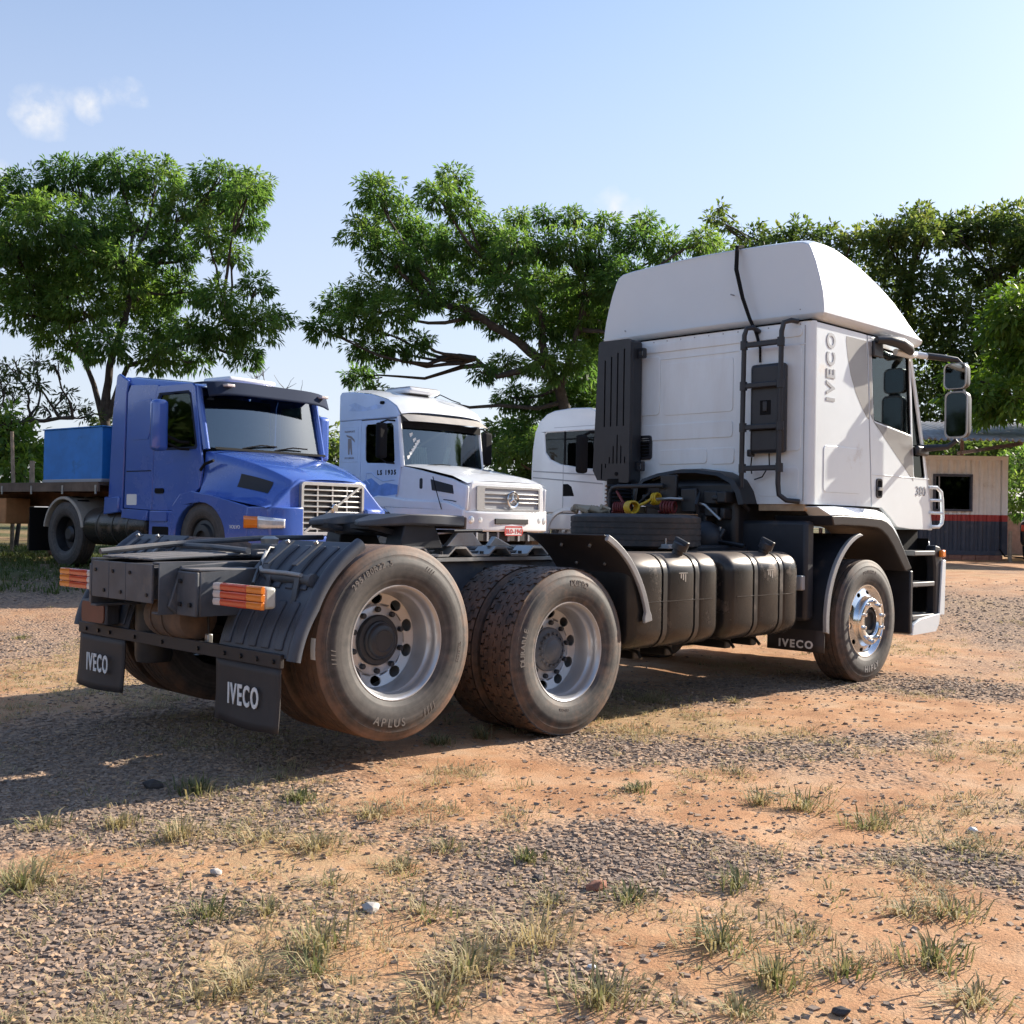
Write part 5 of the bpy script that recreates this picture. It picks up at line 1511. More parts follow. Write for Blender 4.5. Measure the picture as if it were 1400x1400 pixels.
# nose, grille with bars and diagonal, bumper
MB().prism([(-1.10, .58), (1.10, .58), (1.12, .96), (.98, 1.06), (.80, 1.22), (.66, 1.35), (.58, 1.39), (-.58, 1.39), (-.66, 1.35), (-.80, 1.22), (-.98, 1.06), (-1.12, .96)], 'x', 1.10, 1.415).build('nose', BP, V, bevel=.05, seg=3)
g = MB().panel(rrect(-.60, .60, .60, 1.345, .06), [rrect(-.555, .555, .645, 1.30, .04)], lambda y, z: (1.47, y, z), lambda y, z: (1.416, y, z)).build('grille', 'silver_trim', V, bevel=.012)
MB().box(1.417, 1.423, -.57, .57, .63, 1.32).build('grille_back', 'dark_grille', g)
for k in range(8):
    MB().box(1.425, 1.452, -.555, .555, .68 + k * .078, .702 + k * .078).build('grille_bar', 'silver_trim', g, bevel=.005)
for y in (-.28, 0, .28):
    MB().box(1.428, 1.448, y - .012, y + .012, .645, 1.30).build('grille_upright', 'silver_trim', g)
MB().obox((1.462, 0, .975), (0, .85, .53), (1, 0, 0), (0, -.53, .85), .64, .010, .016).build('grille_diagonal', 'silver_trim', g)
MB().lathe([(0, 1.488), (.05, 1.488), (.062, 1.475), (.062, 1.45)], 'x', (0, .02, .985), n=20).build('grille_emblem', 'chrome', g)
MB().prism([(1.05, -1.20), (1.38, -1.16), (1.52, -.75), (1.55, 0), (1.52, .75), (1.38, 1.16), (1.05, 1.20)], 'z', .28, .585).build('bumper', BP, V, bevel=.04, seg=3)
lettering('lettering', 'VOLVO', .07, (.80, -HW - .047, .70), (1, 0, 0), (0, 0, 1), 'white_letter', V)
MB().box(-4.6, 1.0, -.40, .40, .62, .92).build('chassis', 'dark_frame', V, bevel=.02)
for s in (-1, 1):
    MB().box(-4.62, -4.60, s * .45, s * 1.2, .22, .95).build('mud_flap', 'rubber_seal', V)
MB().lathe([(0, .94), (.30, .94), (.42, 1.02), (.42, 1.08), (0, 1.08)], 'z', (-3.3, 0, 0), n=24).build('fifth_wheel', 'dark_frame', V)

# ------------------------------------------------------------------ white bonneted tractor
mb_ = empty('bonneted_tractor', (11.05, 10.60, .50), R(-88))
tag(mb_, 'white and pale blue bonneted tractor truck with round star emblem on its grille', 'truck')
M_ = mb_; MW = 'merc_white'
HW = 1.12
for s in (-1, 1):
    plate_y([(-2.25, .95), (-1.62, .95), (-1.60, 2.78), (-2.28, 2.78)], [], s, HW, HW - .04, 'sleeper_side', 'merc_side', M_, .01)
    plate_y([(-2.20, 1.95), (-1.70, 1.95), (-1.68, 2.65), (-2.20, 2.65)], [], s, HW + .006, HW - .002, 'sleeper_panel', 'merc_side', M_, .006)
    dr = [(-1.605, .95), (-.75, .95), (-.55, 1.15), (-.45, 1.5), (-.40, 1.85), (-.50, 2.76), (-1.585, 2.76)]
    wn_ = [(-1.45, 1.98), (-1.40, 1.92), (-.62, 1.90), (-.57, 1.95), (-.62, 2.62), (-.68, 2.68), (-1.42, 2.68), (-1.46, 2.62)]
    d = plate_y(dr, [wn_], s, HW + .006, HW - .03, 'door', 'merc_side', M_)
    plate_y(wn_, [], s, HW - .012, HW - .018, 'side_window', 'dark_glass', d, 0)
    plate_y([(-1.56, 1.20), (-.48, 1.30), (-.46, 1.48), (-.8, 1.52), (-1.0, 1.48), (-1.25, 1.62), (-1.56, 1.55)], [], s, HW + .0085, HW + .0065, 'painted_swoosh', 'merc_blue', d, 0)
    MB().tube([(-1.30, s * (HW + .008), 1.50), (-1.42, s * (HW + .008), 1.60), (-1.40, s * (HW + .008), 1.72), (-1.22, s * (HW + .008), 1.72), (-1.12, s * (HW + .008), 1.64), (-.9, s * (HW + .008), 1.56), (-.55, s * (HW + .008), 1.58)], .012, 6).build('painted_line', 'merc_swoosh', d)
    lettering('lettering', 'LS 1935', .125, (-.80, s * (HW + .008), 1.72), (-s, 0, 0), (0, 0, 1), 'rubber_seal', d, bold=.006)
    plate_y([(-.95, 1.13), (-.65, 1.13), (-.65, 1.16), (-.95, 1.16)], [], s, HW + .012, HW, 'door_trim', 'rubber_seal', d, 0)
    # picture of a figure under letters on the sleeper panel
    lettering('lettering', 'TRANSPORTE', .055, (-1.95, s * (HW + .009), 2.56), (-s, 0, 0), (0, 0, 1), 'sticker_print', M_)
    lettering('lettering', 'DE CARGAS', .055, (-1.95, s * (HW + .009), 2.03), (-s, 0, 0), (0, 0, 1), 'sticker_print', M_)
    b = MB()
    for poly in ([(-1.99, 2.10), (-1.95, 2.10), (-1.93, 2.26), (-1.90, 2.10), (-1.86, 2.10), (-1.88, 2.32), (-1.90, 2.42), (-2.0, 2.42), (-2.0, 2.28)], [(-2.06, 2.50), (-2.03, 2.46), (-1.90, 2.42), (-1.78, 2.34), (-1.80, 2.40), (-1.90, 2.47)]):
        b.panel(poly, [], lambda x, z: (x, s * (HW + .0095), z), lambda x, z: (x, s * (HW + .0065), z))
    b.build('painted_figure', 'sticker_print', M_, smooth=0)
    far_wheel(M_, (0.05 - 1.1, s * 1.0, .52), s, True)
    far_wheel(M_, (-4.4, s * 1.02, .52), s)
    # wing
    arc = [(-1.05 + .58 * math.cos(R(a)), .52 + .55 * math.sin(R(a))) for a in range(-8, 189, 14)]
    wing = [(1.36, .62), (1.36, 1.02), (.9, 1.16), (-.2, 1.20), (-.55, 1.25), (-1.05, 1.28), (-1.45, 1.20), (-1.66, .98), (-1.68, .50)] + list(reversed(arc))
    plate_y(wing, [], s, HW + .03, HW - .22, 'wing', MW, M_, .03)
    plate_y([(-1.6, .30), (1.2, .30), (1.3, 1.0), (-1.5, 1.1)], [], s, .70, .68, 'inner_wing', 'rubber_seal', M_, 0)
    # bonnet side
    plate_y([(-.62, 1.05), (1.38, 1.0), (1.40, 1.44), (1.0, 1.58), (.2, 1.74), (-.45, 1.86), (-.62, 1.88)], [], s, HW - .03, HW - .10, 'bonnet_side', 'merc_white', M_, .03)
    plate_y([(.42, 1.58), (1.02, 1.46), (1.05, 1.30), (.46, 1.37)], [], s, HW - .022, HW - .05, 'bonnet_vent', 'dark_grille', M_, .008)
    plate_y(rrect(.12, .20, 1.40, 1.60, .03), [], s, HW - .022, HW - .05, 'side_slot', 'dark_grille', M_, .004)
    plate_y([(.78, 1.19), (1.0, 1.17), (1.12, 1.15), (1.12, 1.165), (1.0, 1.185), (.78, 1.205)], [], s, HW - .024, HW - .032, 'side_badge', 'rubber_seal', M_, 0)
    # mirror
    mr = MB().box(-.66, -.54, s * 1.32, s * 1.56, 1.98, 2.66).build('mirror', 'rubber_seal', M_, bevel=.05, seg=3)
    for z in (2.72, 1.90):
        MB().tube([(-.58, s * 1.10, z), (-.60, s * 1.30, z), (-.60, s * 1.46, z + (-.06 if z > 2.3 else .08))], .018, 8).build('mirror_arm', 'rubber_seal', mr)
    MB().tube([(.80, s * 1.16, 1.02), (.70, s * 1.20, 1.35), (.62, s * 1.22, 1.62)], .009, 6).build('corner_marker', 'rubber_seal', M_)
    # roof side with painted blue
    rs = [(-2.30, 2.785), (-.50, 2.785), (-.46, 2.84), (-.55, 3.00), (-.80, 3.14), (-1.3, 3.28), (-1.9, 3.36), (-2.24, 3.37), (-2.30, 3.30)]
    plate_y(rs, [], s, HW, HW - .05, 'roof_side', 'merc_side', M_, .02)
    plate_y([(-2.0, 2.98), (-1.55, 2.95), (-1.05, 2.98), (-.95, 3.03), (-1.15, 3.07), (-1.45, 3.02), (-1.7, 3.10), (-1.78, 3.14), (-2.0, 3.10), (-1.9, 3.05)], [], s, HW + .003, HW + .0005, 'painted_swoosh', 'merc_swoosh', M_, 0)
    plate_y(rrect(-1.02, -.90, 3.06, 3.12, .025), [], s, HW + .02, HW, 'side_lamp', 'rubber_seal', M_, .004)
# roof surface
def mroof(u, v):
    t = u; x = -2.28 + 1.86 * t
    z = interp([-2.28, -1.9, -1.3, -.8, -.55, -.42], [3.37, 3.37, 3.29, 3.15, 3.01, 2.85], x)
    y = (-1 + 2 * v) * (HW - .02)
    return (x + .10 * u * (1 - (2 * v - 1) ** 2), y, z + .09 * (1 - (2 * v - 1) ** 4) * (1 - .4 * u))
MB().grid(mroof, 14, 14).build('roof', MW, M_, smooth=60)
ac = MB().box(-1.75, -.95, -.42, .42, 3.36, 3.47).build('roof_cooler', MW, M_, bevel=.05)
MB().box(-1.70, -1.0, -.38, .38, 3.47, 3.49).build('cooler_grid', 'trim_grey', ac)
MB().tube([(-.9, .2, 3.30), (-.8, .26, 3.36), (-.7, .35, 3.30), (-.62, .42, 3.25), (-.55, .6, 3.2)], .012, 6).build('roof_hose', 'rubber_seal', M_)
MB().box(-2.32, -2.26, -1.1, 1.1, .95, 3.32).build('rear_wall', MW, M_, bevel=.02)
def mws(u, v):
    y = -1.05 + 2.10 * u
    return (-.36 + .16 * (1 - (y / 1.1) ** 2) - .14 * v, y, 1.86 + .80 * v)
MB().grid(mws, 16, 6).build('windscreen', 'truck_windscreen', M_, smooth=60)
for s in (-1, 1):
    MB().tube([(-.38 - .14 * v, s * 1.08, 1.82 + .98 * v) for v in np.linspace(0, 1, 5)], .045, 8).build('screen_pillar', MW, M_)
    MB().tube([(-.12, s * .42 - .25, 1.87), (-.12, s * .42 + .1, 1.90), (-.15, s * .42 + .38, 1.90)], .010, 6).build('wiper', 'rubber_seal', M_)
MB().grid(lambda u, v: (-.22 + .16 * (1 - (2 * u - 1) ** 4) - .24 * v, -1.08 + 2.16 * u, 2.70 + .15 * v), 16, 3).build('sun_visor', 'merc_visor', M_, smooth=60)
MB().grid(lambda u, v: (-.42 + .16 * (1 - (2 * u - 1) ** 2), -1.06 + 2.12 * u, 2.58 + .13 * v), 16, 1).build('tinted_band', 'rubber_seal', M_)
MB().box(-1.5, -1.4, -1.0, 1.0, 1.0, 2.7).build('bunk_curtain', 'interior_grey', M_)
MB().box(-.75, -.42, -1.0, 1.0, 1.5, 1.82).build('dashboard', 'interior_grey', M_, bevel=.04)
for y in (-.55, .55):
    MB().box(-1.25, -1.10, y - .23, y + .23, 1.45, 2.30).build('seat', 'seat_fabric', M_, bevel=.06)
MB().box(-2.2, 0, -1.05, 1.05, .92, 1.0).build('cab_floor', 'rubber_seal', M_)
# pale stickers and pleated curtains behind the glass
for (y, z) in ((-.96, 2.02), (-.90, 2.10), (-.85, 2.16), (-.80, 2.22), (-.76, 2.28), (-.80, 2.36), (-.72, 2.33), (-.86, 2.46)):
    x = -.36 + .16 * (1 - (y / 1.1) ** 2) - .14 * ((z - 1.86) / .80) + .004
    MB().obox((x, y, z), (0, 1, .4), (0, -.4, 1), (1, .2, 0), .042, .034, .0015).build('screen_sticker', 'sticker', M_)
for k in range(7):
    y = -.62 + k * .065
    MB().tube([(-.62, y, 1.86), (-.62, y - .01 * k, 2.25)], .022, 6).build('curtain_fold', 'curtain', M_)
for k in range(3):
    MB().tube([(-.60, .15 + .05 * k, 1.86), (-.60, .30 + .04 * k, 2.28)], .018, 6).build('curtain_fold', 'curtain', M_)
# bonnet top
def mhood(u, v):
    x = -.42 + 1.80 * u; a = 2 * v - 1
    z = interp([-.42, .2, 1.0, 1.38], [1.87, 1.79, 1.64, 1.50], x)
    return (x, a * (HW - .035 - .015 * u), z + .05 * (1 - a ** 4) - .005 * a * a)
MB().grid(mhood, 14, 16).build('bonnet', MW, M_, smooth=60)
MB().prism([(-1.04, .95), (1.04, .95), (1.0, 1.50), (.9, 1.545), (-.9, 1.545), (-1.0, 1.50)], 'x', 1.0, 1.39).build('nose', MW, M_, bevel=.04, seg=3)
g = MB().panel(rrect(-.86, .86, 1.0, 1.46, .04), [rrect(-.66, .82, 1.04, 1.42, .03)], lambda y, z: (1.425, y, z), lambda y, z: (1.392, y, z)).build('grille', 'silver_trim', M_, bevel=.008)
MB().box(1.393, 1.399, -.70, .84, 1.03, 1.43).build('grille_back', 'trim_grey', g)
for z in (1.16, 1.24, 1.32):
    MB().box(1.40, 1.425, -.66, .82, z - .012, z + .012).build('grille_bar', 'silver_trim', g, bevel=.004)
b = MB().lathe([(.125, 1.428), (.150, 1.435), (.160, 1.45), (.150, 1.462), (.125, 1.455)], 'x', (0, .08, 1.22), n=32, closed_prof=True)
for k in range(3):
    a = R(90 + 120 * k)
    c = Vector((1.447, .08, 1.22)); d_ = Vector((0, math.cos(a), math.sin(a))); t_ = Vector((0, -math.sin(a), math.cos(a)))
    b.add([c + t_ * .026, c - t_ * .026, c + d_ * .135, c + Vector((.014, 0, 0))], [(0, 3, 2), (1, 2, 3), (0, 1, 3), (0, 2, 1)])
b.build('star_emblem', 'chrome', g)
MB().prism([(.95, -1.15), (1.36, -1.13), (1.46, -.85), (1.50, 0), (1.46, .85), (1.36, 1.13), (.95, 1.15)], 'z', .62, .985).build('bumper', MW, M_, bevel=.04, seg=3)
MB().box(1.47, 1.508, -.45, .45, .76, .86).build('bumper_slot', 'dark_grille', M_, bevel=.01)
for s in (-1, 1):
    for y in (.80, .98):
        MB().lathe([(0, 1.50), (.05, 1.495), (.075, 1.47), (.08, 1.40)], 'x', (-.03 if y < .9 else -.06, s * y, .83), n=18).build('headlamp', 'headlamp_glass', M_)
    plate_y(rrect(1.20, 1.34, .70, .90, .03), [], s, 1.16, 1.12, 'indicator_lamp', 'orange_lens', M_, .01)
MB().box(1.40, 1.44, -1.0, 1.0, .44, .60).build('lower_grille', 'dark_grille', M_, bevel=.01)
for k in range(7):
    MB().box(1.43, 1.46, -.9 + k * .28, -.86 + k * .28, .44, .61).build('lower_grille_bar', 'trim_grey', M_)
pl = MB().box(1.515, 1.522, -.20, .26, .55, .72).build('number_plate', 'plate_white', M_, bevel=.004)
MB().box(1.5225, 1.5235, -.195, .255, .695, .716).build('plate_band', 'plate_red', pl)
lettering('lettering', 'HRO-1943', .115, (1.5245, .03, .622), (0, 1, 0), (0, 0, 1), 'plate_red', pl, bold=.004, sx=.80)
MB().panel(rrect(-.205, .265, .545, .725, .02), [rrect(-.19, .25, .56, .71, .015)], lambda y, z: (1.5245, y, z), lambda y, z: (1.5145, y, z)).build('plate_frame', 'plate_red', pl)
MB().box(-5.6, 1.0, -.40, .40, .62, .92).build('chassis', 'dark_frame', M_, bevel=.02)

# ------------------------------------------------------------------ white cab-over tractor
sc = empty('cab_over_tractor', (15.2, 10.45, .53), R(-90))
tag(sc, 'white cab-over truck with rounded roof and dark side windows, parked beside the star-emblem tractor', 'truck')
S_ = sc; SW = 'scania_white'
prof = [(-.98, .98), (-.98, 1.9), (-.95, 2.35), (-.88, 2.75), (-.74, 2.98), (-.55, 3.12), (-.30, 3.19), (.2, 3.22), (.7, 3.20), (1.0, 3.08), (1.22, 2.80), (1.36, 2.2), (1.42, 1.6), (1.44, .98)]
for s in (-1, 1):
    wn_ = [(-.55, 2.30), (-.40, 2.14), (-.10, 2.03), (.55, 1.93), (1.12, 1.90), (1.14, 1.95), (1.04, 2.66), (.98, 2.72), (-.52, 2.72), (-.58, 2.68)]
    side = plate_y(prof, [wn_], s, 1.20, 1.15, 'cab_side', SW, S_, .05)
    plate_y(wn_, [], s, 1.185, 1.178, 'side_window', 'dark_glass', side, 0)
    plate_y([(-.02, 1.96), (.03, 1.96), (.03, 2.74), (-.02, 2.74)], [], s, 1.192, 1.186, 'window_pillar', 'rubber_seal', side, 0)
    MB().box(-.03, -.018, s * 1.198, s * 1.203, .98, 2.02).build('door_seam', 'trim_grey', side)
    plate_y([(-.02, 1.34), (.30, 1.34), (.22, 1.54), (.12, 1.60), (-.02, 1.60)], [], s, 1.208, 1.19, 'door_handle', 'rubber_seal', side, .006)
    for z0, z1 in ((1.88, 1.78), (1.74, 1.60)):
        plate_y([(-.92, z0), (1.35, z1 - .04), (1.35, z1 - .015), (-.92, z0 + .025)], [], s, 1.206, 1.199, 'trim_line', 'trim_grey', side, 0)
    MB().box(-.30, 1.0, s * 1.199, s * 1.203, 2.815, 2.825).build('roof_seam', 'trim_grey', side)
    rings = []
    for i in range(17):
        a = R(0 + 180 * i / 16)
        rings.append([(.12 + .56 * math.cos(a), s * 1.12, .52 + .50 * math.sin(a)), (.12 + .56 * math.cos(a), s * 1.22, .52 + .50 * math.sin(a)),
                      (.12 + .72 * math.cos(a), s * 1.21, .50 + .60 * math.sin(a)), (.12 + .72 * math.cos(a), s * 1.12, .50 + .60 * math.sin(a))])
    MB().loft(rings).build('wheel_arch', SW, S_, bevel=.02)
    far_wheel(S_, (.12, s * 1.03, .52), s, True)
    far_wheel(S_, (-3.4, s * 1.03, .52), s)
    mr = MB().box(.72, .90, s * 1.42, s * 1.68, 1.80, 2.60).build('mirror', 'rubber_seal', S_, bevel=.07, seg=3)
    MB().tube([(1.0, s * 1.2, 2.66), (.9, s * 1.4, 2.66), (.82, s * 1.52, 2.58)], .03, 8).build('mirror_arm', 'rubber_seal', mr)
    MB().box(-.90, .8, s * .75, s * 1.19, .62, .97).build('side_skirt', SW, S_, bevel=.03)
b = MB()
n_ = len(prof)
b.add([(x, -1.16, z) for x, z in prof] + [(x, 1.16, z) for x, z in prof], [(i, i + 1, n_ + i + 1, n_ + i) for i in range(n_ - 1)])
b.build('cab_shell', SW, S_, smooth=50)
MB().grid(lambda u, v: (1.26 + .10 * (1 - (2 * u - 1) ** 2) + .10 * (1 - v), -1.1 + 2.2 * u, 2.0 + .75 * v), 12, 3).build('windscreen', 'dark_glass', S_, smooth=60)
MB().box(1.30, 1.52, -1.18, 1.18, .35, .96).build('bumper', SW, S_, bevel=.06, seg=3)
for k in range(5):
    MB().box(1.42, 1.475, -.85, .85, 1.05 + k * .14, 1.13 + k * .14).build('grille_bar', 'dark_grille', S_, bevel=.01)
MB().box(-4.6, 1.2, -.40, .40, .62, .92).build('chassis', 'dark_frame', S_, bevel=.02)

# ------------------------------------------------------------------ flatbed trailer behind the blue tractor, with a blue box on it
_h = Vector((math.cos(R(-83.05)), math.sin(R(-83.05)), 0))
tr = empty('flatbed_trailer', Vector((5.535, 8.76, .475)) + _h * -9.0, R(-83.05))
tag(tr, 'long flatbed semi-trailer with weathered wooden deck behind the blue tractor', 'trailer')
for k in range(24):
    y = -1.25 + k * .105
    MB().box(-5.6, 6.55, y, y + .098, 1.30, 1.345 + .004 * (k % 3)).build('deck_plank', 'old_wood', tr)
for s in (-1, 1):
    MB().box(-5.62, 6.57, s * 1.262, s * 1.30, 1.20, 1.352).build('side_rail', 'old_wood', tr, bevel=.006)
    MB().box(-5.5, 6.2, s * .42, s * .55, .98, 1.298).build('main_beam', 'rust_steel', tr, bevel=.01)
    for x in np.arange(-5.2, 6.3, .95):
        MB().box(x - .03, x + .03, s * .56, s * 1.26, 1.20, 1.298).build('cross_bearer', 'rust_steel', tr)
        MB().box(x + .3, x + .34, s * 1.301, s * 1.312, 1.16, 1.30).build('rope_hook', 'silver_trim', tr)
    box('side_locker', 'orange_wood', tr, 2.6, 3.6, s * .75, s * 1.20, .66, 1.10, .02)
    for x in (-4.6, -3.35):
        far_wheel(tr, (x, s * 1.04, .52), s)
    MB().box(1.8, 1.9, s * .60, s * .70, 0.02, .98).build('landing_leg', 'rust_steel', tr)
bx = empty('blue_box', Vector((5.535, 8.76, .475 + 1.353)) + _h * -3.38, R(-83.05))
tag(bx, 'scuffed bright blue sheet metal box standing on the trailer front', 'box')
MB().box(-.86, .86, -1.18, 1.18, .02, .86).build('box_body', 'blue_box_paint', bx, bevel=.008)
MB().box(-.87, .87, -1.19, 1.19, .0, .05).build('base_rail', 'trim_grey', bx, bevel=.005)
MB().box(-.88, .88, -1.2, 1.2, .861, .88).build('lid_edge', 'blue_box_paint', bx, bevel=.005)

# ------------------------------------------------------------------ container office with a lean-to roof
def cdir(px):  # unit helper for the far yard
    return px
ct = empty('container_office', (23.75, 6.2, ground_z(23.75, 6.2) - .02), R(-45))
tag(ct, 'cream and dark grey corrugated container office with red stripe and window', 'container')
# local: front faces -Y (towards the yard), X along the front
CL, CR, CH, CD = -1.9, 1.30, 2.50, 2.4
def corr(x0, x1, z0, z1, name, m, hole=None):
    xs_ = []; p = .21
    x = x0
    k = 0
    pat = [(0, 0), (.07, 0), (.105, .05), (.175, .05)]
    while x < x1:
        for dx, dy in pat:
            if x + dx <= x1: xs_.append((x + dx, dy))
        x += p
    xs_.append((x1, 0))
    b = MB(); n = len(xs_)
    b.add([(q[0], q[1], z0) for q in xs_] + [(q[0], q[1], z1) for q in xs_], [(i, i + 1, n + i + 1, n + i) for i in range(n - 1)])
    return b.build(name, m, ct, smooth=0)
WX0, WX1, WZ0, WZ1 = -.55, .42, 1.22, 2.14
corr(CL, WX0, 1.14, CH, 'corrugated_panel', 'container_cream')
corr(WX1, CR - .14, 1.14, CH, 'corrugated_panel', 'container_cream')
corr(WX0, WX1, 1.14, WZ0, 'corrugated_panel', 'container_cream')
corr(WX0, WX1, WZ1, CH, 'corrugated_panel', 'container_cream')
corr(CL, CR - .14, .98, 1.14, 'red_stripe', 'container_red')
corr(CL, CR - .14, .24, .98, 'corrugated_panel', 'container_grey')
MB().box(CR - .14, CR, -.03, .10, .22, .98).build('corner_post', 'container_grey', ct)
MB().box(CR - .14, CR, -.03, .10, .98, 1.14).build('corner_post', 'container_red', ct)
MB().box(CR - .14, CR, -.03, .10, 1.14, CH + .08).build('corner_post', 'container_cream', ct)
MB().box(CL, CR, -.035, .12, CH - .001, CH + .10).build('top_rail', 'container_cream', ct)
MB().box(CL, CR, -.035, .12, .14, .242).build('bottom_rail', 'container_grey', ct)
MB().box(CR - .03, CR - .005, .10, CD, .2, CH).build('end_wall', 'container_cream', ct)
MB().box(CL, CR - .03, CD - .05, CD, .2, CH).build('back_wall', 'container_cream', ct)
MB().box(CL, CR, .06, CD, CH - .05, CH - .01).build('ceiling', 'container_cream', ct)
MB().box(CL + .001, CL + .03, .10, CD, .2, CH).build('end_wall', 'container_cream', ct)
w = MB().panel([(WX0, WZ0), (WX1, WZ0), (WX1, WZ1), (WX0, WZ1)], [[(WX0 + .06, WZ0 + .05), (WX1 - .05, WZ0 + .05), (WX1 - .05, WZ1 - .06), (WX0 + .06, WZ1 - .06)]],
               lambda x, z: (x, -.05, z), lambda x, z: (x, .06, z)).build('window_frame', 'container_grey', ct)
MB().box(WX0 + .05, WX1 - .04, .03, .036, WZ0 + .04, WZ1 - .05).build('pane', 'dark_glass', w)
MB().box(WX0 + .14, WX0 + .17, .0, .02, WZ0 + .05, WZ1 - .06).build('mullion', 'trim_grey', w)
MB().box(-.05, .25, 1.0, 1.3, .9, 1.95).build('white_cabinet', 'plate_white', ct)
for k in range(9):
    MB().box(CL + .05 + k * .34, CL + .375 + k * .34, -.02, .16, -.10, .135).build('brick', 'brick_base', ct, bevel=.008)
MB().tube([(CR - .2, -.05, .3), (CR - .1, -.12, .12), (CR + .3, -.2, .1), (CR + .5, -.15, -.02)], .02, 6).build('drain_pipe', 'rubber_seal', ct)

cn = empty('lean_to_roof', (21.6, 5.0, ground_z(21.6, 5.0)), R(-45))
tag(cn, 'corrugated grey metal shed roof on posts in front of the container office', 'shed roof')
# sheets, each with its own corrugation
def sheet(x0, y0, y1, z0, z1, w=.9):
    n = 36
    b = MB()
    vs = []
    for i in range(n + 1):
        x = x0 + w * i / n; dz = .036 * math.sin(2 * math.pi * i / 6)
        for (y, z) in ((y0, z0), (y1, z1)):
            vs.append((x, y, z + dz)); 
    fs = [(2 * i, 2 * i + 2, 2 * i + 3, 2 * i + 1) for i in range(n)]
    o = b.add(vs, fs).build('roof_sheet', 'zinc_roof', cn, smooth=60, fix=False)
    md = o.modifiers.new('thick', 'SOLIDIFY'); md.thickness = .004
for k in range(9):
    sheet(-2.6 + k * .88, -.2, 3.6, 2.80 + .01 * (k % 2), 3.52 + .01 * (k % 2))
for x in (-2.4, 1.2, 4.8):
    MB().tube([(x, 3.3, -.2), (x, 3.3, 3.30)], .05, 8).build('post', 'rust_steel', cn)
    MB().box(x - .03, x + .03, -.1, 3.55, 2.70, 2.78).build('rafter', 'rust_steel', cn)
MB().tube([(4.8, .2, -.2), (4.8, .2, 2.80)], .05, 8).build('post', 'rust_steel', cn)
MB().tube([(-2.4, .2, -.2), (-2.4, .2, 2.80)], .05, 8).build('post', 'rust_steel', cn)

# parked dark car seen in part beside the container
pc = empty('parked_car', (26.6, 4.4, ground_z(26.6, 4.4)), R(10))
tag(pc, 'black parked car beside the container office, mostly out of the picture', 'car')
body = [(-2.1, .35), (2.0, .35), (2.1, .6), (2.0, .85), (1.0, .98), (.45, 1.40), (-1.1, 1.44), (-1.9, 1.05), (-2.15, .95)]
MB().prism(body, 'y', -.85, .85).build('body', 'car_paint_dark', pc, bevel=.12, seg=3)
for s in (-1, 1):
    MB().prism([(-1.5, 1.0), (.6, 1.0), (.35, 1.34), (-1.05, 1.37)], 'y', s * .845, s * .86).build('window', 'dark_glass', pc)
    for x in (-1.35, 1.3):
        w = empty('wheel', (x, s * .76, .32), 0, pc)
        MB().lathe([(.19, -.1), (.30, -.1), (.32, -.07), (.32, .07), (.30, .1), (.19, .1)], 'y', n=24, closed_prof=True).build('tyre', 'rubber_seal', w)
        MB().lathe([(.19, -.08), (.17, -.05), (.05, -.07), (0, -.07)] if s < 0 else [(.19, .08), (.17, .05), (.05, .07), (0, .07)], 'y', n=20).build('rim', 'rim_steel', w)
    MB().box(-2.18, -2.10, s * .55, s * .80, .72, .88).build('tail_lamp', 'red_lens', pc, bevel=.02)
    MB().box(2.02, 2.10, s * .55, s * .80, .62, .75).build('headlamp', 'headlamp_glass', pc, bevel=.02)

# ------------------------------------------------------------------ foliage
OFS = Vector((0, 0, 0))
def leaf_mat(name, cols, trans=0.35, rough=0.5):
    m = bpy.data.materials.new(name); m.use_nodes = True
    nt, lk = m.node_tree.nodes, m.node_tree.links
    b = nt['Principled BSDF']; o = nt['Material Output']
    at = nt.new('ShaderNodeAttribute'); at.attribute_name = 'tone'
    rp = ramp(nt, [(i / (len(cols) - 1), c) for i, c in enumerate(cols)])
    lk.new(at.outputs['Fac'], rp.inputs[0])
    lk.new(rp.outputs[0], b.inputs['Base Color'])
    b.inputs['Roughness'].default_value = rough
    b.inputs['Specular IOR Level'].default_value = 0.35
    tr_ = nt.new('ShaderNodeBsdfTranslucent')
    hs = nt.new('ShaderNodeHueSaturation'); hs.inputs['Saturation'].default_value = 1.15; hs.inputs['Value'].default_value = 1.7
    hs.inputs['Hue'].default_value = 0.497
    lk.new(rp.outputs[0], hs.inputs['Color']); lk.new(hs.outputs[0], tr_.inputs[0])
    mx = nt.new('ShaderNodeMixShader'); mx.inputs[0].default_value = trans
    lk.new(b.outputs[0], mx.inputs[1]); lk.new(tr_.outputs[0], mx.inputs[2])
    lk.new(mx.outputs[0], o.inputs[0])
    MATS[name] = m
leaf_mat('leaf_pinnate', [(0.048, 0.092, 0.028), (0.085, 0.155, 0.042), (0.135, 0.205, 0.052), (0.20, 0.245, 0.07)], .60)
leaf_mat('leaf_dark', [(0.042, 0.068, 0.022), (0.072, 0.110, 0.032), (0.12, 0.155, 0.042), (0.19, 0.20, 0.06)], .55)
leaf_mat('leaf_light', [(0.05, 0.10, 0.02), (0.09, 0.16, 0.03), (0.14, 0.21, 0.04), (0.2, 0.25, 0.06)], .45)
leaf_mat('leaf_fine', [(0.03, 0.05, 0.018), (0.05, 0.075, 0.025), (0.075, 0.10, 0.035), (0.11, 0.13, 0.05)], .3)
leaf_mat('grass_blade', [(0.08, 0.10, 0.035), (0.20, 0.20, 0.10), (0.34, 0.28, 0.15), (0.44, 0.36, 0.22)], .30, .7)
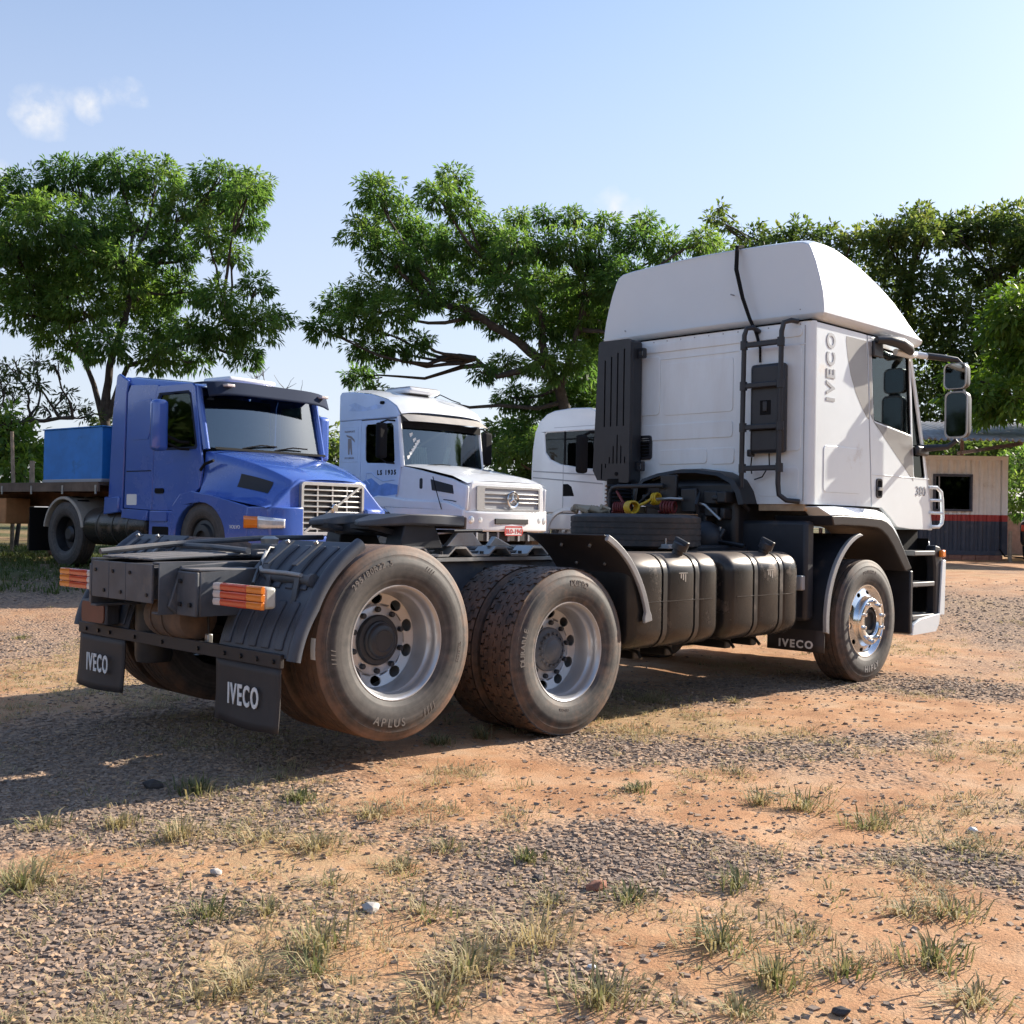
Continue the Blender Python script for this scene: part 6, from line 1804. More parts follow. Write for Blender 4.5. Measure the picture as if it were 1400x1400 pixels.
leaf_mat('green_turf', [(0.045, 0.075, 0.02), (0.08, 0.11, 0.03), (0.12, 0.14, 0.05), (0.2, 0.18, 0.08)], .30, .7)

def mesh_from_arrays(name, V_, quads, material, tone=None, flat=False):
    me = bpy.data.meshes.new(name)
    nv, nf = len(V_), len(quads)
    k = quads.shape[1]
    me.vertices.add(nv); me.vertices.foreach_set('co', np.ascontiguousarray(V_, dtype=np.float32).ravel())
    me.loops.add(nf * k); me.loops.foreach_set('vertex_index', np.ascontiguousarray(quads, dtype=np.int32).ravel())
    me.polygons.add(nf); me.polygons.foreach_set('loop_start', np.arange(0, nf * k, k, dtype=np.int32))
    try: me.polygons.foreach_set('loop_total', np.full(nf, k, dtype=np.int32))
    except Exception: pass
    me.update(calc_edges=True)
    if tone is not None:
        a = me.attributes.new('tone', 'FLOAT', 'FACE')
        a.data.foreach_set('value', np.ascontiguousarray(tone, dtype=np.float32))
    if flat: me.polygons.foreach_set('use_smooth', [False] * nf)
    me.materials.append(MATS[material])
    me.validate()
    return me

def unit(v): return v / np.maximum(1e-9, np.linalg.norm(v, axis=-1, keepdims=True))

def leaves(cent, outdir, rng, per, leaf_l, leaf_w, droop, spread, tone0):
    """sprays of narrow leaves: every spray radiates from its centre, outwards and drooping"""
    n = len(cent)
    C_ = np.repeat(cent, per, 0); O_ = np.repeat(outdir, per, 0); T_ = np.repeat(tone0, per, 0)
    N_ = n * per
    rd = unit(rng.normal(size=(N_, 3)))
    dirv = unit(O_ * 0.65 + rd * spread + np.array([0, 0, -droop]))
    base = C_ + rd * leaf_l * 0.30
    side = unit(np.cross(dirv, rng.normal(size=(N_, 3)) * 0.5 + np.array([0, 0, 1.0])))
    ll = leaf_l * rng.uniform(.65, 1.25, (N_, 1)); ww = leaf_w * rng.uniform(.7, 1.3, (N_, 1))
    mid = base + dirv * ll * .5 + np.array([0, 0, .06]) * ll
    tip = base + dirv * ll + np.array([0, 0, -.14 * droop]) * ll
    V_ = np.stack([base, mid + side * ww * .5, tip, mid - side * ww * .5], 1).reshape(-1, 3)
    Q = np.arange(N_ * 4).reshape(-1, 4)
    tone = np.clip(T_ + rng.normal(0, .10, N_), 0, 1)
    return V_, Q, tone

def limb(b, pts, r0, r1, n=8, rough=.0, rng=None):
    pts = [Vector(p) for p in pts]
    # subdivide with a little wander
    out = [pts[0]]
    for a, c in zip(pts[:-1], pts[1:]):
        for k in (1, 2, 3):
            p = a.lerp(c, k / 3)
            if rng is not None and k < 3:
                p = p + Vector((rng.uniform(-1, 1), rng.uniform(-1, 1), rng.uniform(-1, 1))) * rough * (c - a).length
            out.append(p)
    m = len(out)
    b.tube(out, [r0 + (r1 - r0) * (i / (m - 1)) ** .8 for i in range(m)], n)
    return out

def tree(name, label, base, trunk_pts, blobs, leafmat, seed, group=None, spray=90, per=8, leaf=(.26, .075), droop=.55, trunk_r=.22, inner=.24,
         stems=(), branch=True, squash=.8, bare=False):
    """trunk points and leaf clumps (x, y, z, radius) in metres from the foot of the tree"""
    rng = np.random.default_rng(seed); pr = random.Random(seed)
    root = empty(name, base); tag(root, label, 'shrub' if name == 'shrub' else 'tree', group)
    B = [(np.array(q[:3]) + np.array(base), q[3]) for q in blobs]
    b0 = Vector(base)
    tb = MB()
    tp = [Vector((0, 0, -.3))] + [Vector(p) for p in trunk_pts]
    path = limb(tb, tp, trunk_r, trunk_r * .45, 10, .03, pr)
    for st_ in stems:
        path += limb(tb, [Vector(p) for p in st_], trunk_r * .62, trunk_r * .25, 8, .03, pr)
    trunk = tb.build('trunk', 'bark', root, smooth=60)
    lb = MB()
    for (c, r_) in B:
        if not branch: break
        cl = Vector(c) - b0
        # spring from the path point that is nearest below the clump
        cand = [p for p in path if p.z < cl.z + .3] or path
        s_ = min(cand, key=lambda p: (p - cl).length + .15 * abs(p.z - cl.z))
        mid = s_.lerp(cl, .5) + Vector((pr.uniform(-.2, .2), pr.uniform(-.2, .2), -.12 * (cl - s_).length * pr.uniform(.2, 1)))
        limb(lb, [s_, mid, cl], min(trunk_r * .42, .03 + .03 * (cl - s_).length), .018, 6, .06, pr)
        for _ in range(5):
            t = cl + Vector((pr.gauss(0, 1), pr.gauss(0, 1), pr.gauss(0, .7))).normalized() * r_ * .85
            limb(lb, [cl.lerp(mid, pr.uniform(0, .5)), cl.lerp(t, .5) + Vector((0, 0, .06)), t], .022, .007, 5, .06, pr)
    if lb.v: lb.build('branches', 'bark', root, smooth=60)
    if bare: return root
    Vs = []; Qs = []; Ts = []; o = 0
    for (c, r_) in B:
        n = max(10, int(spray * (r_ / 1.0) ** 2))
        dv = unit(rng.normal(size=(n, 3)))
        # uneven clump: lobes pushed in and out
        lob = 1 + .22 * np.sin(dv[:, 0] * 5 + c[0] * 3) * np.cos(dv[:, 1] * 4 + c[1]) + .15 * np.sin(dv[:, 2] * 7 + c[2])
        rad = r_ * lob * np.where(rng.random(n) < inner, rng.uniform(.25, .85, n), rng.uniform(.8, 1.08, n))
        P_ = c + dv * rad[:, None] * np.array([1, 1, squash])
        keep = dv[:, 2] > -.82
        P_, dv = P_[keep], dv[keep]
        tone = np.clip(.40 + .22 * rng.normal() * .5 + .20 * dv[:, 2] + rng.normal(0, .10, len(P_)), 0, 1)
        v_, q_, t_ = leaves(P_ - np.array(b0), dv, rng, per, leaf[0], leaf[1], droop, .75, tone)
        Vs.append(v_); Qs.append(q_ + o); Ts.append(t_); o += len(v_)
    me = mesh_from_arrays('crown', np.concatenate(Vs), np.concatenate(Qs), leafmat, np.concatenate(Ts))
    link('crown', me, root)
    return root

# trees: clumps measured in metres
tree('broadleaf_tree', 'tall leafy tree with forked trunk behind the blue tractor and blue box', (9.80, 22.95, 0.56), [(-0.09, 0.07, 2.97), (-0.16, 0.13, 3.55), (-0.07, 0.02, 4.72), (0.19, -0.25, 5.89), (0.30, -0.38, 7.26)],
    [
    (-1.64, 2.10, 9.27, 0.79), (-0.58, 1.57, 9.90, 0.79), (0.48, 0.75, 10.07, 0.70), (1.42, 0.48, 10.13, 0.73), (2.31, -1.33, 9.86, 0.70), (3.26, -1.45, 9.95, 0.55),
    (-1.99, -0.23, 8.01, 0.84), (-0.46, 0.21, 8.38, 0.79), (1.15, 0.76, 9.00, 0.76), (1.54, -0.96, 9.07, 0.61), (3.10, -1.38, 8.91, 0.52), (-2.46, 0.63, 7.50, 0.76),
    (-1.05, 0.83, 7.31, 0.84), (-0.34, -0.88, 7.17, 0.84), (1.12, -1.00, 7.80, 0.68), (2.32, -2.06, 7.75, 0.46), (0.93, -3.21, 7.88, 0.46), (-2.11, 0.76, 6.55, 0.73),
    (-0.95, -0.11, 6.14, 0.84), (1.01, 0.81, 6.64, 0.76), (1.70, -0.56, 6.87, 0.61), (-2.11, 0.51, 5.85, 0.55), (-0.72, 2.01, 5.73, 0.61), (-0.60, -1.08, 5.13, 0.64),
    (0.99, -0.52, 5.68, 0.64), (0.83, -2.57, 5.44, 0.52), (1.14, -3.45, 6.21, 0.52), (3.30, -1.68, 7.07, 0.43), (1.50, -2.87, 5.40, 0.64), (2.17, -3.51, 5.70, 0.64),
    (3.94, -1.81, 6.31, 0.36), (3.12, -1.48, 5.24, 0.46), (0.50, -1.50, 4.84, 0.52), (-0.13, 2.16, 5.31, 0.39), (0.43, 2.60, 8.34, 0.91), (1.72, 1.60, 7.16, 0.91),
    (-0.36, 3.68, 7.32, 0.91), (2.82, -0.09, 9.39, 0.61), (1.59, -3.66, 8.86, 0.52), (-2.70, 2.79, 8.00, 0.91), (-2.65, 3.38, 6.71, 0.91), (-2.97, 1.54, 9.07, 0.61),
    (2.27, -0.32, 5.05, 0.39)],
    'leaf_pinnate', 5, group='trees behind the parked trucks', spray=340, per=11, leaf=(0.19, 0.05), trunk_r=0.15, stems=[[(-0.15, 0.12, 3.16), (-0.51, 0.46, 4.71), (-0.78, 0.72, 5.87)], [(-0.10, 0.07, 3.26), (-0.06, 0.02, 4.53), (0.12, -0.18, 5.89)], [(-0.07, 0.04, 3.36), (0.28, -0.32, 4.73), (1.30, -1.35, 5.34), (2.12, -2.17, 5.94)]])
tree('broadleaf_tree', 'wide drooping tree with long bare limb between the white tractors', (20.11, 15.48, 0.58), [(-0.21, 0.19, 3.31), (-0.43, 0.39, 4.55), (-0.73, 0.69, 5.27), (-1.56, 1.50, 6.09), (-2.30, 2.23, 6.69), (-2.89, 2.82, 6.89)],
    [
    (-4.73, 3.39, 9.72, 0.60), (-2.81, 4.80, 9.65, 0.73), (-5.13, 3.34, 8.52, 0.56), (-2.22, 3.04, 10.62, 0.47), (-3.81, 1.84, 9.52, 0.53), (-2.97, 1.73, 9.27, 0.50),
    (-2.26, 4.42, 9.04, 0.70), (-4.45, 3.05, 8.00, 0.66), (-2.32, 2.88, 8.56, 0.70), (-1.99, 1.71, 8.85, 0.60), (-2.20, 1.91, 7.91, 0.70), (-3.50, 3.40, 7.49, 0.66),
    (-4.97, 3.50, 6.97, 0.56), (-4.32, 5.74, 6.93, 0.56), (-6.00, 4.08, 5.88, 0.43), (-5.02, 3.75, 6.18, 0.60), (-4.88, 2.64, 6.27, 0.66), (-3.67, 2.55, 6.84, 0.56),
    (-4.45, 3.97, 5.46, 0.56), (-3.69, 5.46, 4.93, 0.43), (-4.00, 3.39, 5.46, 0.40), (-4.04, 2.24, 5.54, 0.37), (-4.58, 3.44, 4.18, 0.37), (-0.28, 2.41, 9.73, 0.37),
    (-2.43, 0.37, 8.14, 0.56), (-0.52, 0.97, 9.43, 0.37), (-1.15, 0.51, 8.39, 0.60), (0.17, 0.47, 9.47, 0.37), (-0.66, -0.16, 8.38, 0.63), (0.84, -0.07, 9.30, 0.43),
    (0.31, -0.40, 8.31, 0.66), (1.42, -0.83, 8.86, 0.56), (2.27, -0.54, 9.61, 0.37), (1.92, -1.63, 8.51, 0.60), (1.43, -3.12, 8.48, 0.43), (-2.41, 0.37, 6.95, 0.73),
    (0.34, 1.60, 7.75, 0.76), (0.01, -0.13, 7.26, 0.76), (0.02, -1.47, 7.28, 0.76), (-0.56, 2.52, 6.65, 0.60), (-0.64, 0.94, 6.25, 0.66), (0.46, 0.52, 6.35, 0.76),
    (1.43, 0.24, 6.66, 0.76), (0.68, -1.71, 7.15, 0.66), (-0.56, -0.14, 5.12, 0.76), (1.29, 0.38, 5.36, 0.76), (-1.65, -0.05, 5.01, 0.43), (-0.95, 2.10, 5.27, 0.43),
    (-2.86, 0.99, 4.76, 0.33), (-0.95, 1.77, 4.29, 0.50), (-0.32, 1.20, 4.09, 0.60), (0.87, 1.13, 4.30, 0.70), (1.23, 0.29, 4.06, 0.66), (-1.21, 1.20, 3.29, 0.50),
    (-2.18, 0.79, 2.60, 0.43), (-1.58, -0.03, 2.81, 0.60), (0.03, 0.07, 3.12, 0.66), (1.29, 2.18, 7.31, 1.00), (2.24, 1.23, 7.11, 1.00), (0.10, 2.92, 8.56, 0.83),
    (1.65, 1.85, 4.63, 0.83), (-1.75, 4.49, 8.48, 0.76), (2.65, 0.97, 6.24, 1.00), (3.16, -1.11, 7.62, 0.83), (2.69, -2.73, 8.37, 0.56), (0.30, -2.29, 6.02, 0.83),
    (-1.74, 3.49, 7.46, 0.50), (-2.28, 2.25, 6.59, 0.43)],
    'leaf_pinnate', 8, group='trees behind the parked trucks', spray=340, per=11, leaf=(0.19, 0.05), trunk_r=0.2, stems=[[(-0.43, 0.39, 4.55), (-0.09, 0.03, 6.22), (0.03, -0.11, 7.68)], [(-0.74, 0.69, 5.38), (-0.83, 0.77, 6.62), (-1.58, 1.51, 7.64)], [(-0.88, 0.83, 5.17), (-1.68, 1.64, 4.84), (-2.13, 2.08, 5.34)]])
tree('dense_tree', 'dark dense tree whose top shows just above the white roof fairing', (37.97, 17.43, 0.69), [(-0.05, 0.02, 4.20), (-0.01, -0.05, 6.59), (-0.13, 0.04, 8.97), (-0.04, -0.07, 10.77)],
    [
    (-4.58, 2.93, 12.78, 0.38), (-2.75, 3.47, 12.95, 0.33), (-2.15, 2.63, 12.46, 0.62), (-1.83, 1.61, 12.35, 0.48), (-1.86, 0.45, 12.05, 0.97), (0.68, 0.52, 11.85, 0.83),
    (-0.03, 1.32, 10.43, 1.11), (0.01, -0.06, 10.29, 0.89), (-0.84, 0.77, 9.17, 0.84), (-0.71, -0.57, 8.88, 0.94), (-0.71, -1.62, 9.15, 1.05), (-1.27, 0.61, 7.78, 0.95),
    (0.23, 0.08, 7.76, 0.97), (-0.53, -1.49, 7.82, 0.95), (0.21, 1.06, 6.44, 0.90), (-0.86, -0.40, 5.81, 0.83), (-1.55, 0.30, 4.46, 0.82), (-1.17, -0.94, 4.37, 1.01),
    (2.28, -0.07, 4.96, 1.02), (-0.07, 1.12, 3.36, 1.17), (1.43, 0.24, 3.41, 1.11), (1.36, -0.86, 3.22, 1.11), (-3.57, 1.34, 11.26, 0.96), (-3.38, 2.49, 11.17, 0.86),
    (-0.41, 0.27, 12.49, 0.62), (-0.79, -1.07, 12.10, 0.57), (-2.39, 4.29, 13.93, 0.31)],
    'leaf_dark', 21, group='dark trees behind the container', spray=125, per=8, leaf=(0.25, 0.11), droop=0.25, trunk_r=0.3, inner=0.35)
tree('dense_tree', 'dark dense tree rising behind the cab roof and mirrors', (40.08, 15.32, 0.69), [(-0.05, 0.02, 4.25), (-0.01, -0.05, 6.64), (-0.13, 0.04, 9.02), (-0.04, -0.07, 10.82)],
    [
    (0.14, 1.81, 12.49, 1.14), (-1.66, -0.09, 11.85, 0.94), (-1.15, -1.13, 12.05, 0.98), (0.32, 1.82, 10.87, 1.12), (-1.42, -0.11, 10.43, 1.11), (-0.69, -1.13, 10.18, 1.06),
    (-0.14, 0.73, 9.35, 0.90), (0.04, -0.83, 8.88, 1.16), (0.64, 1.04, 7.95, 0.82), (-0.29, -1.00, 7.94, 1.08), (0.23, 1.78, 6.40, 0.87), (-0.76, -0.11, 5.86, 1.11),
    (0.80, -0.40, 6.65, 1.18), (0.98, 0.94, 4.63, 0.94), (1.03, -0.23, 4.91, 0.89), (0.92, 0.98, 3.20, 1.03), (1.23, -0.32, 3.56, 0.90), (-2.08, -0.09, 12.07, 0.67),
    (1.17, 0.42, 13.54, 0.72), (0.82, -0.54, 12.85, 0.72), (-0.33, -0.67, 13.34, 0.38)],
    'leaf_dark', 22, group='dark trees behind the container', spray=125, per=8, leaf=(0.25, 0.11), droop=0.25, trunk_r=0.3, inner=0.35)
tree('dense_tree', 'dark dense tree towering over the container office', (42.40, 13.00, 0.69), [(-0.05, 0.02, 4.30), (-0.01, -0.05, 6.69), (-0.13, 0.04, 9.08), (-0.04, -0.07, 10.87)],
    [
    (0.08, 1.71, 12.84, 0.84), (1.15, 0.75, 13.01, 1.16), (1.71, -0.07, 13.25, 1.11), (-0.12, -1.89, 11.95, 1.03), (-0.63, 0.94, 10.89, 1.00), (-0.33, -0.13, 11.22, 0.82),
    (0.90, -0.88, 11.48, 1.13), (0.50, -2.28, 10.81, 0.88), (-1.88, 0.40, 9.12, 1.18), (-0.26, -0.09, 9.92, 1.00), (-0.36, -0.99, 9.17, 0.98), (1.52, -1.82, 10.13, 0.86),
    (-2.50, 0.28, 7.64, 0.91), (-1.46, -0.49, 7.88, 0.94), (1.33, -0.46, 8.31, 1.18), (1.50, -1.93, 8.37, 1.09), (-0.89, 0.88, 6.75, 1.12), (0.59, 0.40, 7.34, 0.86),
    (0.37, -1.07, 6.95, 1.14), (0.25, -2.30, 6.33, 1.07), (-0.12, 1.35, 5.60, 1.17), (-0.00, 0.36, 5.72, 0.89), (1.55, -0.88, 5.18, 0.89), (2.05, -1.55, 5.87, 0.93),
    (0.59, 1.50, 4.42, 1.05), (-0.28, -0.37, 3.73, 1.04), (1.65, -0.50, 3.92, 0.86), (0.99, -1.61, 3.71, 0.95), (-0.82, 1.01, 12.85, 0.81), (0.32, 0.28, 12.94, 0.81),
    (0.04, -1.01, 12.96, 0.81), (0.12, -2.12, 12.06, 1.43), (1.46, -1.67, 9.70, 1.43), (2.54, -1.61, 6.83, 1.43)],
    'leaf_dark', 23, group='dark trees behind the container', spray=125, per=8, leaf=(0.25, 0.11), droop=0.25, trunk_r=0.3, inner=0.35)
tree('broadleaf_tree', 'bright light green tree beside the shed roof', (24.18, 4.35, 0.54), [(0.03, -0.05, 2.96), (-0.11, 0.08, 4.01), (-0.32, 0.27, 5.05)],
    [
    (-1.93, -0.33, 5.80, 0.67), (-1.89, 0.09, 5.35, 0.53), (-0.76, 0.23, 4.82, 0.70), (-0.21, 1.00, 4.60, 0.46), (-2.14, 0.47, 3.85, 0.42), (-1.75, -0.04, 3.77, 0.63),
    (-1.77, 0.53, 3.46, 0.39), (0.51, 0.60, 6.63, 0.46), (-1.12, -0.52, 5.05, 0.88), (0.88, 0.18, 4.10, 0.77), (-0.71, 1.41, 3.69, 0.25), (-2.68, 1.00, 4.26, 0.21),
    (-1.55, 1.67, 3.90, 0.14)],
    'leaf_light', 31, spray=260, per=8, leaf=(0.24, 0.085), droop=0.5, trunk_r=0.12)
tree('feathery_tree', 'thin feathery tree with spreading twigs left of the blue box', (6.20, 22.30, 0.54), [(0.16, -0.18, 2.20), (0.34, -0.36, 2.82), (0.83, -0.85, 3.00), (1.57, -1.60, 3.07)],
    [
    (0.41, -0.99, 4.18, 0.39), (0.59, -1.84, 3.78, 0.39), (0.80, -2.34, 4.19, 0.28), (1.09, 0.75, 3.66, 0.35), (1.24, -0.91, 3.30, 0.32), (1.83, -1.00, 3.34, 0.35),
    (0.77, -0.56, 3.01, 0.35), (0.24, -0.80, 3.74, 0.35), (2.21, -1.18, 3.18, 0.28), (1.54, -1.23, 3.66, 0.25), (0.41, 0.83, 4.06, 0.53), (0.28, 0.43, 3.30, 0.53),
    (1.37, 0.12, 4.55, 0.25)],
    'leaf_fine', 41, spray=170, per=7, leaf=(0.17, 0.045), droop=0.2, trunk_r=0.09, squash=0.45)
# a leafless tree far off
# bare distant tree
def bare_tree(name, label, base, H, seed):
    pr = random.Random(seed); base = Vector(base); root = empty(name, base); tag(root, label, 'tree')
    top = base + Vector((0, 0, H))
    b = MB(); limb(b, [Vector((0, 0, -.3)), (top - base) * .55], .14, .07, 7, .03, pr)
    b.build('trunk', 'twig_grey', root, smooth=60)
    b = MB()
    for k in range(26):
        s_ = (top - base) * pr.uniform(.3, .55)
        a = pr.uniform(0, 6.28); e = s_ + Vector((math.cos(a) * pr.uniform(.3, 1.6), math.sin(a) * pr.uniform(.3, 1.6), pr.uniform(.2, .45) * H))
        o = limb(b, [s_, s_.lerp(e, .5) + Vector((0, 0, -.1)), e], .05, .012, 5, .06, pr)
        for _ in range(4):
            q = o[pr.randint(3, len(o) - 1)]
            limb(b, [q, q + Vector((pr.uniform(-.5, .5), pr.uniform(-.5, .5), pr.uniform(.1, .7)))], .018, .006, 4, .06, pr)
    b.build('branches', 'twig_grey', root, smooth=60)
bare_tree('bare_tree', 'leafless grey tree far behind the blue cab roof', (25.09, 38.77, 0.74), 7.84, 3)
tree('shrub', 'bright green shrub beyond the trailer deck at the wooden posts', (6.48, 20.61, 0.53), [(-0.00, 0.00, 0.98), (0.02, -0.03, 1.49)],
    [
    (-0.52, -0.66, 2.45, 0.51), (0.16, -0.17, 2.34, 0.47), (-0.49, -1.05, 1.78, 0.57), (0.71, 0.73, 1.88, 0.47), (-0.60, -0.64, 2.85, 0.37), (0.66, -0.43, 1.85, 0.40),
    (-0.17, 2.08, 2.40, 0.84)],
    'leaf_light', 51, group='shrubs behind the parked trucks', spray=200, per=8, leaf=(0.24, 0.09), droop=0.4, trunk_r=0.06)
tree('shrub', 'dense green shrub filling the gap right of the white bonneted tractor', (21.86, 19.38, 0.61), [(-0.00, 0.00, 1.24), (0.03, -0.04, 1.94)],
    [
    (0.62, 1.52, 3.45, 0.84), (-0.96, -1.07, 2.34, 0.93), (0.25, 0.76, 1.48, 1.03), (0.52, -0.61, 2.19, 1.03)],
    'leaf_dark', 52, group='shrubs behind the parked trucks', spray=130, per=8, leaf=(0.28, 0.12), droop=0.4, trunk_r=0.06)
tree('shrub', 'broad low dark bush far behind the blue tractor', (23.17, 37.85, 0.72), [(-0.00, 0.00, 1.14), (0.05, -0.06, 2.11)],
    [
    (-1.89, 2.37, 5.34, 1.30), (0.44, 1.28, 4.47, 1.43), (1.77, -2.00, 3.77, 1.62), (-3.35, 4.26, 4.02, 1.62), (4.09, -2.13, 2.90, 1.62), (-0.85, 0.92, 2.42, 1.95),
    (1.85, -0.80, 2.16, 1.95)],
    'leaf_dark', 53, group='shrubs behind the parked trucks', spray=80, per=8, leaf=(0.34, 0.15), droop=0.4, trunk_r=0.06)
tree('shrub', 'sunlit bush growing beside the container office wall', (28.10, 6.08, 0.57), [(-0.00, 0.00, 1.43), (0.03, -0.04, 2.04)],
    [
    (1.20, 0.65, 2.51, 0.60), (-1.26, -0.39, 1.60, 0.60), (0.54, -0.29, 2.25, 0.89), (-0.23, 0.15, 1.23, 0.32)],
    'leaf_pinnate', 54, group='shrubs behind the parked trucks', spray=200, per=8, leaf=(0.2, 0.08), droop=0.4, trunk_r=0.06)
tree('shrub', 'dark bush in the shade under the shed roof', (33.57, 10.52, 0.62), [(-0.00, 0.00, 1.49), (0.03, -0.05, 2.23)],
    [
    (-1.56, -0.31, 3.12, 0.99), (2.03, -0.01, 3.45, 0.99), (0.32, -1.92, 3.17, 0.99), (2.96, -1.89, 3.07, 1.23), (-0.10, 1.63, 2.75, 1.23), (-1.46, 2.56, 2.46, 1.23),
    (-1.39, 0.49, 1.46, 1.23)],
    'leaf_dark', 55, group='shrubs behind the parked trucks', spray=130, per=8, leaf=(0.28, 0.12), droop=0.4, trunk_r=0.06)
# fence posts beyond the trailer
for k, (x, y, z, h, w_) in enumerate(((5.600, 18.642, 0.512, 2.541, 0.045), (5.875, 18.374, 0.512, 1.924, 0.065), (23.702, 4.827, 0.536, 0.740, 0.050))):
    o = MB().tube([(0, 0, -.3), (.02, .01, h * .5), (-.04 if k == 0 else .02, 0, h)], [w_, w_ * .95, w_ * .85], 8).build('fence_post', 'post_wood')
    o.location = (x, y, z)
    tag(o, ['slender leaning wooden post among the shrubs beyond the trailer', 'short thick wooden post standing close to the blue box', 'short pale post beside the container corner'][k], 'post')

# far plain wall to the right of the container
wl_ = empty('garden_wall', (30.5, 6.6, ground_z(30, 6.5)), R(-45)); tag(wl_, 'low reddish plastered wall behind the parked car', 'wall')
MB().box(-3, 6, 0, .18, -.3, 1.15).build('wall_face', 'wall_plaster', wl_)
MB().box(-3.03, 6.03, -.03, .21, 1.15, 1.22).build('coping', 'zinc_roof', wl_)

# unseen belt of trees, added to darken what the windows and mirrors reflect
rngw = np.random.default_rng(61)
Vs = []; Qs = []; Ts = []; o_ = 0
for az in np.arange(-279, 16, 2.6):
    rel = az - (-14)
    if abs(rel) < 16: continue
    rad_ = 60 + rngw.uniform(-6, 6); hgt = rngw.uniform(11.0, 15.0) if az > -70 else rngw.uniform(6.0, 9.0)  # heights shaped for the window reflections and the sky fill
    cx_, cy_ = 2 + rad_ * math.cos(R(az)), rad_ * math.sin(R(az))
    n = 420
    dv = unit(rngw.normal(size=(n, 3)))
    P_ = np.array([cx_, cy_, hgt * .5]) + dv * np.array([2.4, 2.4, hgt * .52]) * rngw.uniform(.75, 1.08, (n, 1))
    v_, q_, t_ = leaves(P_, dv, rngw, 3, 1.1, .6, .3, .8, np.clip(rngw.normal(.4, .15, n), 0, 1))
    Vs.append(v_); Qs.append(q_ + o_); Ts.append(t_); o_ += len(v_)
o = link('reflection_tree_belt', mesh_from_arrays('reflection_tree_belt', np.concatenate(Vs), np.concatenate(Qs), 'leaf_dark', np.concatenate(Ts)))
tag(o, 'unseen belt of trees added around the yard for reflections', 'trees', kind='stuff')

# ------------------------------------------------------------------ ground
OFS = Vector((0, 0, 0))
def hash2(ix, iy, seed):
    h = (ix.astype(np.int64) * 374761393 + iy.astype(np.int64) * 668265263 + seed * 974634777) & 0xFFFFFFFF
    h = ((h ^ (h >> 13)) * 1274126177) & 0xFFFFFFFF
    return ((h ^ (h >> 16)) & 0xFFFFFF) / float(0xFFFFFF)
def vnoise(x, y, seed=0):
    ix, iy = np.floor(x), np.floor(y); fx, fy = x - ix, y - iy
    fx = fx * fx * (3 - 2 * fx); fy = fy * fy * (3 - 2 * fy)
    a, b = hash2(ix, iy, seed), hash2(ix + 1, iy, seed); c, d = hash2(ix, iy + 1, seed), hash2(ix + 1, iy + 1, seed)
    return a + (b - a) * fx + (c - a) * fy + (a - b - c + d) * fx * fy
def fbm(x, y, oct_=5, seed=0):
    s = np.zeros_like(x); amp = .5; f = 1.0
    for k in range(oct_):
        s += amp * vnoise(x * f, y * f, seed + k); amp *= .5; f *= 2.03
    return s
def gz_np(x, y):
    t = (x - CAM.x) * .70711 + (y - CAM.y) * .70711
    k = np.clip((t - 11.2) / 6.5, 0, 1); k = k * k * (3 - 2 * k)
    return .46 * k + .008 * np.clip(t - 17.5, 0, 60)
# patches of crushed stone (positive) and bare soil (negative): centre, half sizes along and across the view, strength
PATCH = [(-0.30, -2.97, 0.56, 0.46, 0.55), (-0.83, -3.03, 0.40, 0.37, 0.45), (-0.38, -3.21, 0.25, 0.27, 0.30), (-2.37, -2.39, 0.38, 0.39, 0.50), (-2.27, -2.85, 0.25, 0.32, 0.40),
         (-1.85, -2.52, 0.27, 0.21, 0.35), (-0.49, -1.88, 0.40, 0.29, 0.35), (-1.43, -1.38, 0.50, 0.24, 0.35), (-1.06, -0.05, 0.94, 1.18, 0.50), (-0.18, 0.31, 0.90, 1.25, 0.40),
         (1.56, -2.03, 0.76, 0.38, 0.50), (1.41, -1.33, 0.31, 0.47, 0.45), (0.58, -4.07, 0.23, 0.36, 0.50), (0.55, -3.79, 0.18, 0.16, 0.30), (-1.27, -3.63, 0.15, 0.22, 0.40),
         (-1.33, -3.35, 0.14, 0.18, 0.25), (1.59, -3.79, 0.31, 0.30, 0.35), (12.11, 0.83, 1.25, 3.52, 0.45), (7.12, -0.67, 1.48, 0.95, 0.20), (3.44, -0.27, 1.18, 0.82, 0.30),
         (0.91, 5.59, 1.04, 2.15, 0.45), (2.51, 9.46, 1.19, 1.76, 0.40), (-1.24, -4.01, 0.14, 0.15, 0.30), (2.71, -2.43, 0.41, 0.25, 0.30), (-0.23, -1.98, 0.34, 0.30, -0.60),
         (-2.01, -2.88, 0.12, 0.32, -0.60), (-1.94, -1.68, 0.53, 0.23, -0.50), (2.42, -1.36, 0.94, 0.34, -0.45), (0.56, -3.14, 0.36, 0.33, -0.60), (-0.69, -3.75, 0.36, 0.41, -0.50),
         (-0.81, -4.21, 0.47, 0.39, -0.45), (4.12, -1.98, 0.92, 0.51, -0.50), (-0.09, -4.22, 0.30, 0.23, -0.30), (-1.79, -3.16, 0.15, 0.14, -0.45), (0.33, -1.71, 0.30, 0.20, -0.40),
         (-1.29, -2.27, 0.42, 0.23, -0.35), (-1.58, -3.11, 0.09, 0.18, -0.50), (0.01, -3.90, 0.37, 0.21, -0.40), (-0.21, 3.15, 0.35, 0.68, -0.30)]
def gravel_field(x, y):
    g = (fbm(x * .55, y * .55, 5, 3) - .5) * 1.5 + (fbm(x * 2.2, y * 2.2, 3, 19) - .44) * .55
    for cx_, cy_, la, lo, s in PATCH:
        dx, dy = x - cx_, y - cy_
        a = dx * .7071 - dy * .7071; b = dx * .7071 + dy * .7071
        g = g + s * 1.15 * np.exp(-((a / la) ** 2 + (b / lo) ** 2) * .9)
    return g
